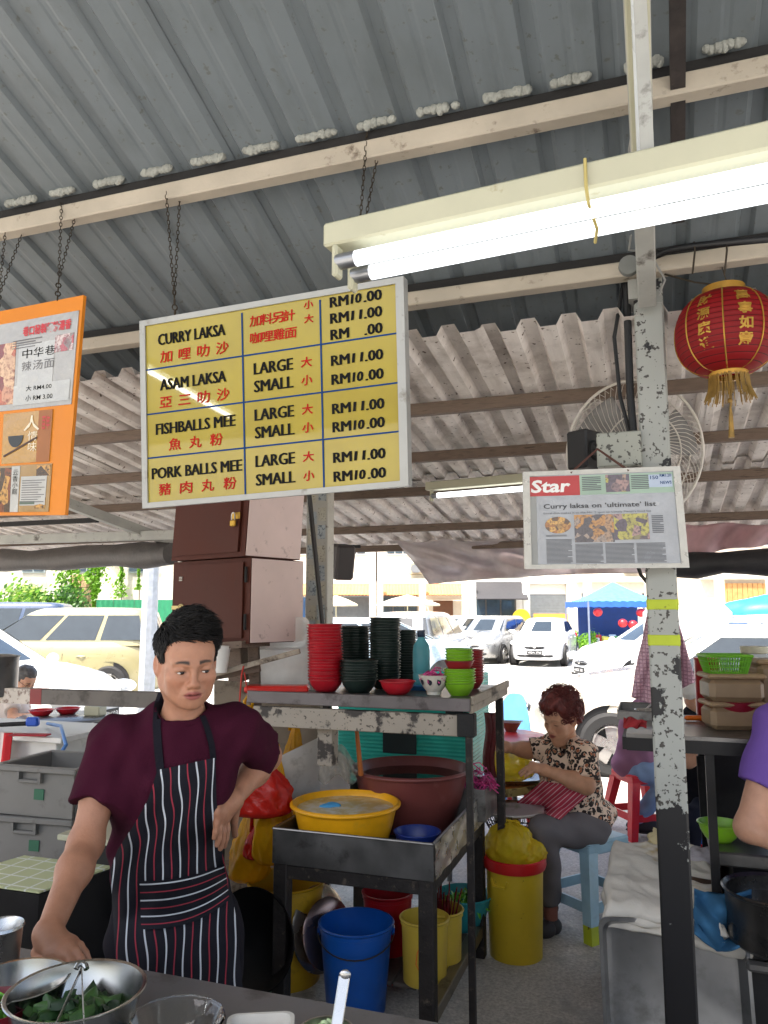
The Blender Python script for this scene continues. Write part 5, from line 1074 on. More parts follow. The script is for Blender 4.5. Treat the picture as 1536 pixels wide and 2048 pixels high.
# grey crates
CR = mat('grey_crate', (112, 110, 106), .5, var=.08, dirt=(80, 76, 70), dp=(.6, .75))
def crate(c, lab, rz):
    root = thing('grey_crate', lab, 'crate', c, rz, 'stacked grey crates'); w, d, h = .37, .32, .19; b = MB()
    b.box((0, 0, .006), (w - .04, d - .04, .01))
    for x_, y_, a, L in ((0, -d / 2 + .012, 0, w - .02), (0, d / 2 - .012, 0, w - .02), (-w / 2 + .012, 0, math.pi / 2, d - .045), (w / 2 - .012, 0, math.pi / 2, d - .045)): b.box((x_, y_, h / 2), (L, .012, h - .004), Matrix.Rotation(a, 3, 'Z'))
    b.build('crate_wall', CR, root, local=True)
    for x_, y_, a, L in ((0, -d / 2, 0, w + .02), (0, d / 2, 0, w + .02), (-w / 2, 0, math.pi / 2, d - .03), (w / 2, 0, math.pi / 2, d - .03)):
        b = MB(); b.box((x_, y_, h - .01), (L, .03, .022), Matrix.Rotation(a, 3, 'Z'), .004); b.build('rim', CR, root, local=True)
    for y_, a in ((-d / 2 - .004, 0),):
        b = MB(); b.box((-.02, y_, h - .055), (.11, .02, .012), bev=.003); b.box((-.07, y_, h - .04), (.012, .02, .04)); b.box((.03, y_, h - .04), (.012, .02, .04)); b.build('hand_grip', CR, root, local=True)
    b = MB(); b.box((.02, -d / 2 + .004, .085), (.045, .004, .04)); b.build('green_label', mat('crate_label', (40, 96, 70), .6), root, local=True)
    return root
c0 = P(60, 1790, 3.0); crate(Vector((c0.x, c0.y + .12, .62)), 'lower grey crate under the other grey crate', R(6)); crate(Vector((c0.x + .02, c0.y + .12, .812)), 'upper open grey crate on the stack at left', R(3))
b = MB(); b.box((c0.x - .0, c0.y + .14, .31), (.42, .36, .615)); tag(b.build('crate_stand', BLK), 'black stand under the grey crates', 'stand')
c0 = onz(178, 1688, .80) ; root = thing('side_table', 'dark side table with white top behind the cook arm', 'table', (c0.x + .06, c0.y + .18, 0)); b = MB(); b.box((.05, 0, .81), (.5, .36, .02), bev=.003); b.build('table_top', WHITEP, root, local=True); b = MB(); b.box((.05, 0, .4), (.46, .32, .798)); b.build('body', BLK, root, local=True)
c1 = Vector((c0.x + .12, c0.y + .14, .822))
for i in range(4): b = MB(); b.lathe([(0, 0), (.05, 0), (.09, .014), (.092, .014), (.05, -.003), (0, -.003)], n=24); tag(b.build('red_plate', REDB, local=True, loc=c1 + Vector((0, 0, .005 + i * .008))), 'red plate in the small pile behind the cook arm', 'plate', 'red plates behind the cook')
# black cart with pale checked cloth
zt = .72; A_, B_, C_ = onz(-110, 1764, zt), onz(78, 1790, zt), onz(226, 1738, zt); D_ = A_ + C_ - B_; D_.z = zt
root = thing('black_cart', 'black cart covered with a pale checked cloth behind the cook arm', 'cart', (B_.x, B_.y, 0))
b = MB(); b.poly([A_, B_, C_, D_], (0, 0, -zt)); b.build('body', BLK, root, smooth=0)
m, t, bs = newmat('check_cloth'); sx = N(t, 'SeparateXYZ'); t.links.new(coord(t), sx.inputs[0]); wx = math_(t, 'SINE', math_(t, 'MULTIPLY', sx.outputs[0], 2 * math.pi / .075)); wy = math_(t, 'SINE', math_(t, 'MULTIPLY', sx.outputs[1], 2 * math.pi / .075))
col = mix(t, ramp(t, math_(t, 'MAXIMUM', wx, wy), .93, .97), lin((190, 196, 150)), lin((226, 230, 222))); t.links.new(col, bs.inputs['Base Color']); bs.inputs['Roughness'].default_value = .35
b = MB(); b.poly([p + Vector((0, 0, .004)) for p in (A_, B_, C_, D_)], (0, 0, .006)); b.build('table_cloth', m, root, smooth=0)

# ---- foreground counter
CZ = .88; CY = 1.425
root = thing('serving_counter', 'grey steel serving counter in the foreground', 'counter', (-1.0, CY, 0))
b = MB(); b.box((-1.3, CY - .45, CZ - .016), (3.6, .9, .03), bev=.004); b.build('counter_top', mat('worn_counter', (116, 114, 114), .45, .4, var=.12, vs=6, dirt=(92, 88, 86), dp=(.55, .7), ds=10), root)
b = MB(); b.box((-1.3, CY - .45, .42), (3.5, .8, .84)); b.build('body', BLK, root)
def steel_bowl(name, lab, c, r, h, cat='bowl', m=None):
    root = thing(name, lab, cat, c); b = MB(); b.lathe([(0, .002), (r * .42, 0), (r * .62, h * .12), (r * .86, h * .5), (r * .965, h * .9), (r * .98, h * .985), (r * 1.02, h * .985), (r * 1.035, h), (r * 1.02, h * 1.012), (r * .97, h * 1.0), (r * .95, h * .92), (r * .84, h * .52), (r * .6, h * .15), (r * .4, .006), (0, .006)], n=56); b.build('bowl_body', m or mat('bowl_steel', (176, 176, 174), .22, 1.0, var=.08, vs=10), root, local=True); return root
rt = onz(153, 1978, CZ + .105); c0 = Vector((rt.x, rt.y, CZ + .002)); rb = steel_bowl('steel_bowl', 'large steel bowl of dark green leaves with tongs', c0, .108, .103)
LEAF = [mat('mint_leaf%d' % i, c, .55, var=.3, vs=60, sub=.05) for i, c in enumerate(((40, 74, 34), (62, 100, 46), (30, 58, 30)))]
def leafpile(root, n, rad, z0, h, ln, mats, name='leaf', rs=random.Random(11)):
    ms = []
    for m_ in mats:
        b = MB(); b.grid(lambda u, v: Vector(((v - .5) * ln, (u - .5) * ln * .62 * math.sin(math.pi * min(1, max(0, .04 + v * .94))) ** .8 * (1 + .1 * math.sin(v * 40)), .006 * math.cos((u - .5) * 3) + .25 * ln * (v - .5) ** 2 * -1 - abs(u - .5) * .01)), 4, 7); ms.append(b.mesh(name, m_, 180))
    for i in range(n):
        a = rs.random() * 6.28; q = rad * math.sqrt(rs.random()); s = rs.uniform(.6, 1.15); o = link(name, ms[i % len(ms)], root, Vector((q * math.cos(a), q * math.sin(a), z0 + h * (1 - (q / rad) ** 2) * rs.random())), (rs.uniform(-.6, .6), rs.uniform(-.7, .5), rs.random() * 6.28)); o.scale = (s, s, s)
leafpile(rb, 190, .085, .045, .05, .042, LEAF, 'mint_leaf')
b = MB(); e = c0 + Vector((0, 0, .11))
for s_ in (-1, 1): b.bar(P(163, 1938, 1.33), P(150 + s_ * 28 - 10, 2050, 1.17), .009, .002, tuple(RT), .0008)
b.tube([P(152, 1938, 1.33), P(156, 1930, 1.335), P(164, 1927, 1.34), P(171, 1931, 1.335), P(173, 1938, 1.33)], .005, 8); tag(b.build('tongs', STEEL), 'steel tongs standing in the bowl of leaves', 'tongs')
rt = onz(38, 1958, CZ + .09); c1 = Vector((rt.x, rt.y, CZ + .002)); r2 = steel_bowl('steel_bowl', 'smaller steel bowl of dark chilli paste at the left edge', c1, .082, .088)
b = MB(); b.lathe([(0, .055), (.03, .053), (.066, .046)], n=24, wob=lambda a, v: 1 + .05 * math.sin(5 * a)); b.build('chilli_paste', mat('chilli', (84, 26, 20), .35, var=.4, vs=60, bmp=.6, bs=90), r2, local=True)
rt = onz(-12, 2010, CZ + .07); c1 = Vector((rt.x, rt.y, CZ + .002)); r2 = thing('wine_bowl', 'wine red bowl of chopped green herbs at the left corner', 'bowl', c1); b = MB(); b.lathe([(0, 0), (.03, 0), (.05, .03), (.062, .07), (.06, .07), (.045, .03), (0, .01)], n=32); b.build('bowl_body', PL('wine_glaze', (110, 16, 30)), r2, local=True); shreds(120, .052, .05, .03, .003, .012).build('chopped_herbs', mat('herb_green', (110, 190, 50), .5, var=.3, vs=80), r2, local=True, kind='stuff')
rt = onz(2, 1850, CZ + .12); c1 = Vector((rt.x, rt.y, CZ + .002)); b = MB(); b.lathe([(0, .002), (.03, 0), (.033, .004), (.04, .11), (.043, .115), (.041, .12), (.037, .115), (.03, .008), (0, .008)], n=30); tag(b.build('steel_tumbler', STEEL, local=True, loc=c1), 'ribbed steel tumbler at the left edge of the counter', 'tumbler')
GLASS, t, bs = newmat('bowl_glass'); bs.inputs['Base Color'].default_value = (.92, .95, .94, 1); bs.inputs['Roughness'].default_value = .03; bs.inputs['Transmission Weight'].default_value = 1; bs.inputs['IOR'].default_value = 1.45
rt = onz(352, 2042, CZ + .06); c1 = Vector((rt.x, rt.y, CZ + .002)); b = MB(); b.lathe([(0, .004), (.04, .002), (.06, .02), (.076, .058), (.079, .060), (.077, .063), (.072, .058), (.056, .022), (.038, .008), (0, .008)], n=60, wob=lambda a, v: 1 + .018 * math.cos(14 * a) * v); tag(b.build('glass_bowl', GLASS, local=True, loc=c1), 'clear scalloped glass bowl on the serving counter', 'bowl')
c1 = onz(520, 2062, CZ + .05); root = thing('white_container', 'white plastic tub smeared with orange sambal', 'container', (c1.x, c1.y, CZ + .001), YAW + .1); WPL = translucent('white_tub', (224, 222, 214), .2, .35); b = MB()
layers = [(rr(.045, .035, .015), 0), (rr(.05, .04, .016), .05), (rr(.055, .045, .018), .052), (rr(.055, .045, .018), .056), (rr(.049, .039, .016), .056), (rr(.044, .034, .015), .008)]
n = len(layers[0][0]); b.add([(x, y, z) for l_, z in layers for x, y in l_], [(i * n + j, i * n + (j + 1) % n, (i + 1) * n + (j + 1) % n, (i + 1) * n + j) for i in range(5) for j in range(n)] + [tuple(range(5 * n, 6 * n))]); b.build('tub_body', WPL, root, local=True)
b = MB(); b.grid(lambda u, v: Vector(((u - .5) * .084, (v - .5) * .064, .012 + .004 * math.sin(u * 9 + v * 7))), 12, 10); b.build('sambal', mat('sambal', (226, 196, 170), .4, var=.1, dirt=(206, 96, 30), dp=(.48, .56), ds=30), root, local=True)
c1 = onz(652, 2066, CZ + .07); root = thing('steel_cup', 'steel cup of chopped spring onion at the counter corner', 'cup', (c1.x, c1.y, CZ + .001)); b = MB(); b.lathe([(0, 0), (.036, 0), (.042, .07), (.045, .073), (.041, .073), (.034, .006), (0, .006)], n=30); b.build('cup_body', STEEL, root, local=True); shreds(160, .038, .06, .022, .0035, .008).build('chopped_onion', mat('pale_herb', (176, 196, 150), .5, var=.35, vs=90), root, local=True, kind='stuff')
b = MB(); b.bar(P(689, 1952, 1.24), P(672, 2062, 1.2), .018, .004, tuple(-FH), .0015); b.ell(P(690, 1951, 1.24), (.0095, .004, .0095), Matrix.Rotation(YAW, 3, 'Z'), n=12, m=8); tag(b.build('spoon_handle', STEEL), 'steel spoon standing in the cup of spring onion', 'spoon')
# ================================================================ the car park, shops and trees beyond the eave
def carpaint(name, c, metal=.3):
    return mat('paint_' + name, c, .3, metal, var=.04, coat=1.0)
CGL = mat('car_glass', (36, 44, 48), .06, 0, var=.2, spec=.8, coat=.5); TYRE = mat('tyre_rubber', (34, 34, 35), .8, var=.2); RIMM = mat('alloy', (190, 188, 184), .3, .8); PLASTB = mat('black_plastic', (26, 26, 28), .55); LAMPW = mat('headlamp', (226, 230, 232), .1, .3, coat=1); LAMPR = mat('tail_lamp', (170, 20, 24), .15, coat=1); CHROME = mat('chrome', (210, 210, 210), .12, 1); PLATE = mat('plate_black', (20, 20, 22), .5); PLW = mat('plate_white', (220, 220, 220), .5)
def car(label, center, head, paint, L=4.3, Wd=1.7, H=1.5, kind='sedan', group='cars in the car park', plate='WXK 2718', detail=True, glass=None):
    """head: heading angle of the bonnet in the ground plane; own frame x forward, y left"""
    root = thing('parked_car', label, 'car', (center.x, center.y, 0), head, group)
    hl, hw = L / 2, Wd / 2; zc = .2
    if kind == 'sedan': top = [(-hl, .82), (-hl + .12, .95), (-hl + .9, 1.0), (hl - 1.25, .98), (hl - .5, .86), (hl - .1, .72), (hl, .62)]; gx = (-hl + .72, -hl + 1.3, hl - 1.95, hl - 1.15)
    elif kind == 'hatch': top = [(-hl, .9), (-hl + .1, 1.0), (hl - 1.0, 1.0), (hl - .4, .88), (hl - .08, .72), (hl, .62)]; gx = (-hl + .08, -hl + .5, hl - 1.75, hl - .95)
    else: top = [(-hl, .98), (-hl + .08, 1.06), (hl - .95, 1.08), (hl - .35, .95), (hl - .06, .75), (hl, .62)]; gx = (-hl + .06, -hl + .28, hl - 1.75, hl - .8)
    zb = 1.0 if kind != 'mpv' else 1.06
    def ztop(x):
        for (x0, z0), (x1, z1) in zip(top, top[1:]):
            if x <= x1: return z0 + (z1 - z0) * max(0, min(1, (x - x0) / (x1 - x0)))
        return top[-1][1]
    n = 56
    def se(a, e): c_, s_ = math.cos(a), math.sin(a); return math.copysign(abs(c_) ** (2 / e), c_), math.copysign(abs(s_) ** (2 / e), s_)
    b = MB(); vs = []; lv = [(0, .93), (.1, .985), (.35, 1.0), (.62, 1.0), (.82, .985), (.93, .955), (1.0, .91)]
    for f, k_ in lv:
        for i in range(n):
            cx, cy = se(2 * math.pi * i / n, 4.5); x = cx * hl * (1 - (1 - k_) * .5); y = cy * hw * k_ * (1 - .10 * abs(cx) ** 4); z = zc + (ztop(x) - zc) * f; vs.append((x, y, z))
    for k_ in (.7, .35, .02):
        for i in range(n):
            cx, cy = se(2 * math.pi * i / n, 4.5); x = cx * hl * .955; y = cy * hw * .91 * k_ * (1 - .10 * abs(cx) ** 4); vs.append((x, y, ztop(x) + .025 * (1 - k_)))
    nl = len(lv) + 3; b.add(vs, [(j * n + i, j * n + (i + 1) % n, (j + 1) * n + (i + 1) % n, (j + 1) * n + i) for j in range(nl - 1) for i in range(n)])
    wb, wt = hw * .88, hw * .70
    def gl(f, off=0.0):  # greenhouse level: xr, xf, half width, z
        return gx[0] + (gx[1] - gx[0]) * f - off, gx[3] + (gx[2] - gx[3]) * f + off, wb + (wt - wb) * f + off, zb - .05 + (H - .05 - zb + .05) * f
    vs = []; G = [(0, 1), (.25, 1), (.5, 1), (.75, 1), (.93, 1), (1.0, .97), (1.05, .86), (1.075, .5), (1.08, .02)]
    for f, k_ in G:
        ff = min(f, 1); xr, xf, w, z = gl(ff); z += (f - ff) * .75
        for i in range(n):
            cx, cy = se(2 * math.pi * i / n, 7); vs.append(((xr + xf) / 2 + cx * (xf - xr) / 2 * k_, cy * w * k_, z))
    b.add(vs, [(j * n + i, j * n + (i + 1) % n, (j + 1) * n + (i + 1) % n, (j + 1) * n + i) for j in range(len(G) - 1) for i in range(n)])
    b.build('body', paint, root, local=True, smooth=45)
    gm = glass or CGL
    def win(name, pts):
        b = MB(); nn = 6; p00, p10, p11, p01 = [Vector(p) for p in pts]; b.grid(lambda u, v: p00.lerp(p10, u).lerp(p01.lerp(p11, u), v), nn, 3); return b.build(name, gm, root, local=True)
    f0, f1 = .16, .86
    a0, a1 = gl(f0, .006), gl(f1, .006)
    def bow(e): return e
    for nm, ix in (('windscreen', 1), ('rear_window', 0)):
        sg = 1 if ix else -1; b = MB(); b.grid(lambda u, v: Vector((a0[ix] + (a1[ix] - a0[ix]) * v - sg * .07 * abs(2 * u - 1) ** 3.2, (2 * u - 1) * (a0[2] + (a1[2] - a0[2]) * v) * .88, a0[3] + (a1[3] - a0[3]) * v)), 12, 3); b.build(nm, gm, root, local=True, smooth=180)
    cuts = {'sedan': (.07, .49, .51, .93), 'hatch': (.06, .52, .54, .93), 'mpv': (.05, .30, .33, .62, .65, .95)}[kind]
    for s_ in (-1, 1):
        for c0_, c1_ in zip(cuts[::2], cuts[1::2]):
            q = []
            for f, cc in ((f0, c0_), (f0, c1_), (f1, c1_), (f1, c0_)):
                l_ = gl(f, .006); q.append((l_[0] + (l_[1] - l_[0]) * cc, s_ * l_[2], l_[3]))
            win('side_window', q if s_ < 0 else [q[1], q[0], q[3], q[2]])
    rw = .31 if H < 1.6 else .33
    for x_ in (hl - .82, -hl + .80):
        for s_ in (-1, 1):
            M3 = Matrix.Rotation(R(90), 3, 'X'); y0 = s_ * (hw - .10)
            b = MB(); b.lathe([(rw * 1.16, -.0), (rw * 1.16, .02), (0, .02)], (x_, s_ * (hw * .985) - .01, rw + .02), 28, M3); b.build('wheel_arch', PLASTB, root, local=True)
            w_ = MB(); w_.lathe([(rw * .62, -.1), (rw * .9, -.105), (rw, -.08), (rw, .08), (rw * .9, .105), (rw * .62, .1)], (x_, y0, rw), 32, M3); wo = w_.build('wheel', TYRE, root, local=True)
            r_ = MB(); yo = y0 + s_ * .085; r_.lathe([(rw * .65, -.02), (rw * .62, .02), (rw * .58, .0), (rw * .56, -.03)], (x_, yo, rw), 32, M3)
            for q in range(5):
                a = 2 * math.pi * q / 5 + .3; p0 = Vector((x_, yo + s_ * .012, rw)); d = Vector((math.cos(a), 0, math.sin(a))); pd = Vector((-math.sin(a), 0, math.cos(a))); o_ = len(r_.v)
                r_.poly([p0 + pd * .035, p0 - pd * .035, p0 + d * rw * .6 - pd * .06 * rw / .31, p0 + d * rw * .6 + pd * .06 * rw / .31], (0, -s_ * .025, 0))
            r_.lathe([(0, -.01), (.05, -.01), (.05, .01), (0, .012)], (x_, yo + s_ * .014, rw), 16, M3); r_.build('rim', RIMM, wo, local=True)
            d_ = MB(); d_.lathe([(rw * .6, 0), (0, 0)], (x_, yo - s_ * .03, rw), 24, M3); d_.build('brake_disc', PLASTB, wo, local=True)
    for s_ in (-1, 1):
        b = MB(); b.ell((hl - .16, s_ * hw * .70, .70), (.14, .17, .085), Matrix.Rotation(-s_ * .5, 3, 'Z'), 16, 10); b.build('headlight', LAMPW, root, local=True)
        b = MB(); b.ell((-hl + .09, s_ * hw * .74, .84 if kind != 'mpv' else .95), (.07, .13, .12), None, 14, 8); b.build('tail_light', LAMPR, root, local=True)
        b = MB(); b.ell((gx[3] - .28, s_ * (hw + .07), 1.0), (.07, .10, .07), None, 12, 8); b.build('wing_mirror', paint, root, local=True)
        for x_ in (.25, -.75):
            b = MB(); b.tube([(x_ - .08, s_ * (hw * .995), .83), (x_, s_ * (hw + .02), .835), (x_ + .08, s_ * (hw * .995), .83)], .012, 6); b.build('door_handle', paint, root, local=True)
        for x_ in (.55, -.42):
            b = MB(); b.bar((x_, s_ * (hw + .001), .34), (x_ + .0, s_ * (hw * .99), .88), .006, .006, (1, 0, 0)); b.build('door_seam', PLASTB, root, local=True)
    b = MB(); b.ell((hl - .05, 0, .56), (.06, .36, .06), None, 16, 8); b.build('grille', PLASTB, root, local=True)
    b = MB(); b.ell((hl - .06, 0, .33), (.07, .55, .075), None, 16, 8); b.build('lower_intake', PLASTB, root, local=True)
    b = MB(); b.bar((hl + .005, -.3, .585), (hl + .005, .3, .585), .02, .018); b.ell((hl + .02, 0, .59), (.012, .05, .045), None, 12, 8); b.build('grille_bar', CHROME, root, local=True)
    b = MB(); b.box((-hl - .005, 0, .62), (.02, 1.0, .03)); b.build('rear_trim', CHROME, root, local=True)
    for sg, z in ((1, .43), (-1, .74)):
        b = MB(); b.box((sg * (hl + .025), 0, z), (.012, .46, .11)); pl = b.build('number_plate', PLATE, root, local=True)
        vs, fs, wd = text2d(plate); b = MB(); b.add([(sg * (hl + .034), sg * (x / wd - .5) * .40, z - .032 + y * .085) for x, y in vs], fs); b.build('plate_lettering', PLW, pl, local=True, smooth=0)
    return root
def ground_at(px, t): q = P(px, 1225, t); return Vector((q.x, q.y, 0))
LFT = YAW + math.pi; RGT = YAW; TOW_ = YAW - math.pi / 2; AWAY = YAW + math.pi / 2
car('sand beige people carrier parked side on beyond the rail', ground_at(118, 14.6), LFT + .02, carpaint('beige', (150, 142, 104), .2), 4.1, 1.66, 1.69, 'mpv', plate='BJN 4186')
car('white saloon with its bonnet in front of the beige people carrier', ground_at(-90, 9.6), RGT - .24, carpaint('white', (226, 226, 222), 0), 4.35, 1.72, 1.46, 'sedan', plate='WTR 603')
car('dark blue grey van parked behind the beige people carrier', ground_at(-25, 21), LFT + .06, carpaint('blue_grey', (66, 80, 104)), 4.8, 1.85, 1.88, 'mpv', plate='VCA 9052')
car('silver grey hatchback parked facing the stall near the tarpaulin', ground_at(985, 26), TOW_ - .5, carpaint('silver', (160, 160, 158), .5), 4.1, 1.7, 1.5, 'hatch', plate='JQR 1834')
car('small white saloon parked facing the stall beside the canopy tent', ground_at(1090, 25), TOW_ - .36, carpaint('white_b', (220, 222, 224), 0), 4.3, 1.7, 1.43, 'sedan', plate='WDA 2760')
car('pale hatchback half hidden behind the silver grey hatchback', ground_at(918, 32), TOW_ - .8, carpaint('pale', (206, 208, 206), 0), 3.9, 1.65, 1.48, 'hatch', plate='PFK 77')
car('silver estate seen from behind with red tail lights past the bowls', ground_at(845, 19), AWAY - .30, carpaint('silver_b', (176, 178, 180), .5), 4.6, 1.8, 1.62, 'mpv', plate='BMW 3451')
car('pale blue wagon showing its roof behind the green bowl stacks', ground_at(745, 16), RGT + .10, carpaint('pale_blue', (168, 188, 202)), 4.4, 1.7, 1.5, 'mpv', plate='WNC 810')
car('cream white saloon parked close behind the seated woman', ground_at(1466, 8.3), LFT - .20, carpaint('cream', (218, 210, 194), 0), 4.4, 1.75, 1.47, 'sedan', plate='VEH 5239')
car('white people carrier with rounded roof behind the right stall', ground_at(1560, 11.6), LFT + .05, carpaint('white_c', (228, 228, 226), 0), 4.5, 1.75, 1.58, 'mpv', plate='WYT 6402')
car('white hatchback nosing out beneath the canopy tent at right', ground_at(1330, 16.5), LFT + .2, carpaint('white_d', (220, 224, 228), 0), 4.0, 1.7, 1.5, 'hatch', plate='AKB 381')
# galvanised lamp post at left
c0 = ground_at(299, 9.4); root = thing('lamp_post', 'galvanised street lamp post in front of the beige car', 'lamp post', c0)
GALV = mat('galvanised', (176, 182, 190), .45, .6, var=.15, vs=14)
b = MB(); b.lathe([(.098, 0), (.094, 3), (.085, 6.5), (0, 6.5)], n=10); b.build('shaft', GALV, root, local=True, smooth=20); b = MB(); b.box((0, 0, .01), (.4, .4, .02)); b.build('base_plate', GALV, root, local=True)
b = MB(); b.tube([(0, 0, 6.4), (.5, .2, 6.9), (1.2, .5, 7.0)], .04, 8); b.box((1.4, .6, 7.0), (.6, .22, .1), bev=.03); b.build('lamp_arm', GALV, root, local=True)

# ---- shops across the road: one row seen nearly square on
SH = MB; WALLW = mat('shop_wall', (222, 216, 204), .8, var=.05, dirt=(176, 168, 152), dp=(.6, .75), ds=.8); TERR = mat('terracotta', (206, 140, 84), .7, var=.15, vs=3); SHUT = mat('shutter_grey', (120, 126, 130), .5, .3, var=.1); WGL = mat('shop_glass', (60, 74, 84), .1); DOORB = mat('door_brown', (110, 74, 50), .6); BLUEC = mat('blue_curtain', (90, 130, 180), .7)
def shop(px0, px1, D, label, wallm, awn, seed, h=7.5, kinds=('shutter', 'glass', 'door')):
    rs = random.Random(seed); a = ground_at(px0, D); c = ground_at(px1, D); w = (c - a).length; root = thing('shophouse', label, 'shophouse', a, YAW, 'shops across the car park')
    b = MB(); b.box((w / 2, 4, h / 2), (w - .02, 8, h)); b.build('wall', wallm, root, local=True, smooth=0)
    b = MB(); b.box((w / 2, -.15, 3.15), (w - .04, .3, .25)); b.box((w / 2, -.08, h - .1), (w - .04, .24, .3)); b.build('string_course', WALLW, root, local=True, smooth=0)
    nb = max(2, int(w / 2.2)); bw = w / nb
    for i in range(nb):
        x = bw * (i + .5)
        fr = MB(); fr.box((x, -.02, 5.2), (bw * .6, .08, 1.5)); fo = fr.build('window', mat('window_frame', (196, 196, 192), .5), root, local=True, smooth=0)
        for q in (-1, 0, 1): b = MB(); b.box((x + q * bw * .185, -.05, 5.2), (bw * .165, .05, 1.36)); b.build('pane', WGL, fo, local=True, smooth=0)
        k_ = kinds[i % len(kinds)]
        if k_ == 'shutter':
            fr = MB(); fr.box((x, -.02, 1.25), (bw * .8, .06, 2.5)); so_ = fr.build('shutter', SHUT, root, local=True, smooth=0)
            b = MB()
            for q in range(18): b.box((x, -.055, .12 + q * .135), (bw * .78, .03, .1))
            b.build('slat_ribs', SHUT, so_, local=True, smooth=0, kind='stuff')
        elif k_ == 'curtain':
            b = MB(); b.grid(lambda u, v: Vector((x + (u - .5) * bw * .7, -.06 + .05 * math.sin(u * 40), 2.3 * v + .05)), 60, 1); b.build('curtain', BLUEC, root, local=True)
        elif k_ == 'glass':
            fr = MB(); fr.box((x, -.02, 1.25), (bw * .84, .06, 2.5)); so_ = fr.build('shop_front', mat('front_frame', (90, 88, 86), .5), root, local=True, smooth=0)
            for q in (-1, 0, 1): b = MB(); b.box((x + q * bw * .27, -.055, 1.2), (bw * .24, .03, 2.3)); b.build('pane', WGL, so_, local=True, smooth=0)
        else:
            b = MB(); b.box((x, -.03, 1.1), (bw * .45, .08, 2.2)); do = b.build('door', DOORB, root, local=True, smooth=0); b = MB(); b.ell((x + bw * .17, -.09, 1.05), (.03, .03, .03)); b.build('handle', CHROME, do, local=True)
    for i in range(nb + 1):
        b = MB(); b.box((min(w - .15, max(.15, bw * i)), -1.6, 1.55), (.3, .3, 3.1)); b.build('column', wallm, root, local=True, smooth=0)
    if awn:
        for i in range(nb):
            x = bw * (i + .5); b = MB(); b.grid(lambda u, v: Vector((x + (u - .5) * bw * .96, -.3 - 1.25 * v, 2.95 - .55 * v + .025 * abs(math.sin(u * math.pi * 14)))), 56, 2, .04); b.build('awning', awn, root, local=True, smooth=0)
    for i in range(nb // 2 + 1):
        x = bw * (2 * i + .9); b = MB(); b.box((x, -.25, 3.75), (.8, .3, .55), bev=.02); ac = b.build('air_conditioner', WHITEP, root, local=True)
        b = MB(); b.lathe([(.2, 0), (.2, .02), (.17, .02), (.03, .01), (0, .01)], (x - .1, -.402, 3.75), 18, Matrix.Rotation(R(90), 3, 'X')); b.build('fan_grille', SHUT, ac, local=True)
    return root, w
shop(560, 752, 38, 'pale shophouse with terracotta awnings and blue curtain behind the bowls', WALLW, TERR, 1, kinds=('curtain', 'shutter', 'door'))
shop(754, 930, 38, 'pale shophouse with terracotta awnings above the silver estate', mat('shop_cream', (226, 218, 200), .8, var=.05), TERR, 2, kinds=('glass', 'door', 'glass'))
rt_, w_ = shop(932, 1150, 38, 'white shophouse behind the parked white saloon', mat('shop_white', (226, 226, 220), .8, var=.04), None, 3, kinds=('glass', 'shutter'))
b = MB(); b.grid(lambda u, v: Vector((.3 + 2.4 * u, -.2 - 2.0 * v, 3.1 - .9 * v)), 8, 3, .05); b.build('black_awning', mat('awning_black', (48, 48, 52), .7), rt_, local=True, smooth=0)
b = MB(); b.lathe([(0, 0), (.42, 0), (.42, .08), (0, .08)], (2.4, -1.8, 1.35), 30, Matrix.Rotation(R(90), 3, 'X')); b.build('round_sign', mat('sign_yellow', (240, 200, 40), .5), rt_, local=True)
b = MB(); b.box((w_ - 1.6, -1.82, 1.2), (1.6, .06, .7)); b.build('sign_panel', mat('sign_orange', (226, 150, 60), .5), rt_, local=True)
shop(1152, 1400, 36, 'cream shophouse standing behind the blue canopy tent', mat('shop_stone', (214, 206, 192), .8, var=.06), None, 4, kinds=('shutter', 'glass', 'door'))
rt_, w_ = shop(1402, 1720, 33, 'tan shophouse with wooden panels at the far right', mat('shop_tan', (206, 194, 176), .8, var=.08), None, 5, kinds=('door', 'shutter', 'door'))
for i in range(9): b = MB(); b.box((1.0 + .22 * i, -.12, 1.9), (.2, .06, 1.9)); b.build('wood_panel', mat('warm_wood', (190, 140, 84), .6, var=.2), rt_, local=True, smooth=0)
# ---- blue canopy tent with a stall of red balls
c0 = ground_at(1228, 27.5); root = thing('canopy_tent', 'blue pop up canopy tent over a small goods stall', 'tent', c0, YAW + .05); hw_ = 1.35
CANV = translucent('blue_canvas', (96, 160, 216), .35, .6)
b = MB()
for i in range(4):
    a0, a1 = math.pi / 4 + i * math.pi / 2, math.pi / 4 + (i + 1) * math.pi / 2; p0 = Vector((math.cos(a0), math.sin(a0), 0)) * hw_ * 1.414; p1 = Vector((math.cos(a1), math.sin(a1), 0)) * hw_ * 1.414
    b.grid(lambda u, v: p0.lerp(p1, u) * (1 - v) + Vector((0, 0, 1.98 + .72 * v ** 1.35)), 10, 10)
b.build('canopy', CANV, root, local=True)
b = MB()
for i in range(4):
    a0, a1 = math.pi / 4 + i * math.pi / 2, math.pi / 4 + (i + 1) * math.pi / 2; p0 = Vector((math.cos(a0), math.sin(a0), 0)) * hw_ * 1.42; p1 = Vector((math.cos(a1), math.sin(a1), 0)) * hw_ * 1.42
    b.grid(lambda u, v: p0.lerp(p1, u) + Vector((0, 0, 1.99 - .2 * v + .015 * math.sin(u * 60))), 30, 1, .01)
b.build('valance', mat('valance_blue', (36, 90, 190), .6), root, local=True)
for x_ in (-1, 1):
    for y_ in (-1, 1): b = MB(); b.box((x_ * hw_, y_ * hw_, .99), (.05, .05, 1.98)); b.build('leg', mat('tent_leg', (110, 120, 140), .5), root, local=True)
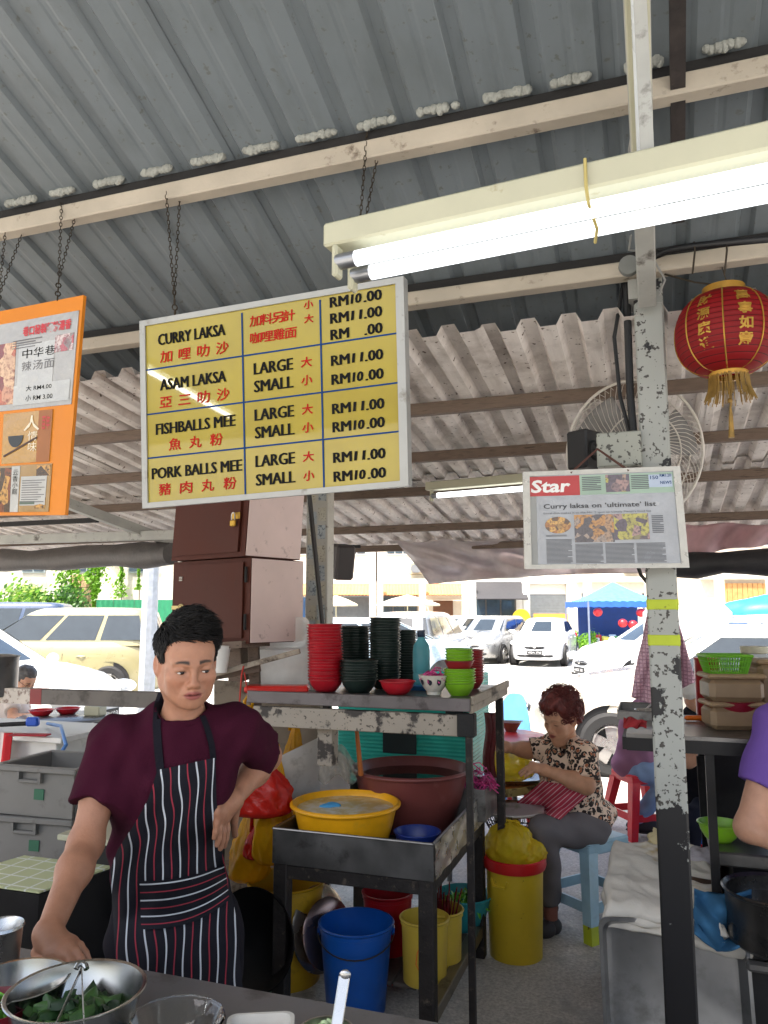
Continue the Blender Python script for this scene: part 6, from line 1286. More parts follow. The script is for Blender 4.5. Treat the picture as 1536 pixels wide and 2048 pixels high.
b = MB(); b.box((0, 0, .5), (2.0, 1.2, .04)); rt_ = c0; tb = thing('goods_table', 'goods table heaped with coloured packets under the canopy tent', 'table', c0, YAW + .05); b.build('table_top', WHITEP, tb, local=True)
for x_ in (-.95, .95):
    for y_ in (-.55, .55): b = MB(); b.box((x_, y_, .25), (.05, .05, .5)); b.build('leg', DOORB, tb, local=True)
b = MB(); b.box((0, .7, 1.0), (2.2, .04, 1.7)); tag(b.build('backdrop', mat('navy_cloth', (40, 60, 110), .8), None, local=True, loc=c0, rot=(0, 0, YAW + .05)), 'navy cloth backdrop hanging in the canopy tent', 'backdrop')
rs = random.Random(2); cols = [(206, 50, 50), (60, 80, 140), (220, 200, 90), (230, 230, 230), (60, 60, 70), (120, 70, 60), (90, 150, 90)]
Mt = Matrix.Rotation(YAW + .05, 3, 'Z')
for i in range(30):
    b = MB(); s = rs.uniform(.12, .26); b.box((0, 0, s * .6), (s, s * .7, s * 1.2), bev=.02); tag(b.build('goods_packet', mat('packet%d' % (i % 7), cols[i % 7], .5), local=True, loc=c0 + Mt @ Vector((rs.uniform(-.9, .9), rs.uniform(-.5, .4), .52 + (.5 if i > 18 else 0) * 0))), 'coloured packet on the goods table in the tent', 'packet', 'packets in the canopy tent')
for x_, z_ in ((-.95, 1.62), (.55, 1.6), (-.1, 1.25), (.25, 1.2)):
    b = MB(); b.ell((0, 0, 0), (.16, .16, .15), n=20, m=12); tag(b.build('red_ball', mat('ball_red', (206, 40, 48), .4), local=True, loc=c0 + Mt @ Vector((x_, -1.1, z_))), 'round red ball hanging in the canopy tent', 'ball', 'red balls in the tent')
# truck with blue tarp
c0 = ground_at(1600, 15.5); root = thing('truck', 'grey box truck with a bulging blue tarpaulin load', 'truck', c0, LFT)
b = MB(); b.box((0, 0, 1.0), (3.2, 1.7, 1.1), bev=.02); b.build('load_bed', mat('truck_grey', (170, 174, 180), .5), root, local=True)
b = MB(); b.box((2.3, 0, 1.0), (1.3, 1.6, 1.5), bev=.15); b.build('cab', carpaint('truck_white', (210, 210, 210), 0), root, local=True)
b = MB(); b.ell((.1, 0, 1.55), (1.55, .85, .42), n=36, m=16, noise=lambda v: 1 + .06 * math.sin(9 * v.x + 4 * v.y) + .04 * math.sin(15 * v.y + 7 * v.x)); b.build('tarp_load', mat('tarp_blue', (40, 120, 206), .5, bmp=.3), root, local=True, smooth=180)
for x_ in (-1, 2.2):
    for y_ in (-.8, .8): b = MB(); b.lathe([(0, -.1), (.36, -.1), (.38, 0), (.36, .1), (0, .1)], (x_, y_, .38), 24, Matrix.Rotation(R(90), 3, 'X')); b.build('wheel', TYRE, root, local=True)

# ---- left: green hoarding, old wall with ivy, bushes, trees
GREENF = mat('green_sheet', (36, 120, 84), .5, var=.1)
a = ground_at(60, 30); root = thing('green_hoarding', 'green corrugated metal hoarding below the old wall', 'fence', a, YAW)
def corr(x0, w): 
    b = MB(); nn = int(w / .06); b.grid(lambda u, v: Vector((x0 + w * u, .02 * math.sin(u * w / .2 * 2 * math.pi), .05 + 2.05 * v)), nn, 1); return b
for i in range(10): corr(i * .81, .80).build('sheet', GREENF, root, local=True, smooth=180)
for i in range(11): b = MB(); b.box((i * .81 - .005, .06, 1.05), (.05, .05, 2.1)); b.build('post', TIMB, root, local=True)
WALLO = mat('old_wall', (196, 190, 176), .9, var=.15, vs=1.2, dirt=(130, 124, 106), dp=(.5, .7), ds=1.0)
a = ground_at(-40, 33); root = thing('old_wall_building', 'weathered pale building behind the green hoarding', 'building', a, YAW)
b = MB(); b.box((5.5, 3, 3.2), (11, 6, 6.4)); b.build('wall', WALLO, root, local=True, smooth=0)
for i in range(4):
    b = MB(); b.box((2.2 + 2.3 * i, -.02, 3.9), (1.0, .1, 1.2)); wo = b.build('window', mat('wf_grey', (150, 160, 160), .5), root, local=True, smooth=0)
    for q in (-1, 1): b = MB(); b.box((2.2 + 2.3 * i + q * .24, -.08, 3.9), (.42, .03, 1.06)); b.build('pane', WGL, wo, local=True, smooth=0)
c0 = ground_at(158, 28.5); root = thing('brick_pier', 'tan brick gate pier overgrown with ivy', 'pier', c0, YAW)
b = MB(); rsb = random.Random(6); BRK = mat('pier_stone', (176, 148, 116), .9, var=.2, vs=3)
b.box((0, .25, 1.5), (.7, .45, 3.0)); b.build('core', BRK, root, local=True)
for j in range(12):
    for i in range(2): b = MB(); b.box((-.19 + .38 * i + (.0 if j % 2 else .03), 0, .14 + j * .25), (.36, .08, .23), bev=.015); b.build('stone', BRK, root, local=True)
def leafcloud(name, lab, cat, c, rad, n, size, mats, seed, trunk=None, clumps=18, group=None):
    """a crown of many small leaves spread through uneven clumps, on a trunk with limbs"""
    rs = np.random.default_rng(seed); root = thing(name, lab, cat, c, 0, group); cl = []
    for i in range(clumps):
        v = rs.normal(size=3); v /= np.linalg.norm(v); q = rs.uniform(.35, .95); cl.append((v * q * np.array(rad), rs.uniform(.22, .42)))
    zoff = rad[2] * .95 if not trunk else trunk + rad[2] * .8
    for k_, m_ in enumerate(mats):
        b = MB(); vs = []; fs = []
        for i in range(n // len(mats)):
            cc, s = cl[rs.integers(len(cl))]; p_ = cc + rs.normal(size=3) * s * np.array(rad) * .55; p_[2] = max(p_[2] + zoff, .03)
            d = Vector(rs.normal(size=3)).normalized(); e = d.orthogonal().normalized() * size * rs.uniform(.6, 1.3); f_ = d.cross(e).normalized() * size * rs.uniform(.4, .7); o_ = len(vs); p_ = Vector(p_)
            vs += [p_ - e, p_ + f_, p_ + e, p_ - f_]; fs.append((o_, o_ + 1, o_ + 2, o_ + 3))
        b.add(vs, fs); b.build('foliage', m_, root, local=True, smooth=0, kind='stuff')
    if trunk is not None:
        b = MB(); b.tube([(0, 0, 0), (.03, .02, trunk * .5), (0, 0, zoff)], [.10 * rad[0] / 1.5 + .03, .08, .03], 8)
        for cc, s in cl[:7]: b.tube([(0, 0, max(.1, zoff - rad[2] * .6)), tuple(Vector(cc) * .5 + Vector((0, 0, zoff - .1))), tuple(Vector(cc) + Vector((0, 0, zoff)))], [.05, .03, .012], 6)
        b.build('trunk', mat('bark', (92, 76, 60), .9, var=.3), root, local=True)
    return root
LG = [translucent('leaf_bright', (112, 160, 44), .4, .5), translucent('leaf_mid', (72, 116, 40), .35, .5), translucent('leaf_pale', (150, 176, 84), .4, .5)]
LD = [translucent('leaf_dark', (52, 88, 40), .3, .5), LG[1]]
for i, (px, t, r_, n_, ml, tr, lab) in enumerate((( -60, 25, (2.4, 1.2, 1.25), 5200, LG, .3, 'broad bushy tree at the left edge behind the van'), (40, 26, (1.7, 1.0, 1.2), 4600, LG, .35, 'yellow green bushy shrub behind the van roof'), (110, 27, (1.2, .9, 1.3), 3200, LD, .4, 'dark green bushy shrub beside the stone pier'), (-140, 31, (3.0, 1.6, 2.2), 4200, LD, 1.0, 'dark tree rising behind the left bushes'), (228, 29.5, (.6, .3, .55), 900, LG, .3, 'small shrub at the foot of the green hoarding'))):
    leafcloud('bushy_tree', lab, 'tree', ground_at(px, t), r_, n_, .085, ml, 20 + i, tr, group='greenery beyond the car park')
def ivy(px, t, w, z0, z1, n, seed, lab):
    rs = np.random.default_rng(seed); c = ground_at(px, t); root = thing('ivy', lab, 'climbing plant', c, YAW); b = MB(); vs = []; fs = []
    for i in range(n):
        z = rs.uniform(z0, z1); p_ = Vector((rs.normal() * w * (.5 + .5 * math.sin(z * 2.1 + seed)), rs.uniform(-.12, .04), z)); d = Vector(rs.normal(size=3)).normalized(); e = d.orthogonal().normalized() * .085; f_ = d.cross(e).normalized() * .06; o_ = len(vs)
        vs += [p_ - e, p_ + f_, p_ + e, p_ - f_]; fs.append((o_, o_ + 1, o_ + 2, o_ + 3))
    b.add(vs, fs); b.build('foliage', LG[0], root, local=True, smooth=0, kind='stuff')
    b = MB(); b.tube([(0, 0, 0), (.05, 0, z1 * .5), (0, 0, z1)], .02, 6); b.build('stem', mat('bark', (92, 76, 60), .9), root, local=True)
ivy(188, 28.2, .22, .2, 3.6, 1100, 1, 'column of bright ivy right of the stone pier'); ivy(138, 28.0, .3, 1.0, 3.4, 700, 2, 'ivy trailing over the top of the stone pier'); ivy(240, 32.7, .18, 2.2, 4.2, 300, 3, 'thin creeper hanging down the old wall left of the lamp post'); ivy(275, 32.7, .12, 2.6, 4.2, 200, 4, 'wisp of creeper hanging behind the lamp post')
for px, t, r_, lab in ((1170, 27, (.5, .4, .55), 'potted green plant at the left leg of the canopy tent'), (670, 34, (.5, .4, .4), 'bright plant in front of the blue curtained shop'), (825, 33, (.9, .5, .4), 'yellow green plant under the pale umbrella'), (1145, 30, (.35, .3, .45), 'green plant behind the small white saloon')):
    leafcloud('leafy_plant', lab, 'plant', ground_at(px, t), r_, 500, .07, [LG[0]], int(px), .15, 8)
for px, t, lab, rr_ in ((815, 32, 'pale parasol in front of the terracotta awnings', 1.4), (672, 33, 'pale parasol half hidden behind the pillar', 1.0)):
    c0 = ground_at(px, t); root = thing('parasol', lab, 'parasol', c0); b = MB(); b.lathe([(0, 2.35), (rr_ * .5, 2.18), (rr_, 1.95), (rr_, 1.88)], n=8); b.build('canopy', translucent('parasol_cloth', (214, 206, 186), .4, .7), root, local=True, smooth=0); b = MB(); b.tube([(0, 0, 0), (0, 0, 2.35)], .025, 8); b.build('pole', WHITEP, root, local=True)
# ---- tables and stools of the eating area
def plastic_stool(name, lab, c, rz, m, h=.45, top=.145, bot=.2, tape=None, group=None):
    root = thing(name, lab, 'stool', c, rz, group); b = MB(); b.box((0, 0, h - .012), (top * 2, top * 2, .024), bev=.01); b.box((0, 0, h - .04), (top * 2 - .004, top * 2 - .004, .05), bev=.006); b.build('seat', m, root, local=True)
    for sx_ in (-1, 1):
        for sy_ in (-1, 1):
            b = MB(); p0 = Vector((sx_ * (top - .028), sy_ * (top - .028), h - .05)); p1 = Vector((sx_ * bot, sy_ * bot, 0)); b.poly([p1 + Vector((dx, dy, 0)) for dx, dy in ((-.026, -.026), (.026, -.026), (.026, .026), (-.026, .026))], (0, 0, .001))
            b = MB(); vs = [p + Vector((dx * k_, dy * k_, 0)) for p, k_ in ((p1, 1), (p0, 1.25)) for dx, dy in ((-.026, -.026), (.026, -.026), (.026, .026), (-.026, .026))]; b.add(vs, [(0, 1, 5, 4), (1, 2, 6, 5), (2, 3, 7, 6), (3, 0, 4, 7), (3, 2, 1, 0)]); lg = b.build('leg', m, root, local=True, smooth=0)
            if tape:
                b = MB(); k0 = .12; vs = []
                for z_, k_ in ((.0, 1.0), (.11, 1.03)):
                    pc = p1.lerp(p0, z_ / (h - .05)); vs += [pc + Vector((dx * k_ * 1.03, dy * k_ * 1.03, 0)) for dx, dy in ((-.026, -.026), (.026, -.026), (.026, .026), (-.026, .026))]
                b.add(vs, [(0, 1, 5, 4), (1, 2, 6, 5), (2, 3, 7, 6), (3, 0, 4, 7)]); b.build('tape', tape, lg, local=True, smooth=0)
    for zz in (.15, ):
        k_ = bot + (top - .028 - bot) * zz / (h - .05)
        for a, c_ in (((-1, -1), (1, -1)), ((1, -1), (1, 1)), ((1, 1), (-1, 1)), ((-1, 1), (-1, -1))):
            b = MB(); b.bar((a[0] * k_, a[1] * k_, zz), (c_[0] * k_, c_[1] * k_, zz), .012, .05); b.build('stretcher', m, root, local=True)
    return root
# ================================================================ people: smooth-blended bodies meshed with surface nets
class SDF:
    def __init__(s, lo, hi, h):
        s.lo = np.array(lo, float); s.h = h; s.n = np.ceil((np.array(hi, float) - s.lo) / h).astype(int) + 1
        s.d = np.full(s.n, 1.0, np.float32); s.ax = [(s.lo[i] + h * np.arange(s.n[i])).astype(np.float32) for i in range(3)]
    def put(s, fn, lo, hi, k, op='u'):
        i0 = np.clip(np.floor((np.array(lo) - s.lo) / s.h).astype(int), 0, s.n); i1 = np.clip(np.ceil((np.array(hi) - s.lo) / s.h).astype(int) + 1, 0, s.n)
        if np.any(i1 <= i0): return s
        sl = tuple(slice(a, b) for a, b in zip(i0, i1)); X = s.ax[0][sl[0]][:, None, None]; Y = s.ax[1][sl[1]][None, :, None]; Z = s.ax[2][sl[2]][None, None, :]
        b = fn(X, Y, Z).astype(np.float32); a = s.d[sl]
        if op == 'u': hh = np.maximum(k - np.abs(a - b), 0) / k; s.d[sl] = np.minimum(a, b) - hh * hh * k * .25
        elif op == 'c': b = -b; hh = np.maximum(k - np.abs(a - b), 0) / k; s.d[sl] = np.maximum(a, b) + hh * hh * k * .25
        return s
    def cone(s, a, b, ra, rb, k=.02, op='u', flat=None):
        a, b = np.array(a, float), np.array(b, float); ab = b - a; L = max(1e-9, float(ab @ ab)); m = max(ra, rb) + k + 3 * s.h
        def fn(X, Y, Z):
            x, y, z = X - a[0], Y - a[1], Z - a[2]; t = np.clip((x * ab[0] + y * ab[1] + z * ab[2]) / L, 0, 1)
            return np.sqrt((x - t * ab[0]) ** 2 + (y - t * ab[1]) ** 2 + (z - t * ab[2]) ** 2) - (ra + (rb - ra) * t)
        return s.put(fn, np.minimum(a, b) - m, np.maximum(a, b) + m, k, op)
    def ell(s, c, r, k=.02, M=None, op='u'):
        c = np.array(c, float); r = np.array(r, float); m = max(r) + k + 3 * s.h; M = np.eye(3) if M is None else M
        def fn(X, Y, Z):
            x, y, z = X - c[0], Y - c[1], Z - c[2]; q = [M[0, i] * x + M[1, i] * y + M[2, i] * z for i in range(3)]
            k0 = np.sqrt(sum((q[i] / r[i]) ** 2 for i in range(3))); k1 = np.sqrt(sum((q[i] / r[i] ** 2) ** 2 for i in range(3))) + 1e-9; return k0 * (k0 - 1) / k1
        return s.put(fn, c - m, c + m, k, op)
    def chain(s, pts, rs, k=.02):
        for i in range(len(pts) - 1): s.cone(pts[i], pts[i + 1], rs[i], rs[i + 1], k)
        return s
    def cut(s, p, n):
        """remove what lies on the side n points to"""
        p = np.array(p, float); n = np.array(n, float); n /= np.linalg.norm(n); X, Y, Z = s.ax[0][:, None, None], s.ax[1][None, :, None], s.ax[2][None, None, :]
        s.d = np.maximum(s.d, ((X - p[0]) * n[0] + (Y - p[1]) * n[1] + (Z - p[2]) * n[2]).astype(np.float32)); return s
    def ripple(s, amp, ks, seed=0):
        r_ = np.random.default_rng(seed); X, Y, Z = s.ax[0][:, None, None], s.ax[1][None, :, None], s.ax[2][None, None, :]; w = 0
        for kx, ky, kz in ks: w = w + np.sin(kx * X + ky * Y + kz * Z + r_.random() * 6 + 1.4 * np.sin(X * 9 + Z * 7 + r_.random() * 6))
        s.d = s.d + (amp / max(1, len(ks)) * w).astype(np.float32); return s
    def sleeve(s, a, b, ra, rb, stop, k=.03):
        q = SDF.__new__(SDF); q.lo, q.h, q.n, q.ax = s.lo, s.h, s.n, s.ax; q.d = np.full(s.n, 1.0, np.float32); a, b = np.array(a), np.array(b)
        q.cone(a, b, ra, rb, .01); q.cut(a + (b - a) * stop, b - a); hh = np.maximum(k - np.abs(s.d - q.d), 0) / k; s.d = np.minimum(s.d, q.d) - hh * hh * k * .25; return s
    def mesh(s):
        d = s.d.copy()
        for i in range(3):
            for e in (0, -1):
                ix = [slice(None)] * 3; ix[i] = e; d[tuple(ix)] = np.maximum(d[tuple(ix)], s.h * .3)
        S = d < 0; n = s.n; cnt = np.zeros(n - 1, np.int8); offs = [(a, b, c) for a in (0, 1) for b in (0, 1) for c in (0, 1)]
        for a, b, c in offs: cnt += S[a:n[0] - 1 + a, b:n[1] - 1 + b, c:n[2] - 1 + c]
        act = (cnt > 0) & (cnt < 8); idx = np.argwhere(act); ids = -np.ones(act.shape, np.int64); ids[act] = np.arange(len(idx))
        acc = np.zeros((len(idx), 3)); num = np.zeros(len(idx))
        for o in offs:
            for ax in range(3):
                if o[ax]: continue
                o2 = list(o); o2[ax] = 1; v1 = d[tuple((idx + o).T)]; v2 = d[tuple((idx + o2).T)]; cr = (v1 < 0) != (v2 < 0); t = np.where(cr, v1 / np.where(v1 == v2, 1, v1 - v2), 0)
                p = np.array(o, float)[None, :].repeat(len(idx), 0); p[:, ax] += t; acc += p * cr[:, None]; num += cr
        V = s.lo + s.h * (idx + acc / num[:, None]); F = []
        for ax in range(3):
            b, c = (ax + 1) % 3, (ax + 2) % 3; A = [slice(None)] * 3; B = [slice(None)] * 3; A[ax] = slice(0, -1); B[ax] = slice(1, None)
            ch = S[tuple(A)] != S[tuple(B)]; e = np.argwhere(ch); e = e[(e[:, b] > 0) & (e[:, c] > 0) & (e[:, b] < n[b] - 1) & (e[:, c] < n[c] - 1)]
            q = []
            for db, dc in ((0, 0), (-1, 0), (-1, -1), (0, -1)): f = e.copy(); f[:, b] += db; f[:, c] += dc; q.append(ids[tuple(f.T)])
            q = np.stack(q, 1); neg = S[tuple(e.T)]; q[~neg] = q[~neg][:, ::-1]; F.append(q)
        F = np.concatenate(F); F = F[(F >= 0).all(1)]
        return V, F
def np_mesh(name, parts, mats, colfn=None):
    V = np.concatenate([p[0] for p in parts]); F = []; o = 0
    for v, f in parts: F.append(f + o); o += len(v)
    F = np.concatenate(F); me = bpy.data.meshes.new(name); me.vertices.add(len(V)); me.vertices.foreach_set('co', V.ravel()); me.loops.add(len(F) * 4); me.loops.foreach_set('vertex_index', F.ravel().astype(np.int32)); me.polygons.add(len(F)); me.polygons.foreach_set('loop_start', np.arange(0, len(F) * 4, 4, dtype=np.int32))
    me.polygons.foreach_set('use_smooth', np.ones(len(F), bool)); me.update(calc_edges=True); me.validate()
    for m in mats if isinstance(mats, list) else [mats]: me.materials.append(m)
    if colfn is not None:
        at = me.color_attributes.new('tone', 'FLOAT_COLOR', 'POINT'); c = np.ones((len(V), 4), np.float32); c[:, :3] = colfn(V); at.data.foreach_set('color', c.ravel())
    return me
def skin_mat(name):
    m, t, b = newmat(name); a = N(t, 'VertexColor'); a.layer_name = 'tone'; v = coord(t); n1 = noise(t, v, 30, 4)
    col = N(t, 'Mix', data_type='RGBA', blend_type='MULTIPLY'); col.inputs[0].default_value = 1; t.links.new(a.outputs[0], col.inputs[6]); t.links.new(ramp(t, n1, .2, .8, (.80, .77, .76, 1), (1.06, 1.04, 1.03, 1)), col.inputs[7]); t.links.new(col.outputs[2], b.inputs['Base Color'])
    b.inputs['Roughness'].default_value = .48; b.inputs['Subsurface Weight'].default_value = .12; b.inputs['Subsurface Radius'].default_value = (.012, .004, .002); b.inputs['Specular IOR Level'].default_value = .4
    bump(t, b, noise(t, v, 160, 4), .3, .003); return m
SKIN = skin_mat('skin')
def rotm(yaw, pitch, roll=0.0): return np.array(Matrix.Rotation(yaw, 3, 'Z') @ Matrix.Rotation(pitch, 3, 'X') @ Matrix.Rotation(roll, 3, 'Y'))
def head(S, c, M, s=1.0, fem=False):
    c = np.array(c, float); T = lambda p: c + M @ (np.array(p, float) * s)
    E = lambda p, r, k=.015, op='u', Q=None: S.ell(T(p), np.array(r) * s, k * s, M if Q is None else M @ Q, op); C = lambda a, b, ra, rb, k=.012, op='u': S.cone(T(a), T(b), ra * s, rb * s, k * s, op)
    E((0, .012, .038), (.074, .094, .086)); E((0, -.03, -.02), (.060, .062, .088), .03); E((0, -.052, .045), (.056, .035, .04), .03)
    for x in (-1, 1):
        C((x * .048, .0, -.056), (x * .018, -.066, -.091), .016, .014, .03); E((x * .034, -.05, -.055), (.024, .026, .032), .03); C((x * .05, .005, -.03), (x * .052, .0, -.06), .02, .016, .03)
        E((x * .043, -.062, -.022), (.020, .018, .016), .03)
        C((x * .012, -.090, .019), (x * .046, -.074, .021), .0085, .007, .014)
        E((x * .033, -.097, -.001), (.018, .013, .010), .012, 'c'); E((x * .0325, -.0755, -.001), (.0145, .0135, .0125), .003)
        E((x * .0325, -.0765, .004), (.0165, .0145, .009), .004)
        E((x * .0115, -.0985, -.037), (.008, .010, .0075), .008); E((x * .006, -.104, -.044), (.0042, .006, .003), .003, 'c')
        E((x * .078, .012, -.008), (.008, .019, .031), .006, 'u', np.array(Matrix.Rotation(-x * .35, 3, 'Z'))); E((x * .086, .008, -.004), (.006, .010, .017), .006, 'c', np.array(Matrix.Rotation(-x * .35, 3, 'Z')))
        C((x * .026, -.093, -.04), (x * .033, -.084, -.066), .0025, .0025, .012, 'c')
    C((0, -.088, .014), (0, -.107, -.029), .0075, .0088, .012); E((0, -.109, -.032), (.0092, .0080, .0080), .010)
    E((0, -.077, -.091), (.018, .016, .015), .025)
    E((0, -.084, -.064), (.028, .014, .020), .02)
    C((-.019, -.091, -.0605), (0, -.0985, -.0575), .0048, .0062, .006); C((.019, -.091, -.0605), (0, -.0985, -.0575), .0048, .0062, .006)
    C((-.016, -.0905, -.070), (.016, -.0905, -.070), .0058, .0058, .006); E((0, -.096, -.070), (.013, .0055, .0065), .006)
    C((-.023, -.095, -.0645), (.023, -.095, -.0645), .0016, .0016, .004, 'c'); C((-.010, -.100, -.0643), (.010, -.100, -.0643), .0018, .0018, .004, 'c')
    return T
SK = np.array(lin((205, 160, 134))); 
def headtone(c, M, s, base, lip=(150, 84, 78), brow=(30, 24, 22), old=False):
    c = np.array(c); lip = np.array(lin(lip)); brow = np.array(lin(brow)); base = np.array(lin(base))
    def fn(V):
        q = (V - c) @ M / s; col = np.tile(base, (len(V), 1)); x = np.abs(q[:, 0])
        def mixin(w, c2):
            nonlocal col; w = np.clip(w, 0, 1)[:, None]; col = col * (1 - w) + c2 * w
        near = np.linalg.norm(q, axis=1) < .16; front = near & (q[:, 1] < -.05)
        ck = np.exp(-(((x - .045) / .022) ** 2 + ((q[:, 2] + .03) / .025) ** 2)) * front; mixin(ck * .35, base * np.array([1.05, .82, .78]))
        ns = np.exp(-(((x) / .016) ** 2 + ((q[:, 2] + .034) / .016) ** 2)) * front; mixin(ns * .35, base * np.array([1.02, .82, .78]))
        er = np.clip((x - .066) / .012, 0, 1) * near; mixin(er * .35, base * np.array([1.05, .78, .74]))
        lp = np.clip(1.35 - ((x / .0225) ** 2 + ((q[:, 2] + .0645) / .0115) ** 2), 0, 1) * 2 * front; mixin(lp * .85, lip)
        ml = np.exp(-(((q[:, 2] + .0643) / .0016) ** 2)) * (x < .023) * front; mixin(ml * .8, lip * .35)
        t = np.clip((x - .013) / .035, 0, 1); bz = .0235 + .004 * np.sin(t * 2.6) - .004 * t; w = np.clip(1.6 - np.abs(q[:, 2] - bz) / (.0046 * (1 - .45 * t)), 0, 1) * np.clip((x - .011) / .004, 0, 1) * np.clip((.052 - x) / .008, 0, 1) * front; mixin(w * (.35 if old else .95), brow)
        ew = np.exp(-(((x - .0325) / .0125) ** 4)) * front; lash = np.exp(-(((q[:, 2] + .0015 + .9 * (x - .0325) ** 2 * 12) / .0030) ** 2)) * ew; mixin(lash * .98, brow * .7)
        us = np.exp(-(((q[:, 2] + .0135) / .005) ** 2)) * ew; mixin(us * .22, base * .62)
        return col
    return fn
def tone_plain(base): b_ = np.array(lin(base)); return lambda V: np.tile(b_, (len(V), 1))
class Body:
    """frame of one person: x to the right as the camera sees it, y away, z up"""
    def __init__(s, px, t, label, name='person', group=None):
        g_ = P(px, 1225, t); s.g = Vector((g_.x, g_.y, 0)); s.root = thing(name, label, 'person', s.g, YAW, group)
    def L(s, px, py, t): return s.W(P(px, py, t))
    def W(s, p): q = Vector(p) - s.g; return np.array([q.dot(RT), q.dot(FH), p.z if hasattr(p, 'z') else p[2]])
    def world(s, q): return s.g + RT * float(q[0]) + FH * float(q[1]) + Vector((0, 0, float(q[2])))
    def put(s, name, parts, m, colfn=None, parent=None): return link(name, np_mesh(name, parts, m, colfn), parent or s.root)
def setuv(o, uv):
    me = o.data; l = me.uv_layers.new(name='UVMap'); vi = np.zeros(len(me.loops), np.int32); me.loops.foreach_get('vertex_index', vi); l.data.foreach_set('uv', np.array(uv, np.float32)[vi].ravel())
def drape(B, bvh, name, px_fn, nu, nv, off, m, uvfn=None, thick=.002, t0=2.0, smooth=3):
    """a cloth laid on a body: seen pixels are cast on to the body's surface and lifted by off"""
    pts = np.zeros((nv + 1, nu + 1)); dirs = {}
    G = [[px_fn(i / nu, j / nv) for i in range(nu + 1)] for j in range(nv + 1)]; org = Vector(B.W(CAMLOC)); D = np.full((nv + 1, nu + 1), np.nan)
    for j in range(nv + 1):
        for i in range(nu + 1):
            d = Vector(B.L(*G[j][i], 1.0)) - org; h = bvh.ray_cast(org, d.normalized()); dirs[j, i] = d
            if h[0] is not None: D[j, i] = (h[0] - org).length / d.length
    med = np.nanmedian(D)
    for j in range(nv + 1):
        row = D[j]; ok = ~np.isnan(row)
        if ok.any(): row[~ok] = np.interp(np.flatnonzero(~ok), np.flatnonzero(ok), row[ok]) + .012
        elif j: D[j] = D[j - 1]
        else: row[:] = med
    for _ in range(smooth):
        E_ = D.copy(); E_[1:-1, 1:-1] = (D[1:-1, 1:-1] * 2 + D[:-2, 1:-1] + D[2:, 1:-1] + D[1:-1, :-2] + D[1:-1, 2:]) / 6; E_[1:-1, 0] = (D[:-2, 0] + D[2:, 0] + 2 * D[1:-1, 0]) / 4; E_[1:-1, -1] = (D[:-2, -1] + D[2:, -1] + 2 * D[1:-1, -1]) / 4; D = np.minimum(E_, D + .001)
    b = MB(); b.grid(lambda u, v: org + dirs[round(v * nv), round(u * nu)] * (D[round(v * nv), round(u * nu)] - (off(u, v) if callable(off) else off)), nu, nv, thick)
    o = b.build(name, m, B.root, local=True, smooth=60)
    if uvfn:
        uv = [uvfn(i / nu, j / nv, *G[j][i]) for j in range(nv + 1) for i in range(nu + 1)]; setuv(o, uv + uv)
    return o
def fingers(S, wrist, knuckles, tips, thumb, r=.0088, lift=.006, palm_r=.014, up=(0, 0, 1)):
    up = np.array(up, float); kn = [np.array(k, float) for k in knuckles]
    for k in kn: S.cone(wrist, k, .021, palm_r, .018)
    for a, b in zip(kn, kn[1:]): S.cone(a, b, palm_r, palm_r, .012)
    for i, (k, tp) in enumerate(zip(kn, tips)):
        tp = np.array(tp, float); q = r * (1, 1.03, .98, .86)[i]; m1 = k + (tp - k) * .45 + up * lift; m2 = k + (tp - k) * .75 + up * lift * .7
        S.cone(k, m1, q * 1.12, q * 1.02, .006); S.cone(m1, m2, q * 1.02, q * .94, .004); S.cone(m2, tp, q * .94, q * .78, .004)
    a, b, c = [np.array(p, float) for p in thumb]; S.cone(a, b, .016, .0115, .012); S.cone(b, c, .0112, .0085, .005)
def strand_hair(T, M, n, seed, fn, m, B, name='hair', base=None):
    """a cap mesh plus many tapering locks"""
    rs = np.random.default_rng(seed); b = MB()
    for i in range(n):
        pts, r0 = fn(rs)
        b.tube([T(p) for p in pts], [r0 * (1 - .82 * k / (len(pts) - 1)) for k in range(len(pts))], 4, cap=False)
    V = np.array([tuple(v) for v in b.v]); F = np.array(b.f)
    return B.put(name, ([base] if base else []) + [(V, F)], m)
HAIRM = mat('black_hair', (14, 12, 12), .5, var=.4, vs=120, spec=.3)

# ---------------------------------------------------------------- the cook in the striped apron
B = Body(350, 2.0, 'cook in a maroon T-shirt and dark striped apron leaning on the counter'); L = B.L
hc = L(374, 1324, 1.94); HM = rotm(R(26), R(12), R(-2)); hs = .905; nb = L(366, 1452, 1.99); ch = L(335, 1550, 1.97); be = L(328, 1690, 2.02); hp = L(352, 1850, 2.06)
S1 = L(226, 1490, 1.97); E1 = L(170, 1690, 1.84); W1 = B.W(onz(96, 1868, CZ + .055)); S2 = L(476, 1458, 2.03); E2 = L(533, 1512, 2.21); W2 = L(462, 1600, 2.0)
Hs = SDF(hc - .17, hc + .15, .0026); Tm = head(Hs, hc, HM, hs); Hs.cone(Tm((0, .02, -.05)), nb, .046, .052, .03); Hs.cone(nb, L(366, 1490, 2.02), .054, .06, .04)
for x in (-1, 1): Hs.cone(Tm((x * .055, .02, -.05)), L(368 + 8 * x, 1455, 1.955), .012, .010, .02)
A1 = SDF(np.minimum(np.minimum(S1, E1), W1) - [.13, .16, .09], np.maximum(np.maximum(S1, E1), W1) + [.14, .1, .08], .0032)
A1.chain([S1, S1 + (E1 - S1) * .45, E1], [.050, .043, .035], .03).chain([E1, E1 + (W1 - E1) * .3, W1], [.036, .0365, .0255], .03); A1.ell(E1 + [0, .01, 0], (.035, .035, .038), .02)
oz = lambda x, y, dz: B.W(onz(x, y, CZ + dz))
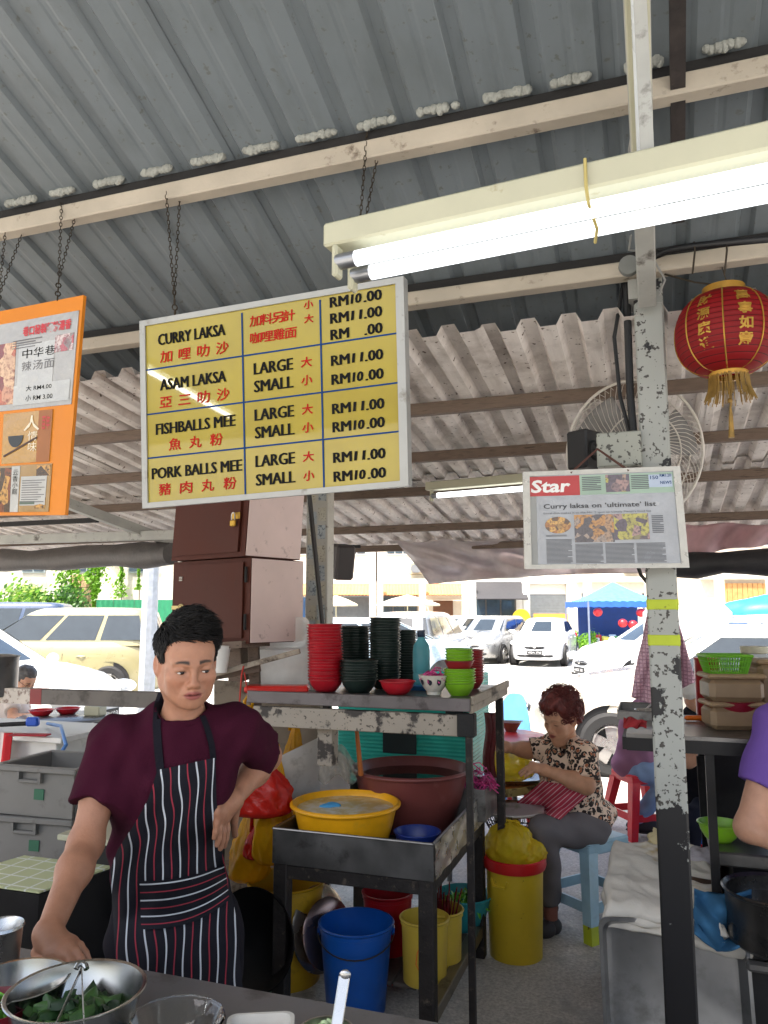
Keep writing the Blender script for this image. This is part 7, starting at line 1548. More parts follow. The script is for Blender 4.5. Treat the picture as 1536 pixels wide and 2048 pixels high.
fingers(A1, W1, [oz(142, 1888, .040), oz(136, 1898, .040), oz(122, 1905, .036), oz(106, 1908, .03)], [oz(178, 1925, .010), oz(168, 1937, .009), oz(150, 1944, .009), oz(128, 1942, .009)], [W1 + np.array([.0, -.01, -.015]), oz(74, 1905, .018), oz(84, 1925, .011)], .0092, .012)
A2 = SDF(np.minimum(np.minimum(S2, E2), W2) - [.12, .12, .22], np.maximum(np.maximum(S2, E2), W2) + [.1, .1, .1], .0034)
A2.chain([S2, S2 + (E2 - S2) * .5, E2], [.046, .044, .038], .03).chain([E2, E2 + (W2 - E2) * .35, W2], [.037, .037, .027], .03)
k2 = [L(452, 1630, 1.985), L(444, 1634, 1.96), L(438, 1630, 1.94), L(432, 1622, 1.925)]; t2 = [L(449, 1692, 1.985), L(441, 1697, 1.955), L(434, 1690, 1.935), L(428, 1676, 1.92)]
fingers(A2, W2, k2, t2, [W2 + np.array([.01, .01, -.01]), L(468, 1640, 2.04), L(470, 1670, 2.08)], .0088, .004, .014, (1, -.6, 0))
T0 = SDF(ch - .2, ch + .2, .012); T0.ell(ch, (.11, .07, .13), .03)
ht = headtone(hc, HM, hs, (178, 130, 104)); plain = np.array(lin((174, 126, 100)))
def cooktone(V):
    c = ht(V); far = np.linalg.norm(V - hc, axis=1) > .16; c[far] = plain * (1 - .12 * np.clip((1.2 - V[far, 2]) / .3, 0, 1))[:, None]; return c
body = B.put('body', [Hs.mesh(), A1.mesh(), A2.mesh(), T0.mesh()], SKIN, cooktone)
# eyes: a glint of white and iris under the lowered lids
EYEW = mat('eye_white', (206, 198, 190), .2); IRIS = mat('iris_dark', (26, 18, 14), .1)
for x in (-1, 1):
    b = MB(); b.ell(Tm((x * .0325, -.0862, -.0045)), (.0088, .0040, .0034), Matrix(HM.tolist()), 12, 8); ey = b.build('eye', EYEW, B.root, local=True); b = MB(); b.ell(Tm((x * .0325 + .002, -.0884, -.0042)), (.0060, .0024, .0040), Matrix(HM.tolist()), 10, 6); b.build('iris', IRIS, ey, local=True)
# hair: cap with a raised quiff and short sides
Hh = SDF(hc - .2, hc + .2, .0034); EH = lambda p, r, k=.02, op='u': Hh.ell(Tm(p), np.array(r) * hs, k, HM, op)
EH((0, .018, .046), (.079, .097, .086)); EH((.0, -.02, .09), (.055, .05, .030), .03)
EH((0, -.10, -.012), (.088, .06, .075), .012, 'c'); EH((0, .01, -.085), (.12, .15, .075), .008, 'c')
for x in (-1, 1): EH((x * .085, .012, -.012), (.018, .026, .036), .006, 'c'); EH((x * .066, -.075, .03), (.02, .03, .03), .01, 'c')
Hh.ripple(.0022, [(160, 40, 60), (90, -130, 40), (60, 150, 90)], 3); Hh.cut(Tm((0, -.077, .05)), HM @ np.array([0, -1, -.35]))
def cooklock(rs):
    while True:
        v = rs.normal(size=3); v /= np.linalg.norm(v)
        if v[2] < -.35: continue
        p = np.array([v[0] * .078, .018 + v[1] * .095, .046 + v[2] * .086])
        if p[1] < -.05 and p[2] < .075: continue
        if p[2] < .02 and (p[1] < -.01 or p[2] < -.045): continue
        break
    top = max(0, v[2]); g_ = math.sin(9 * v[0] + 3 * v[1]) * .12; d = np.array([.62 * top + .1 * v[0] + g_, -.75 * top + .12 * v[1] - g_, .05 - .85 * (1 - top)]); d = d - v * (d @ v) * .8; d = d / np.linalg.norm(d) + rs.normal(size=3) * .09; ln = .018 + .036 * top * rs.uniform(.7, 1.2); lift = v * (.003 + .010 * top * rs.uniform(.7, 1.15)); p = p + v * .003
    if p[1] < -.01 and top > .35: lift = lift * 1.7
    if p[1] < -.035: d = d + np.array([.3, .1, .75])
    return [p, p + lift * .75 + d * ln * .35, p + lift + d * ln * .7, p + lift * .75 + d * ln], .0021
strand_hair(Tm, HM, 4200, 5, cooklock, HAIRM, B, 'hair', Hh.mesh())
# T-shirt
lo = np.minimum(np.minimum(E1, hp), [-.42, -.2, 0]) - .08; hi = np.maximum(np.maximum(E2, nb), S2) + .1; lo[2] = hp[2] - .06
Sh = SDF([-.5, -.26, hp[2] - .1], [.42, .40, nb[2] + .1], .0055)
Sh.ell(ch + [0, .02, 0], (.175, .122, .17), .05); Sh.ell(be, (.142, .112, .17), .06); Sh.ell(hp + [-.01, 0, .05], (.155, .12, .13), .06); Sh.cone(S1 + [.05, 0, -.005], S2 - [.05, 0, .0], .064, .058, .06); Sh.cone(nb + [0, .005, .012], ch, .066, .1, .05)
Sh.sleeve(S1, E1, .064, .072, .62, .05); Sh.sleeve(S2, E2, .064, .068, .76, .05)
Sh.ripple(.009, [(38, 10, 22), (24, -18, -44), (52, 20, 30)], 2); Sh.ripple(.0035, [(95, 30, -40), (-70, 40, 62)], 5)
def cutlocal(S, p, n, rad):
    p = np.array(p); n = np.array(n) / np.linalg.norm(n)
    def fn(X, Y, Z): dn = (X - p[0]) * n[0] + (Y - p[1]) * n[1] + (Z - p[2]) * n[2]; q = np.sqrt((X - p[0]) ** 2 + (Y - p[1]) ** 2 + (Z - p[2]) ** 2) - rad; return np.maximum(-dn, q)
    S.put(fn, p - rad, p + rad, .004, 'c')
nk = Tm((0, .02, -.05)); Sh.cone(nb + [0, -.02, .06], nb + [0, -.005, .022], .064, .056, .004, 'c')
SHIRT = cloth_mat('maroon_cotton', (62, 20, 38), 260, .16)
shirt = B.put('tshirt', [Sh.mesh()], SHIRT)
# collar band
b = MB(); b.tube([nb + np.array([.064 * math.cos(a), -.012 + .060 * math.sin(a), .026 + .016 * math.sin(a) + .004 * math.cos(a)]) for a in [2 * math.pi * k / 28 for k in range(28)]], .0075, 8, closed=True); b.build('collar', SHIRT, B.root, local=True)
Pn = SDF([-.32, -.26, 0], [.36, .34, hp[2] + .12], .008)
Pn.ell(hp, (.17, .13, .14), .05)
for x, kx in ((-1, -.01), (1, .02)): Pn.chain([hp + [x * .085, 0, -.05], [hp[0] + x * .095 + kx, hp[1] - .01, .48], [hp[0] + x * .1 + kx, hp[1] + .02, .06]], [.095, .07, .055], .04)
Pn.ripple(.006, [(20, 10, 50), (40, 20, -30)], 6); pants = B.put('trousers', [Pn.mesh()], cloth_mat('dark_trousers', (36, 34, 40), 200))
for x in (-1, 1):
    b = MB(); b.ell((hp[0] + x * .1, hp[1] - .05, .045), (.05, .135, .045), None, 18, 10); b.build('shoe', BLACKG, B.root, local=True)
def bvh_of(*objs):
    vs = []; fs = []
    for o in objs: k = len(vs); vs += [v.co.copy() for v in o.data.vertices]; fs += [tuple(i + k for i in p.vertices) for p in o.data.polygons]
    return BVHTree.FromPolygons(vs, fs)
Sk_ = SDF([-.36, -.3, .2], [.4, .36, hp[2] + .15], .01); Sk_.ell(hp, (.172, .135, .15), .05); Sk_.chain([hp + [0, 0, -.05], [hp[0] + .03, hp[1] - .01, .3]], [.165, .175], .05); Sk_.ripple(.012, [(34, 20, 3), (22, -20, 6)], 8)
skirt_core = Sk_.mesh(); me_ = np_mesh('tmp', [skirt_core], SHIRT); tmp = bpy.data.objects.new('tmp', me_); bv = bvh_of(shirt, tmp); bpy.data.objects.remove(tmp); bpy.data.meshes.remove(me_)
def stripes(name, horiz=False):
    m, t, b = newmat(name); uv = coord(t, 'UV'); sx = N(t, 'SeparateXYZ'); t.links.new(uv, sx.inputs[0]); f = math_(t, 'FRACT', sx.outputs[1 if horiz else 0])
    w = math_(t, 'COMPARE', f, .25, .045); r_ = math_(t, 'COMPARE', f, .75, .036); n1 = noise(t, coord(t), 7, 4); base = mix(t, ramp(t, n1, .3, .7), lin((20, 20, 27)), lin((34, 33, 42)))
    c = mix(t, w, base, lin((196, 200, 206))); c = mix(t, r_, c, lin((150, 52, 66))); t.links.new(c, b.inputs['Base Color']); b.inputs['Roughness'].default_value = .85; b.inputs['Specular IOR Level'].default_value = .2; bump(t, b, noise(t, coord(t), 240, 2), .3, .002); return m
APR = stripes('apron_stripes'); APH = stripes('apron_pocket_stripes', True); STRAP = cloth_mat('apron_strap', (30, 29, 36), 200)
xl = lambda y: np.interp(y, [1538, 1600, 1650, 1700, 1740, 1920, 2075], [316, 296, 268, 236, 222, 232, 240]); xr = lambda y: np.interp(y, [1515, 1600, 1690, 1760, 1830, 2075], [430, 432, 440, 458, 470, 494])
def apx(u, v):
    y0 = 1540 - 24 * u; y = y0 + (2075 - y0) * v; return xl(y) + (xr(y) - xl(y)) * u, y
def wav(u, v, x, y): return ((x - 318 - (y - 1540) * .06 * (u - .3)) / 32.5 + .10 * math.sin(y * .021 + u * 5) + .05 * math.sin(y * .05 + u * 11), y / 33.)
fold = lambda u, v: .007 + .010 * max(0, v - .35) * math.sin(u * 17 + 2.5 * v) + .004 * math.sin(u * 9 + v * 8) * (v > .1)
ap = drape(B, bv, 'apron', apx, 44, 64, fold, APR, wav, .002, 2.0, 4)
bv2 = bvh_of(ap)
def pkx(u, v): return 280 + 4 * v + (168 + 6 * v) * u, 1762 + 97 * v - 34 * u ** 2.2 - 42 * v * u ** 3 * .6
drape(B, bv2, 'apron_pocket', pkx, 26, 14, .008, APH, lambda u, v, x, y: (x / 32.5, v * 3.0 + .07), .002, 2.0, 2)
bvs = bvh_of(shirt)
for nm, pts, w in (('apron_strap', [(321, 1545), (316, 1500), (313, 1450), (316, 1408), (324, 1385)], 8), ('apron_strap', [(427, 1520), (424, 1490), (416, 1460), (409, 1440), (404, 1430)], 6)):
    def sp(u, v):
        k = v * (len(pts) - 1); i = min(len(pts) - 2, int(k)); f = k - i; return pts[i][0] + (pts[i + 1][0] - pts[i][0]) * f + (u - .5) * 2 * w, pts[i][1] + (pts[i + 1][1] - pts[i][1]) * f
    drape(B, bvs, nm, sp, 2, 14, .005, STRAP, None, .002, 2.0, 0)

# ---------------------------------------------------------------- the seated woman
B = Body(1150, 4.05, 'elderly woman with curly reddish hair in a leopard print blouse on a blue stool'); L = B.L
hc = L(1122, 1436, 3.98); HM = rotm(R(-54), R(18), R(4)); s_ = .93; nb = L(1136, 1488, 4.02); ch = L(1138, 1545, 4.03); hp = L(1166, 1628, 4.08)
Sn, Sf = L(1170, 1508, 3.92), L(1104, 1492, 4.15); En, Wn = L(1172, 1570, 3.80), L(1088, 1540, 3.80); Ef, Wf = L(1058, 1500, 4.16), L(1012, 1494, 4.06)
Hs = SDF(hc - .16, hc + .15, .0042); Tw = head(Hs, hc, HM, s_, True); Hs.cone(Tw((0, .02, -.05)), nb, .047, .052, .03)
Hs.ell(Tw((0, -.05, -.125)), (.03, .035, .02), .03, HM)
def bb(pts, m): a = np.array(pts); return a.min(0) - m, a.max(0) + m
An = SDF(*bb([Sn, En, Wn], .13), .005); An.chain([Sn, En], [.05, .042], .03).chain([En, En + (Wn - En) * .3, Wn], [.042, .04, .026], .03)
fd = np.array([-.055, -.01, .012]); fingers(An, Wn, [Wn + fd + [0, .025, .01], Wn + fd + [-.002, .008, .012], Wn + fd + [0, -.01, .006], Wn + fd + [.004, -.026, -.004]], [Wn + fd * 2 + [-.01, .03, -.04], Wn + fd * 2.1 + [-.012, .01, -.042], Wn + fd * 2 + [-.01, -.012, -.045], Wn + fd * 1.8 + [-.005, -.03, -.045]], [Wn, Wn + [-.03, .05, 0], Wn + [-.06, .06, -.02]], .0085, .004)
Af = SDF(*bb([Sf, Ef, Wf], .13), .005); Af.chain([Sf, Ef], [.05, .042], .03).chain([Ef, Ef + (Wf - Ef) * .3, Wf], [.042, .038, .026], .03)
fingers(Af, Wf, [Wf + fd + [0, .025, .01], Wf + fd + [-.002, .008, .012], Wf + fd + [0, -.01, .006], Wf + fd + [.004, -.026, -.004]], [Wf + fd * 1.7 + [-.0, .03, -.05], Wf + fd * 1.8 + [-.0, .01, -.055], Wf + fd * 1.7 + [-.0, -.012, -.055], Wf + fd * 1.5 + [0, -.03, -.05]], [Wf, Wf + [-.02, -.045, -.01], Wf + [-.045, -.05, -.04]], .0085, .004)
T0 = SDF(ch - .3, ch + .2, .015); T0.ell(ch, (.1, .08, .12), .03)
ht2 = headtone(hc, HM, s_, (206, 158, 128), (168, 90, 84), (60, 40, 36), True); pl2 = np.array(lin((200, 152, 122)))
def wt(V): c = ht2(V); far = np.linalg.norm(V - hc, axis=1) > .15; c[far] = pl2; return c
B.put('body', [Hs.mesh(), An.mesh(), Af.mesh(), T0.mesh()], SKIN, wt)
Hh = SDF(hc - .2, hc + .22, .006); EH = lambda p, r, k=.02, op='u': Hh.ell(Tw(p), np.array(r) * s_, k, HM, op)
EH((0, .025, .055), (.098, .108, .10)); EH((0, -.02, .105), (.085, .085, .06), .03); EH((0, .09, .0), (.085, .05, .075), .03); EH((0, -.115, -.03), (.1, .085, .085), .015, 'c'); EH((0, .0, -.12), (.12, .14, .07), .01, 'c')
for x in (-1, 1): EH((x * .09, .0, -.03), (.03, .035, .035), .01, 'c')
Hh.ripple(.010, [(75, 30, 40), (40, -80, 60), (-50, 60, 85)], 3); Hh.ripple(.005, [(170, 60, 120), (-120, 160, 80)], 4)
def curl(rs):
    while True:
        v = rs.normal(size=3); v /= np.linalg.norm(v); p = np.array([v[0] * .1, .025 + v[1] * .11, .06 + v[2] * .105])
        if v[2] > -.55 and not (p[1] < -.055 and p[2] < .06): break
    e = np.cross(v, rs.normal(size=3)); e /= np.linalg.norm(e); f = np.cross(v, e); q = rs.uniform(.009, .015)
    return [p + v * (.004 * k) + q * (math.cos(k * 1.0) * e + math.sin(k * 1.0) * f) for k in range(7)], .0026
strand_hair(Tw, HM, 650, 8, curl, mat('reddish_hair', (104, 48, 44), .5, var=.4, vs=60, spec=.4), B, 'hair', Hh.mesh())
m, t, bs = newmat('leopard_print'); v = coord(t); vd = N(t, 'TexNoise'); vd.inputs['Scale'].default_value = 30; t.links.new(v, vd.inputs['Vector']); va = N(t, 'VectorMath', operation='MULTIPLY_ADD'); t.links.new(vd.outputs['Color'], va.inputs[0]); va.inputs[1].default_value = (.022, .022, .022); t.links.new(v, va.inputs[2])
vo = N(t, 'TexVoronoi'); vo.inputs['Scale'].default_value = 32; vo.inputs['Randomness'].default_value = .8; t.links.new(va.outputs[0], vo.inputs['Vector']); d_ = vo.outputs['Distance']
rng_ = math_(t, 'MULTIPLY', ramp(t, d_, .26, .29), ramp(t, d_, .54, .57, (1, 1, 1, 1), (0, 0, 0, 1))); rng_ = math_(t, 'MULTIPLY', rng_, ramp(t, noise(t, v, 42, 2), .38, .44)); inn = ramp(t, d_, .24, .27, (1, 1, 1, 1), (0, 0, 0, 1))
c = mix(t, inn, lin((230, 204, 182)), lin((170, 100, 66))); c = mix(t, rng_, c, lin((36, 24, 22))); t.links.new(c, bs.inputs['Base Color']); bs.inputs['Roughness'].default_value = .75
Bl = SDF(hp + [-.36, -.42, -.14], [hp[0] + .26, hp[1] + .32, nb[2] + .08], .007)
Bl.ell(ch + [0, .01, .0], (.155, .135, .15), .05); Bl.ell(ch + [-.04, -.04, -.045], (.1, .09, .07), .05); Bl.ell((ch + hp) / 2 + [-.02, 0, 0], (.16, .14, .14), .06); Bl.ell(hp + [0, 0, -.0], (.175, .165, .10), .05); Bl.cone(Sn + [-.02, 0, 0], Sf + [.02, 0, 0], .068, .064, .05); Bl.cone(nb, ch, .055, .1, .05)
Bl.sleeve(Sn, En, .066, .068, .9, .04); Bl.sleeve(Sf, Ef, .064, .062, .9, .04); Bl.cone(nb + [-.03, -.035, .05], nb + [-.03, -.055, -.04], .045, .022, .004, 'c'); Bl.cut(hp + [0, 0, -.07], [0, 0, -1])
Bl.ripple(.007, [(40, 10, 30), (22, -25, -46), (50, 30, 20)], 2); blouse = B.put('blouse', [Bl.mesh()], m)
Kn, An_ = L(1088, 1662, 3.80), L(1101, 1806, 3.88); Kf, Af_ = L(1090, 1650, 4.10), L(1096, 1792, 4.12); hn, hf = hp + [.02, -.09, -.05], hp + [0, .08, -.05]
Tr = SDF(*bb([hp, Kn, An_, Kf, Af_], .16), .008); Tr.lo = Tr.lo
for a, k_, e in ((hn, Kn, An_), (hf, Kf, Af_)): Tr.chain([a, k_, e], [.095, .074, .056], .03)
Tr.cut(An_ + [0, 0, .0], [0, 0, -1]); Tr.ripple(.006, [(30, 20, 60), (50, -20, 20)], 3); trs = B.put('trousers', [Tr.mesh()], cloth_mat('grey_trousers', (112, 108, 110), 220, .12))
Ft = SDF(*bb([An_, Af_, [An_[0], An_[1], 0]], .18), .007)
for e in (An_, Af_): Ft.cone(e + [0, 0, .03], [e[0], e[1], .07], .036, .034, .02)
B.put('sock', [Ft.mesh()], mat('sock_skin', (150, 96, 84), .8))
for e in (An_, Af_):
    b = MB(); b.ell((e[0] - .045, e[1] - .045, .042), (.06, .05, .042), None, 18, 10); b.ell((e[0] - .0, e[1] - .0, .042), (.055, .05, .045), None, 18, 10); b.build('shoe', mat('slate_shoe', (62, 60, 66), .6, var=.2), B.root, local=True)
bvw = bvh_of(blouse, trs)
m, t, bs = newmat('pink_apron'); sx = N(t, 'SeparateXYZ'); t.links.new(coord(t, 'UV'), sx.inputs[0]); f = math_(t, 'FRACT', sx.outputs[0]); col = mix(t, math_(t, 'COMPARE', f, .5, .10), lin((190, 62, 84)), lin((226, 190, 196))); t.links.new(col, bs.inputs['Base Color']); bs.inputs['Roughness'].default_value = .85
def wap(u, v):
    a = (1086 + 102 * u, 1562 + 16 * u); c = (1034 + 86 * u, 1604 + 36 * u); return a[0] + (c[0] - a[0]) * v, a[1] + (c[1] - a[1]) * v
drape(B, bvw, 'apron', wap, 26, 14, lambda u, v: .012 + .008 * math.sin(u * 16 + v * 4), m, lambda u, v, x, y: (u * 11, v), .003, 4, 5)
plastic_stool('plastic_stool', 'light blue plastic stool with yellow tape under the seated woman', Vector(B.world([hp[0] + .02, hp[1] - .0, 0])), YAW + .55, PL('stool_blue', (150, 184, 200)), .45, .15, .21, YT)
# her table, tray, bag of noodles
c0 = onz(948, 1550, .68); root = thing('wooden_table', 'small orange wood table in front of the seated woman', 'table', (c0.x, c0.y, 0)); b = MB(); b.lathe([(0, .68), (.40, .68), (.405, .672), (.405, .65), (0, .65)], n=40); b.build('table_top', mat('orange_wood_top', (186, 112, 52), .4, var=.2, vs=6, st=(1, 6, 1)), root, local=True)
b = MB(); b.lathe([(.402, .686), (.409, .684), (.409, .646), (.402, .644)], n=40); b.build('worn_edge', mat('edge_tape', (176, 160, 96), .6, var=.3, dirt=(90, 70, 40), dp=(.5, .6), ds=20), root, local=True)
for a in (.7, 2.3, 3.9, 5.4): b = MB(); b.tube([(.25 * math.cos(a), .25 * math.sin(a), .65), (.32 * math.cos(a), .32 * math.sin(a), 0)], .016, 8); b.build('leg', DULLS, root, local=True)
c1 = onz(1024, 1560, .69); root = thing('noodle_tray', 'oval steel tray on the orange wood table', 'tray', (c1.x, c1.y, .684), YAW); b = MB(); b.lathe([(0, .003), (.14, .003), (.18, .026), (.185, .026), (.145, 0), (0, 0)], n=40, sx=1.0, sy=.75); b.build('tray_body', STEEL, root, local=True)
tied_bag(Vector((c1.x, c1.y, .686)) - RT * .015, .14, 14, lab='yellow plastic bag of noodles lying on the oval tray', knot=True, sq=.62)
tied_bag(Vector((c1.x, c1.y, .70)) + RT * .075, .05, 15, lab='twisted neck of a yellow bag beneath the woman hand', knot=False, sq=.7)
c1 = P(1024, 1636, 3.98); root = thing('colander', 'black wire colander lined with a printed cloth above the waste bin', 'colander', (c1.x, c1.y, .50), YAW); b = MB()
for i in range(36): a = 2 * math.pi * i / 36; b.tube([(.12 * math.cos(a), .12 * math.sin(a), .0), (.17 * math.cos(a), .17 * math.sin(a), .09)], .0022, 4)
for rr_, z_ in ((.12, 0), (.137, .03), (.153, .06)): b.tube([(rr_ * math.cos(a), rr_ * math.sin(a), z_) for a in [2 * math.pi * k / 40 for k in range(40)]], .0025, 5, closed=True)
b.build('wire_basket', BLACKG, root, local=True, kind='stuff'); b = MB(); b.tube([(.171 * math.cos(a), .171 * math.sin(a), .092) for a in [2 * math.pi * k / 48 for k in range(48)]], .005, 6, closed=True); b.build('rim', STEEL, root, local=True)
b = MB(); b.lathe([(0, .05), (.06, .055), (.13, .085), (.166, .1), (.168, .094)], n=40, wob=lambda a, v: 1 + .02 * math.sin(6 * a)); m = cloth_mat('printed_cloth', (206, 202, 200), 120, .06, (130, 150, 110)); b.build('lining_cloth', m, root, local=True, smooth=180)
c1 = Vector((c1.x, c1.y, 0)); bucket('maroon_pail', 'maroon pail beneath the wire colander', c1, .105, .09, .49, PL('pail_maroon', (116, 24, 30)), .006, cat='pail')
# red table with a noodle bowl and a blue chair back
c0 = onz(1000, 1478, .74); root = thing('red_table', 'round red table beyond the bowl rack', 'table', (c0.x - .1, c0.y + .1, 0)); b = MB(); b.lathe([(0, .74), (.42, .74), (.43, .73), (.42, .71), (0, .71)], n=40); b.build('table_top', PL('table_red', (196, 40, 44)), root, local=True)
for a in (.7, 2.3, 3.9, 5.4): b = MB(); b.tube([(.25 * math.cos(a), .25 * math.sin(a), .71), (.33 * math.cos(a), .33 * math.sin(a), 0)], .02, 8); b.build('leg', PL('table_red', (196, 40, 44)), root, local=True)
c1 = onz(1022, 1462, .742); root = thing('brown_bowl', 'brown bowl with white chopsticks on the red table', 'bowl', (c1.x, c1.y, .742)); b = MB(); b.lathe([(0, 0), (.04, 0), (.045, .012), (.075, .06), (.078, .066), (.072, .062), (0, .02)], n=30); b.build('bowl_body', PL('brown_glaze', (120, 70, 54)), root, local=True); b = MB(); b.bar((-.12, .02, .07), (.09, .0, .075), .006, .006); b.bar((-.12, .0, .07), (.09, -.01, .075), .006, .006); b.build('chopstick_pair', WHITEP, root, local=True)
c1 = ground_at(990, 6.6); root = thing('blue_chair', 'light blue plastic chair at the red table', 'chair', c1, YAW + 2.4); CB = PL('chair_blue', (96, 156, 210))
b = MB(); b.grid(lambda u, v: Vector(((u - .5) * .4 * (1 - .35 * v * v), -.2 - .07 * v - .04 * math.sin(math.pi * u), .42 + .48 * v * (1 - .25 * (2 * u - 1) ** 4))), 14, 10, .012); b.build('backrest', CB, root, local=True); b = MB(); b.box((0, 0, .42), (.42, .42, .03), bev=.012); b.build('seat', CB, root, local=True)
for x_ in (-.17, .17):
    for y_ in (-.17, .17): b = MB(); b.bar((x_ * 1.15, y_ * 1.15, 0), (x_, y_, .41), .035, .035); b.build('leg', CB, root, local=True)

# ---------------------------------------------------------------- simpler figures further away
def figure(B, J, r, mats, hd, res=.011, hair=HAIRM, skin=(196, 150, 124), sleeve=.6, shorts=None, glasses=False, hairlen=.0):
    """J: joints in the body's frame - neck, chest, hip, shoulders, elbows, wrists, knees, ankles"""
    hc, HM, s_ = hd; S = SDF(*bb([hc], .2 * s_), min(res, .007)); T = head(S, hc, HM, s_); S.cone(T((0, .02, -.05)), J['neck'], .05, .055, .03); parts = [S.mesh()]
    for sd_ in ('n', 'f'):
        if 'S' + sd_ not in J: continue
        s0, e0, w0 = J['S' + sd_], J['E' + sd_], J['W' + sd_]; A = SDF(*bb([s0, e0, w0], .15), res * .7); A.chain([s0, e0, w0], [.052, .042, .028], .03); d = (w0 - e0) / np.linalg.norm(w0 - e0); q = np.cross(d, [0, 0, 1]); q /= max(1e-6, np.linalg.norm(q))
        fingers(A, w0, [w0 + d * .075 + q * k for k in (.026, .009, -.009, -.026)], [w0 + d * l_ + q * k - np.array([0, 0, .03]) for k, l_ in ((.03, .14), (.01, .15), (-.011, .145), (-.031, .125))], [w0 + d * .01, w0 + d * .045 + q * .045, w0 + d * .085 + q * .055], .009, .006); parts.append(A.mesh())
    tn = headtone(hc, HM, s_, skin); pl = np.array(lin(skin)) * .95
    def fn(V): c = tn(V); far = np.linalg.norm(V - hc, axis=1) > .16; c[far] = pl; return c
    B.put('body', parts, SKIN, fn)
    Hh = SDF(*bb([hc], .22), .007); E_ = lambda p, r, k=.02, op='u': Hh.ell(T(p), np.array(r) * s_, k, HM, op); E_((0, .018, .048), (.083, .102, .09)); E_((0, -.02, .1), (.06, .06, .04), .03); E_((0, -.10, -.018), (.09, .065, .08), .01, 'c'); E_((0, .01, -.095), (.12, .15, .075), .01, 'c')
    for x in (-1, 1): E_((x * .085, .008, -.015), (.02, .028, .036), .006, 'c')
    Hh.ripple(.004, [(120, 40, 60), (60, -110, 50)], 3); B.put('hair', [Hh.mesh()], hair)
    if glasses:
        b = MB()
        for x in (-1, 1): b.tube([T((x * .033 + .02 * math.cos(a), -.098, .0 + .016 * math.sin(a))) for a in [k * .628 for k in range(10)]], .0016, 5, closed=True); b.tube([T((x * .053, -.095, .004)), T((x * .08, -.02, .006)), T((x * .08, .01, .0))], .0016, 5)
        b.build('glasses', BLACKG, B.root, local=True)
    ch, hp, nb = J['chest'], J['hip'], J['neck']; allp = [ch, hp, nb] + [J[k] for k in J if k[0] in 'SE']
    Sh = SDF(*bb(allp, .24), res); Sh.ell(ch, (.17 * r, .125 * r, .18), .05); Sh.ell((ch + hp) / 2, (.155 * r, .125 * r, .16), .06); Sh.ell(hp, (.165 * r, .14 * r, .12), .05); Sh.cone(nb, ch, .06, .1, .05)
    for sd_ in ('n', 'f'):
        if 'S' + sd_ not in J: continue
        s0, e0 = J['S' + sd_], J['E' + sd_]; Sh.cone(nb + (s0 - nb) * .3, s0, .07, .068, .04); Sh.sleeve(s0, e0, .07, .076, sleeve, .04)
    Sh.ripple(.007, [(34, 10, 26), (24, -22, -40), (60, 20, 30)], 2); B.put('shirt', [Sh.mesh()], mats[0])
    if 'Kn' in J:
        Tr = SDF(*bb([hp, J['Kn'], J['An'], J['Kf'], J['Af']], .16), res)
        for sd_, o_ in (('n', -.08), ('f', .08)): Tr.chain([hp + [0, o_, -.04], J['K' + sd_], J['A' + sd_]], [.095, .072, .055], .03)
        Tr.ripple(.006, [(30, 20, 60), (50, -20, 20)], 3); B.put('trousers', [Tr.mesh()], mats[1])
        for sd_ in 'nf':
            e = J['A' + sd_]; d = J.get('toe', np.array([1., -.2, 0])); d = d / np.linalg.norm(d); b = MB(); zz = max(.045, e[2] - .06)
            Q = Matrix(((d[0], -d[1], 0), (d[1], d[0], 0), (0, 0, 1)))
            b.ell((e[0] + d[0] * .05, e[1] + d[1] * .05, zz), (.14, .052, .05), Q, 18, 10, lambda v: 1 - .12 * max(0, v.x) * (v.z > 0)); so_ = b.build('shoe', mats[2], B.root, local=True)
            b = MB(); b.ell((e[0] + d[0] * .05, e[1] + d[1] * .05, zz - .03), (.145, .055, .02), Q, 18, 8); b.build('sole', BLACKG, so_, local=True)
# stall hand in the purple T-shirt at the right edge
B = Body(1610, 2.62, 'stall worker in a purple T-shirt at the right edge beside the burner counter'); L = B.L
J = dict(neck=L(1640, 1400, 2.66), chest=L(1625, 1510, 2.66), hip=L(1640, 1760, 2.72), Sn=L(1556, 1452, 2.56), En=L(1498, 1655, 2.50), Wn=L(1612, 1712, 2.36), Sf=L(1730, 1450, 2.75), Ef=L(1760, 1620, 2.6), Wf=L(1690, 1700, 2.4))
J['Kn'] = np.array([J['hip'][0] - .06, J['hip'][1] - .05, .48]); J['An'] = np.array([J['hip'][0] - .06, J['hip'][1], .09]); J['Kf'] = J['Kn'] + [.2, .06, 0]; J['Af'] = J['An'] + [.2, .06, 0]; J['toe'] = np.array([-.6, -.8, 0.])
figure(B, J, 1.05, (cloth_mat('purple_cotton', (112, 84, 160), 240, .14), cloth_mat('black_trousers', (34, 34, 38), 200), mat('worker_shoe', (40, 40, 42), .6)), (L(1640, 1290, 2.62), rotm(R(-30), R(20)), 1.0), .007, sleeve=.60)
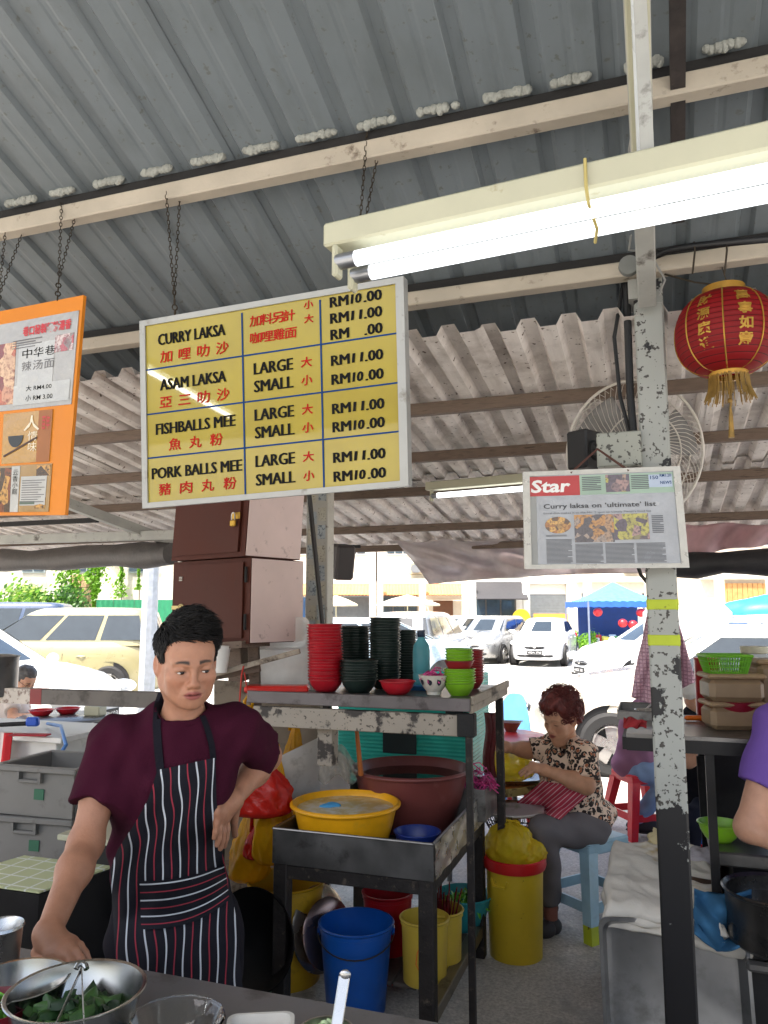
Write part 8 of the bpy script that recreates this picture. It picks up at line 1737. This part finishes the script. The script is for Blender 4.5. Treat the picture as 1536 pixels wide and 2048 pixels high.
# customer in pink and jeans on a red stool
B = Body(1275, 5.7, 'customer in a dusty pink shirt and pale jeans on a red stool'); L = B.L
J = dict(neck=L(1296, 1400, 5.7), chest=L(1288, 1448, 5.7), hip=L(1270, 1528, 5.7), Sn=L(1286, 1416, 5.52), En=L(1300, 1472, 5.46), Wn=L(1345, 1478, 5.5), Sf=L(1306, 1416, 5.9), Ef=L(1330, 1470, 5.9), Wf=L(1372, 1470, 5.8), Kn=L(1348, 1548, 5.55), An=L(1277, 1634, 5.52), Kf=L(1352, 1545, 5.85), Af=L(1345, 1640, 5.85), toe=np.array([1., -.25, 0]))
figure(B, J, 1.05, (cloth_mat('dusty_pink', (150, 108, 132), 200, .14), cloth_mat('pale_denim', (140, 164, 196), 180, .2), mat('charcoal_trainer', (46, 46, 50), .7)), (L(1302, 1352, 5.68), rotm(R(70), R(20)), 1.0), sleeve=.8)
STR_ = PL('stool_red', (206, 34, 40)); ST0 = plastic_stool('plastic_stool', 'red plastic stool under the customer in jeans', B.world([J['hip'][0] + .03, J['hip'][1], 0]), YAW + .25, STR_, .44, .15, .2)
# customer in black right of the post
B = Body(1402, 4.6, 'customer in black sitting behind the right shelf with black hair'); L = B.L
J = dict(neck=L(1398, 1428, 4.6), chest=L(1402, 1480, 4.6), hip=L(1408, 1600, 4.65), Sn=L(1372, 1450, 4.5), En=L(1376, 1520, 4.42), Wn=L(1420, 1505, 4.35), Sf=L(1446, 1450, 4.7), Ef=L(1470, 1520, 4.6), Wf=L(1450, 1505, 4.4), Kn=L(1378, 1640, 4.35), An=L(1378, 1740, 4.45), Kf=L(1450, 1640, 4.4), Af=L(1450, 1740, 4.5), toe=np.array([.1, -1., 0]))
figure(B, J, 1.0, (cloth_mat('black_tee', (26, 26, 32), 200), cloth_mat('navy_trousers', (30, 32, 44), 200), BLACKG), (L(1397, 1388, 4.55), rotm(R(30), R(35)), .95), sleeve=.6)
dup(ST0, B.world([J['hip'][0], J['hip'][1], 0]), YAW - .2, 'red plastic stool under the customer in black')
# diner at the round table, far left
B = Body(34, 7.3, 'grey haired diner with glasses bent over the round table at left'); L = B.L
J = dict(neck=L(36, 1392, 7.35), chest=L(22, 1424, 7.4), hip=L(6, 1500, 7.5), Sn=L(24, 1402, 7.15), En=L(26, 1436, 7.0), Wn=L(62, 1432, 6.85), Sf=L(34, 1402, 7.6), Ef=L(58, 1434, 7.5), Wf=L(84, 1430, 7.2), Kn=L(70, 1505, 7.3), An=L(66, 1580, 7.3), Kf=L(74, 1505, 7.65), Af=L(70, 1578, 7.6), toe=np.array([1., -.2, 0]))
figure(B, J, 1.0, (cloth_mat('diner_shirt', (206, 196, 190), 200), cloth_mat('diner_trousers', (70, 66, 62), 200), BLACKG), (L(50, 1360, 7.2), rotm(R(62), R(32)), 1.0), hair=mat('grey_hair', (70, 68, 68), .5, var=.4, vs=80), glasses=True)
dup(ST0, B.world([J['hip'][0], J['hip'][1], 0]), YAW, 'red plastic stool under the grey haired diner')
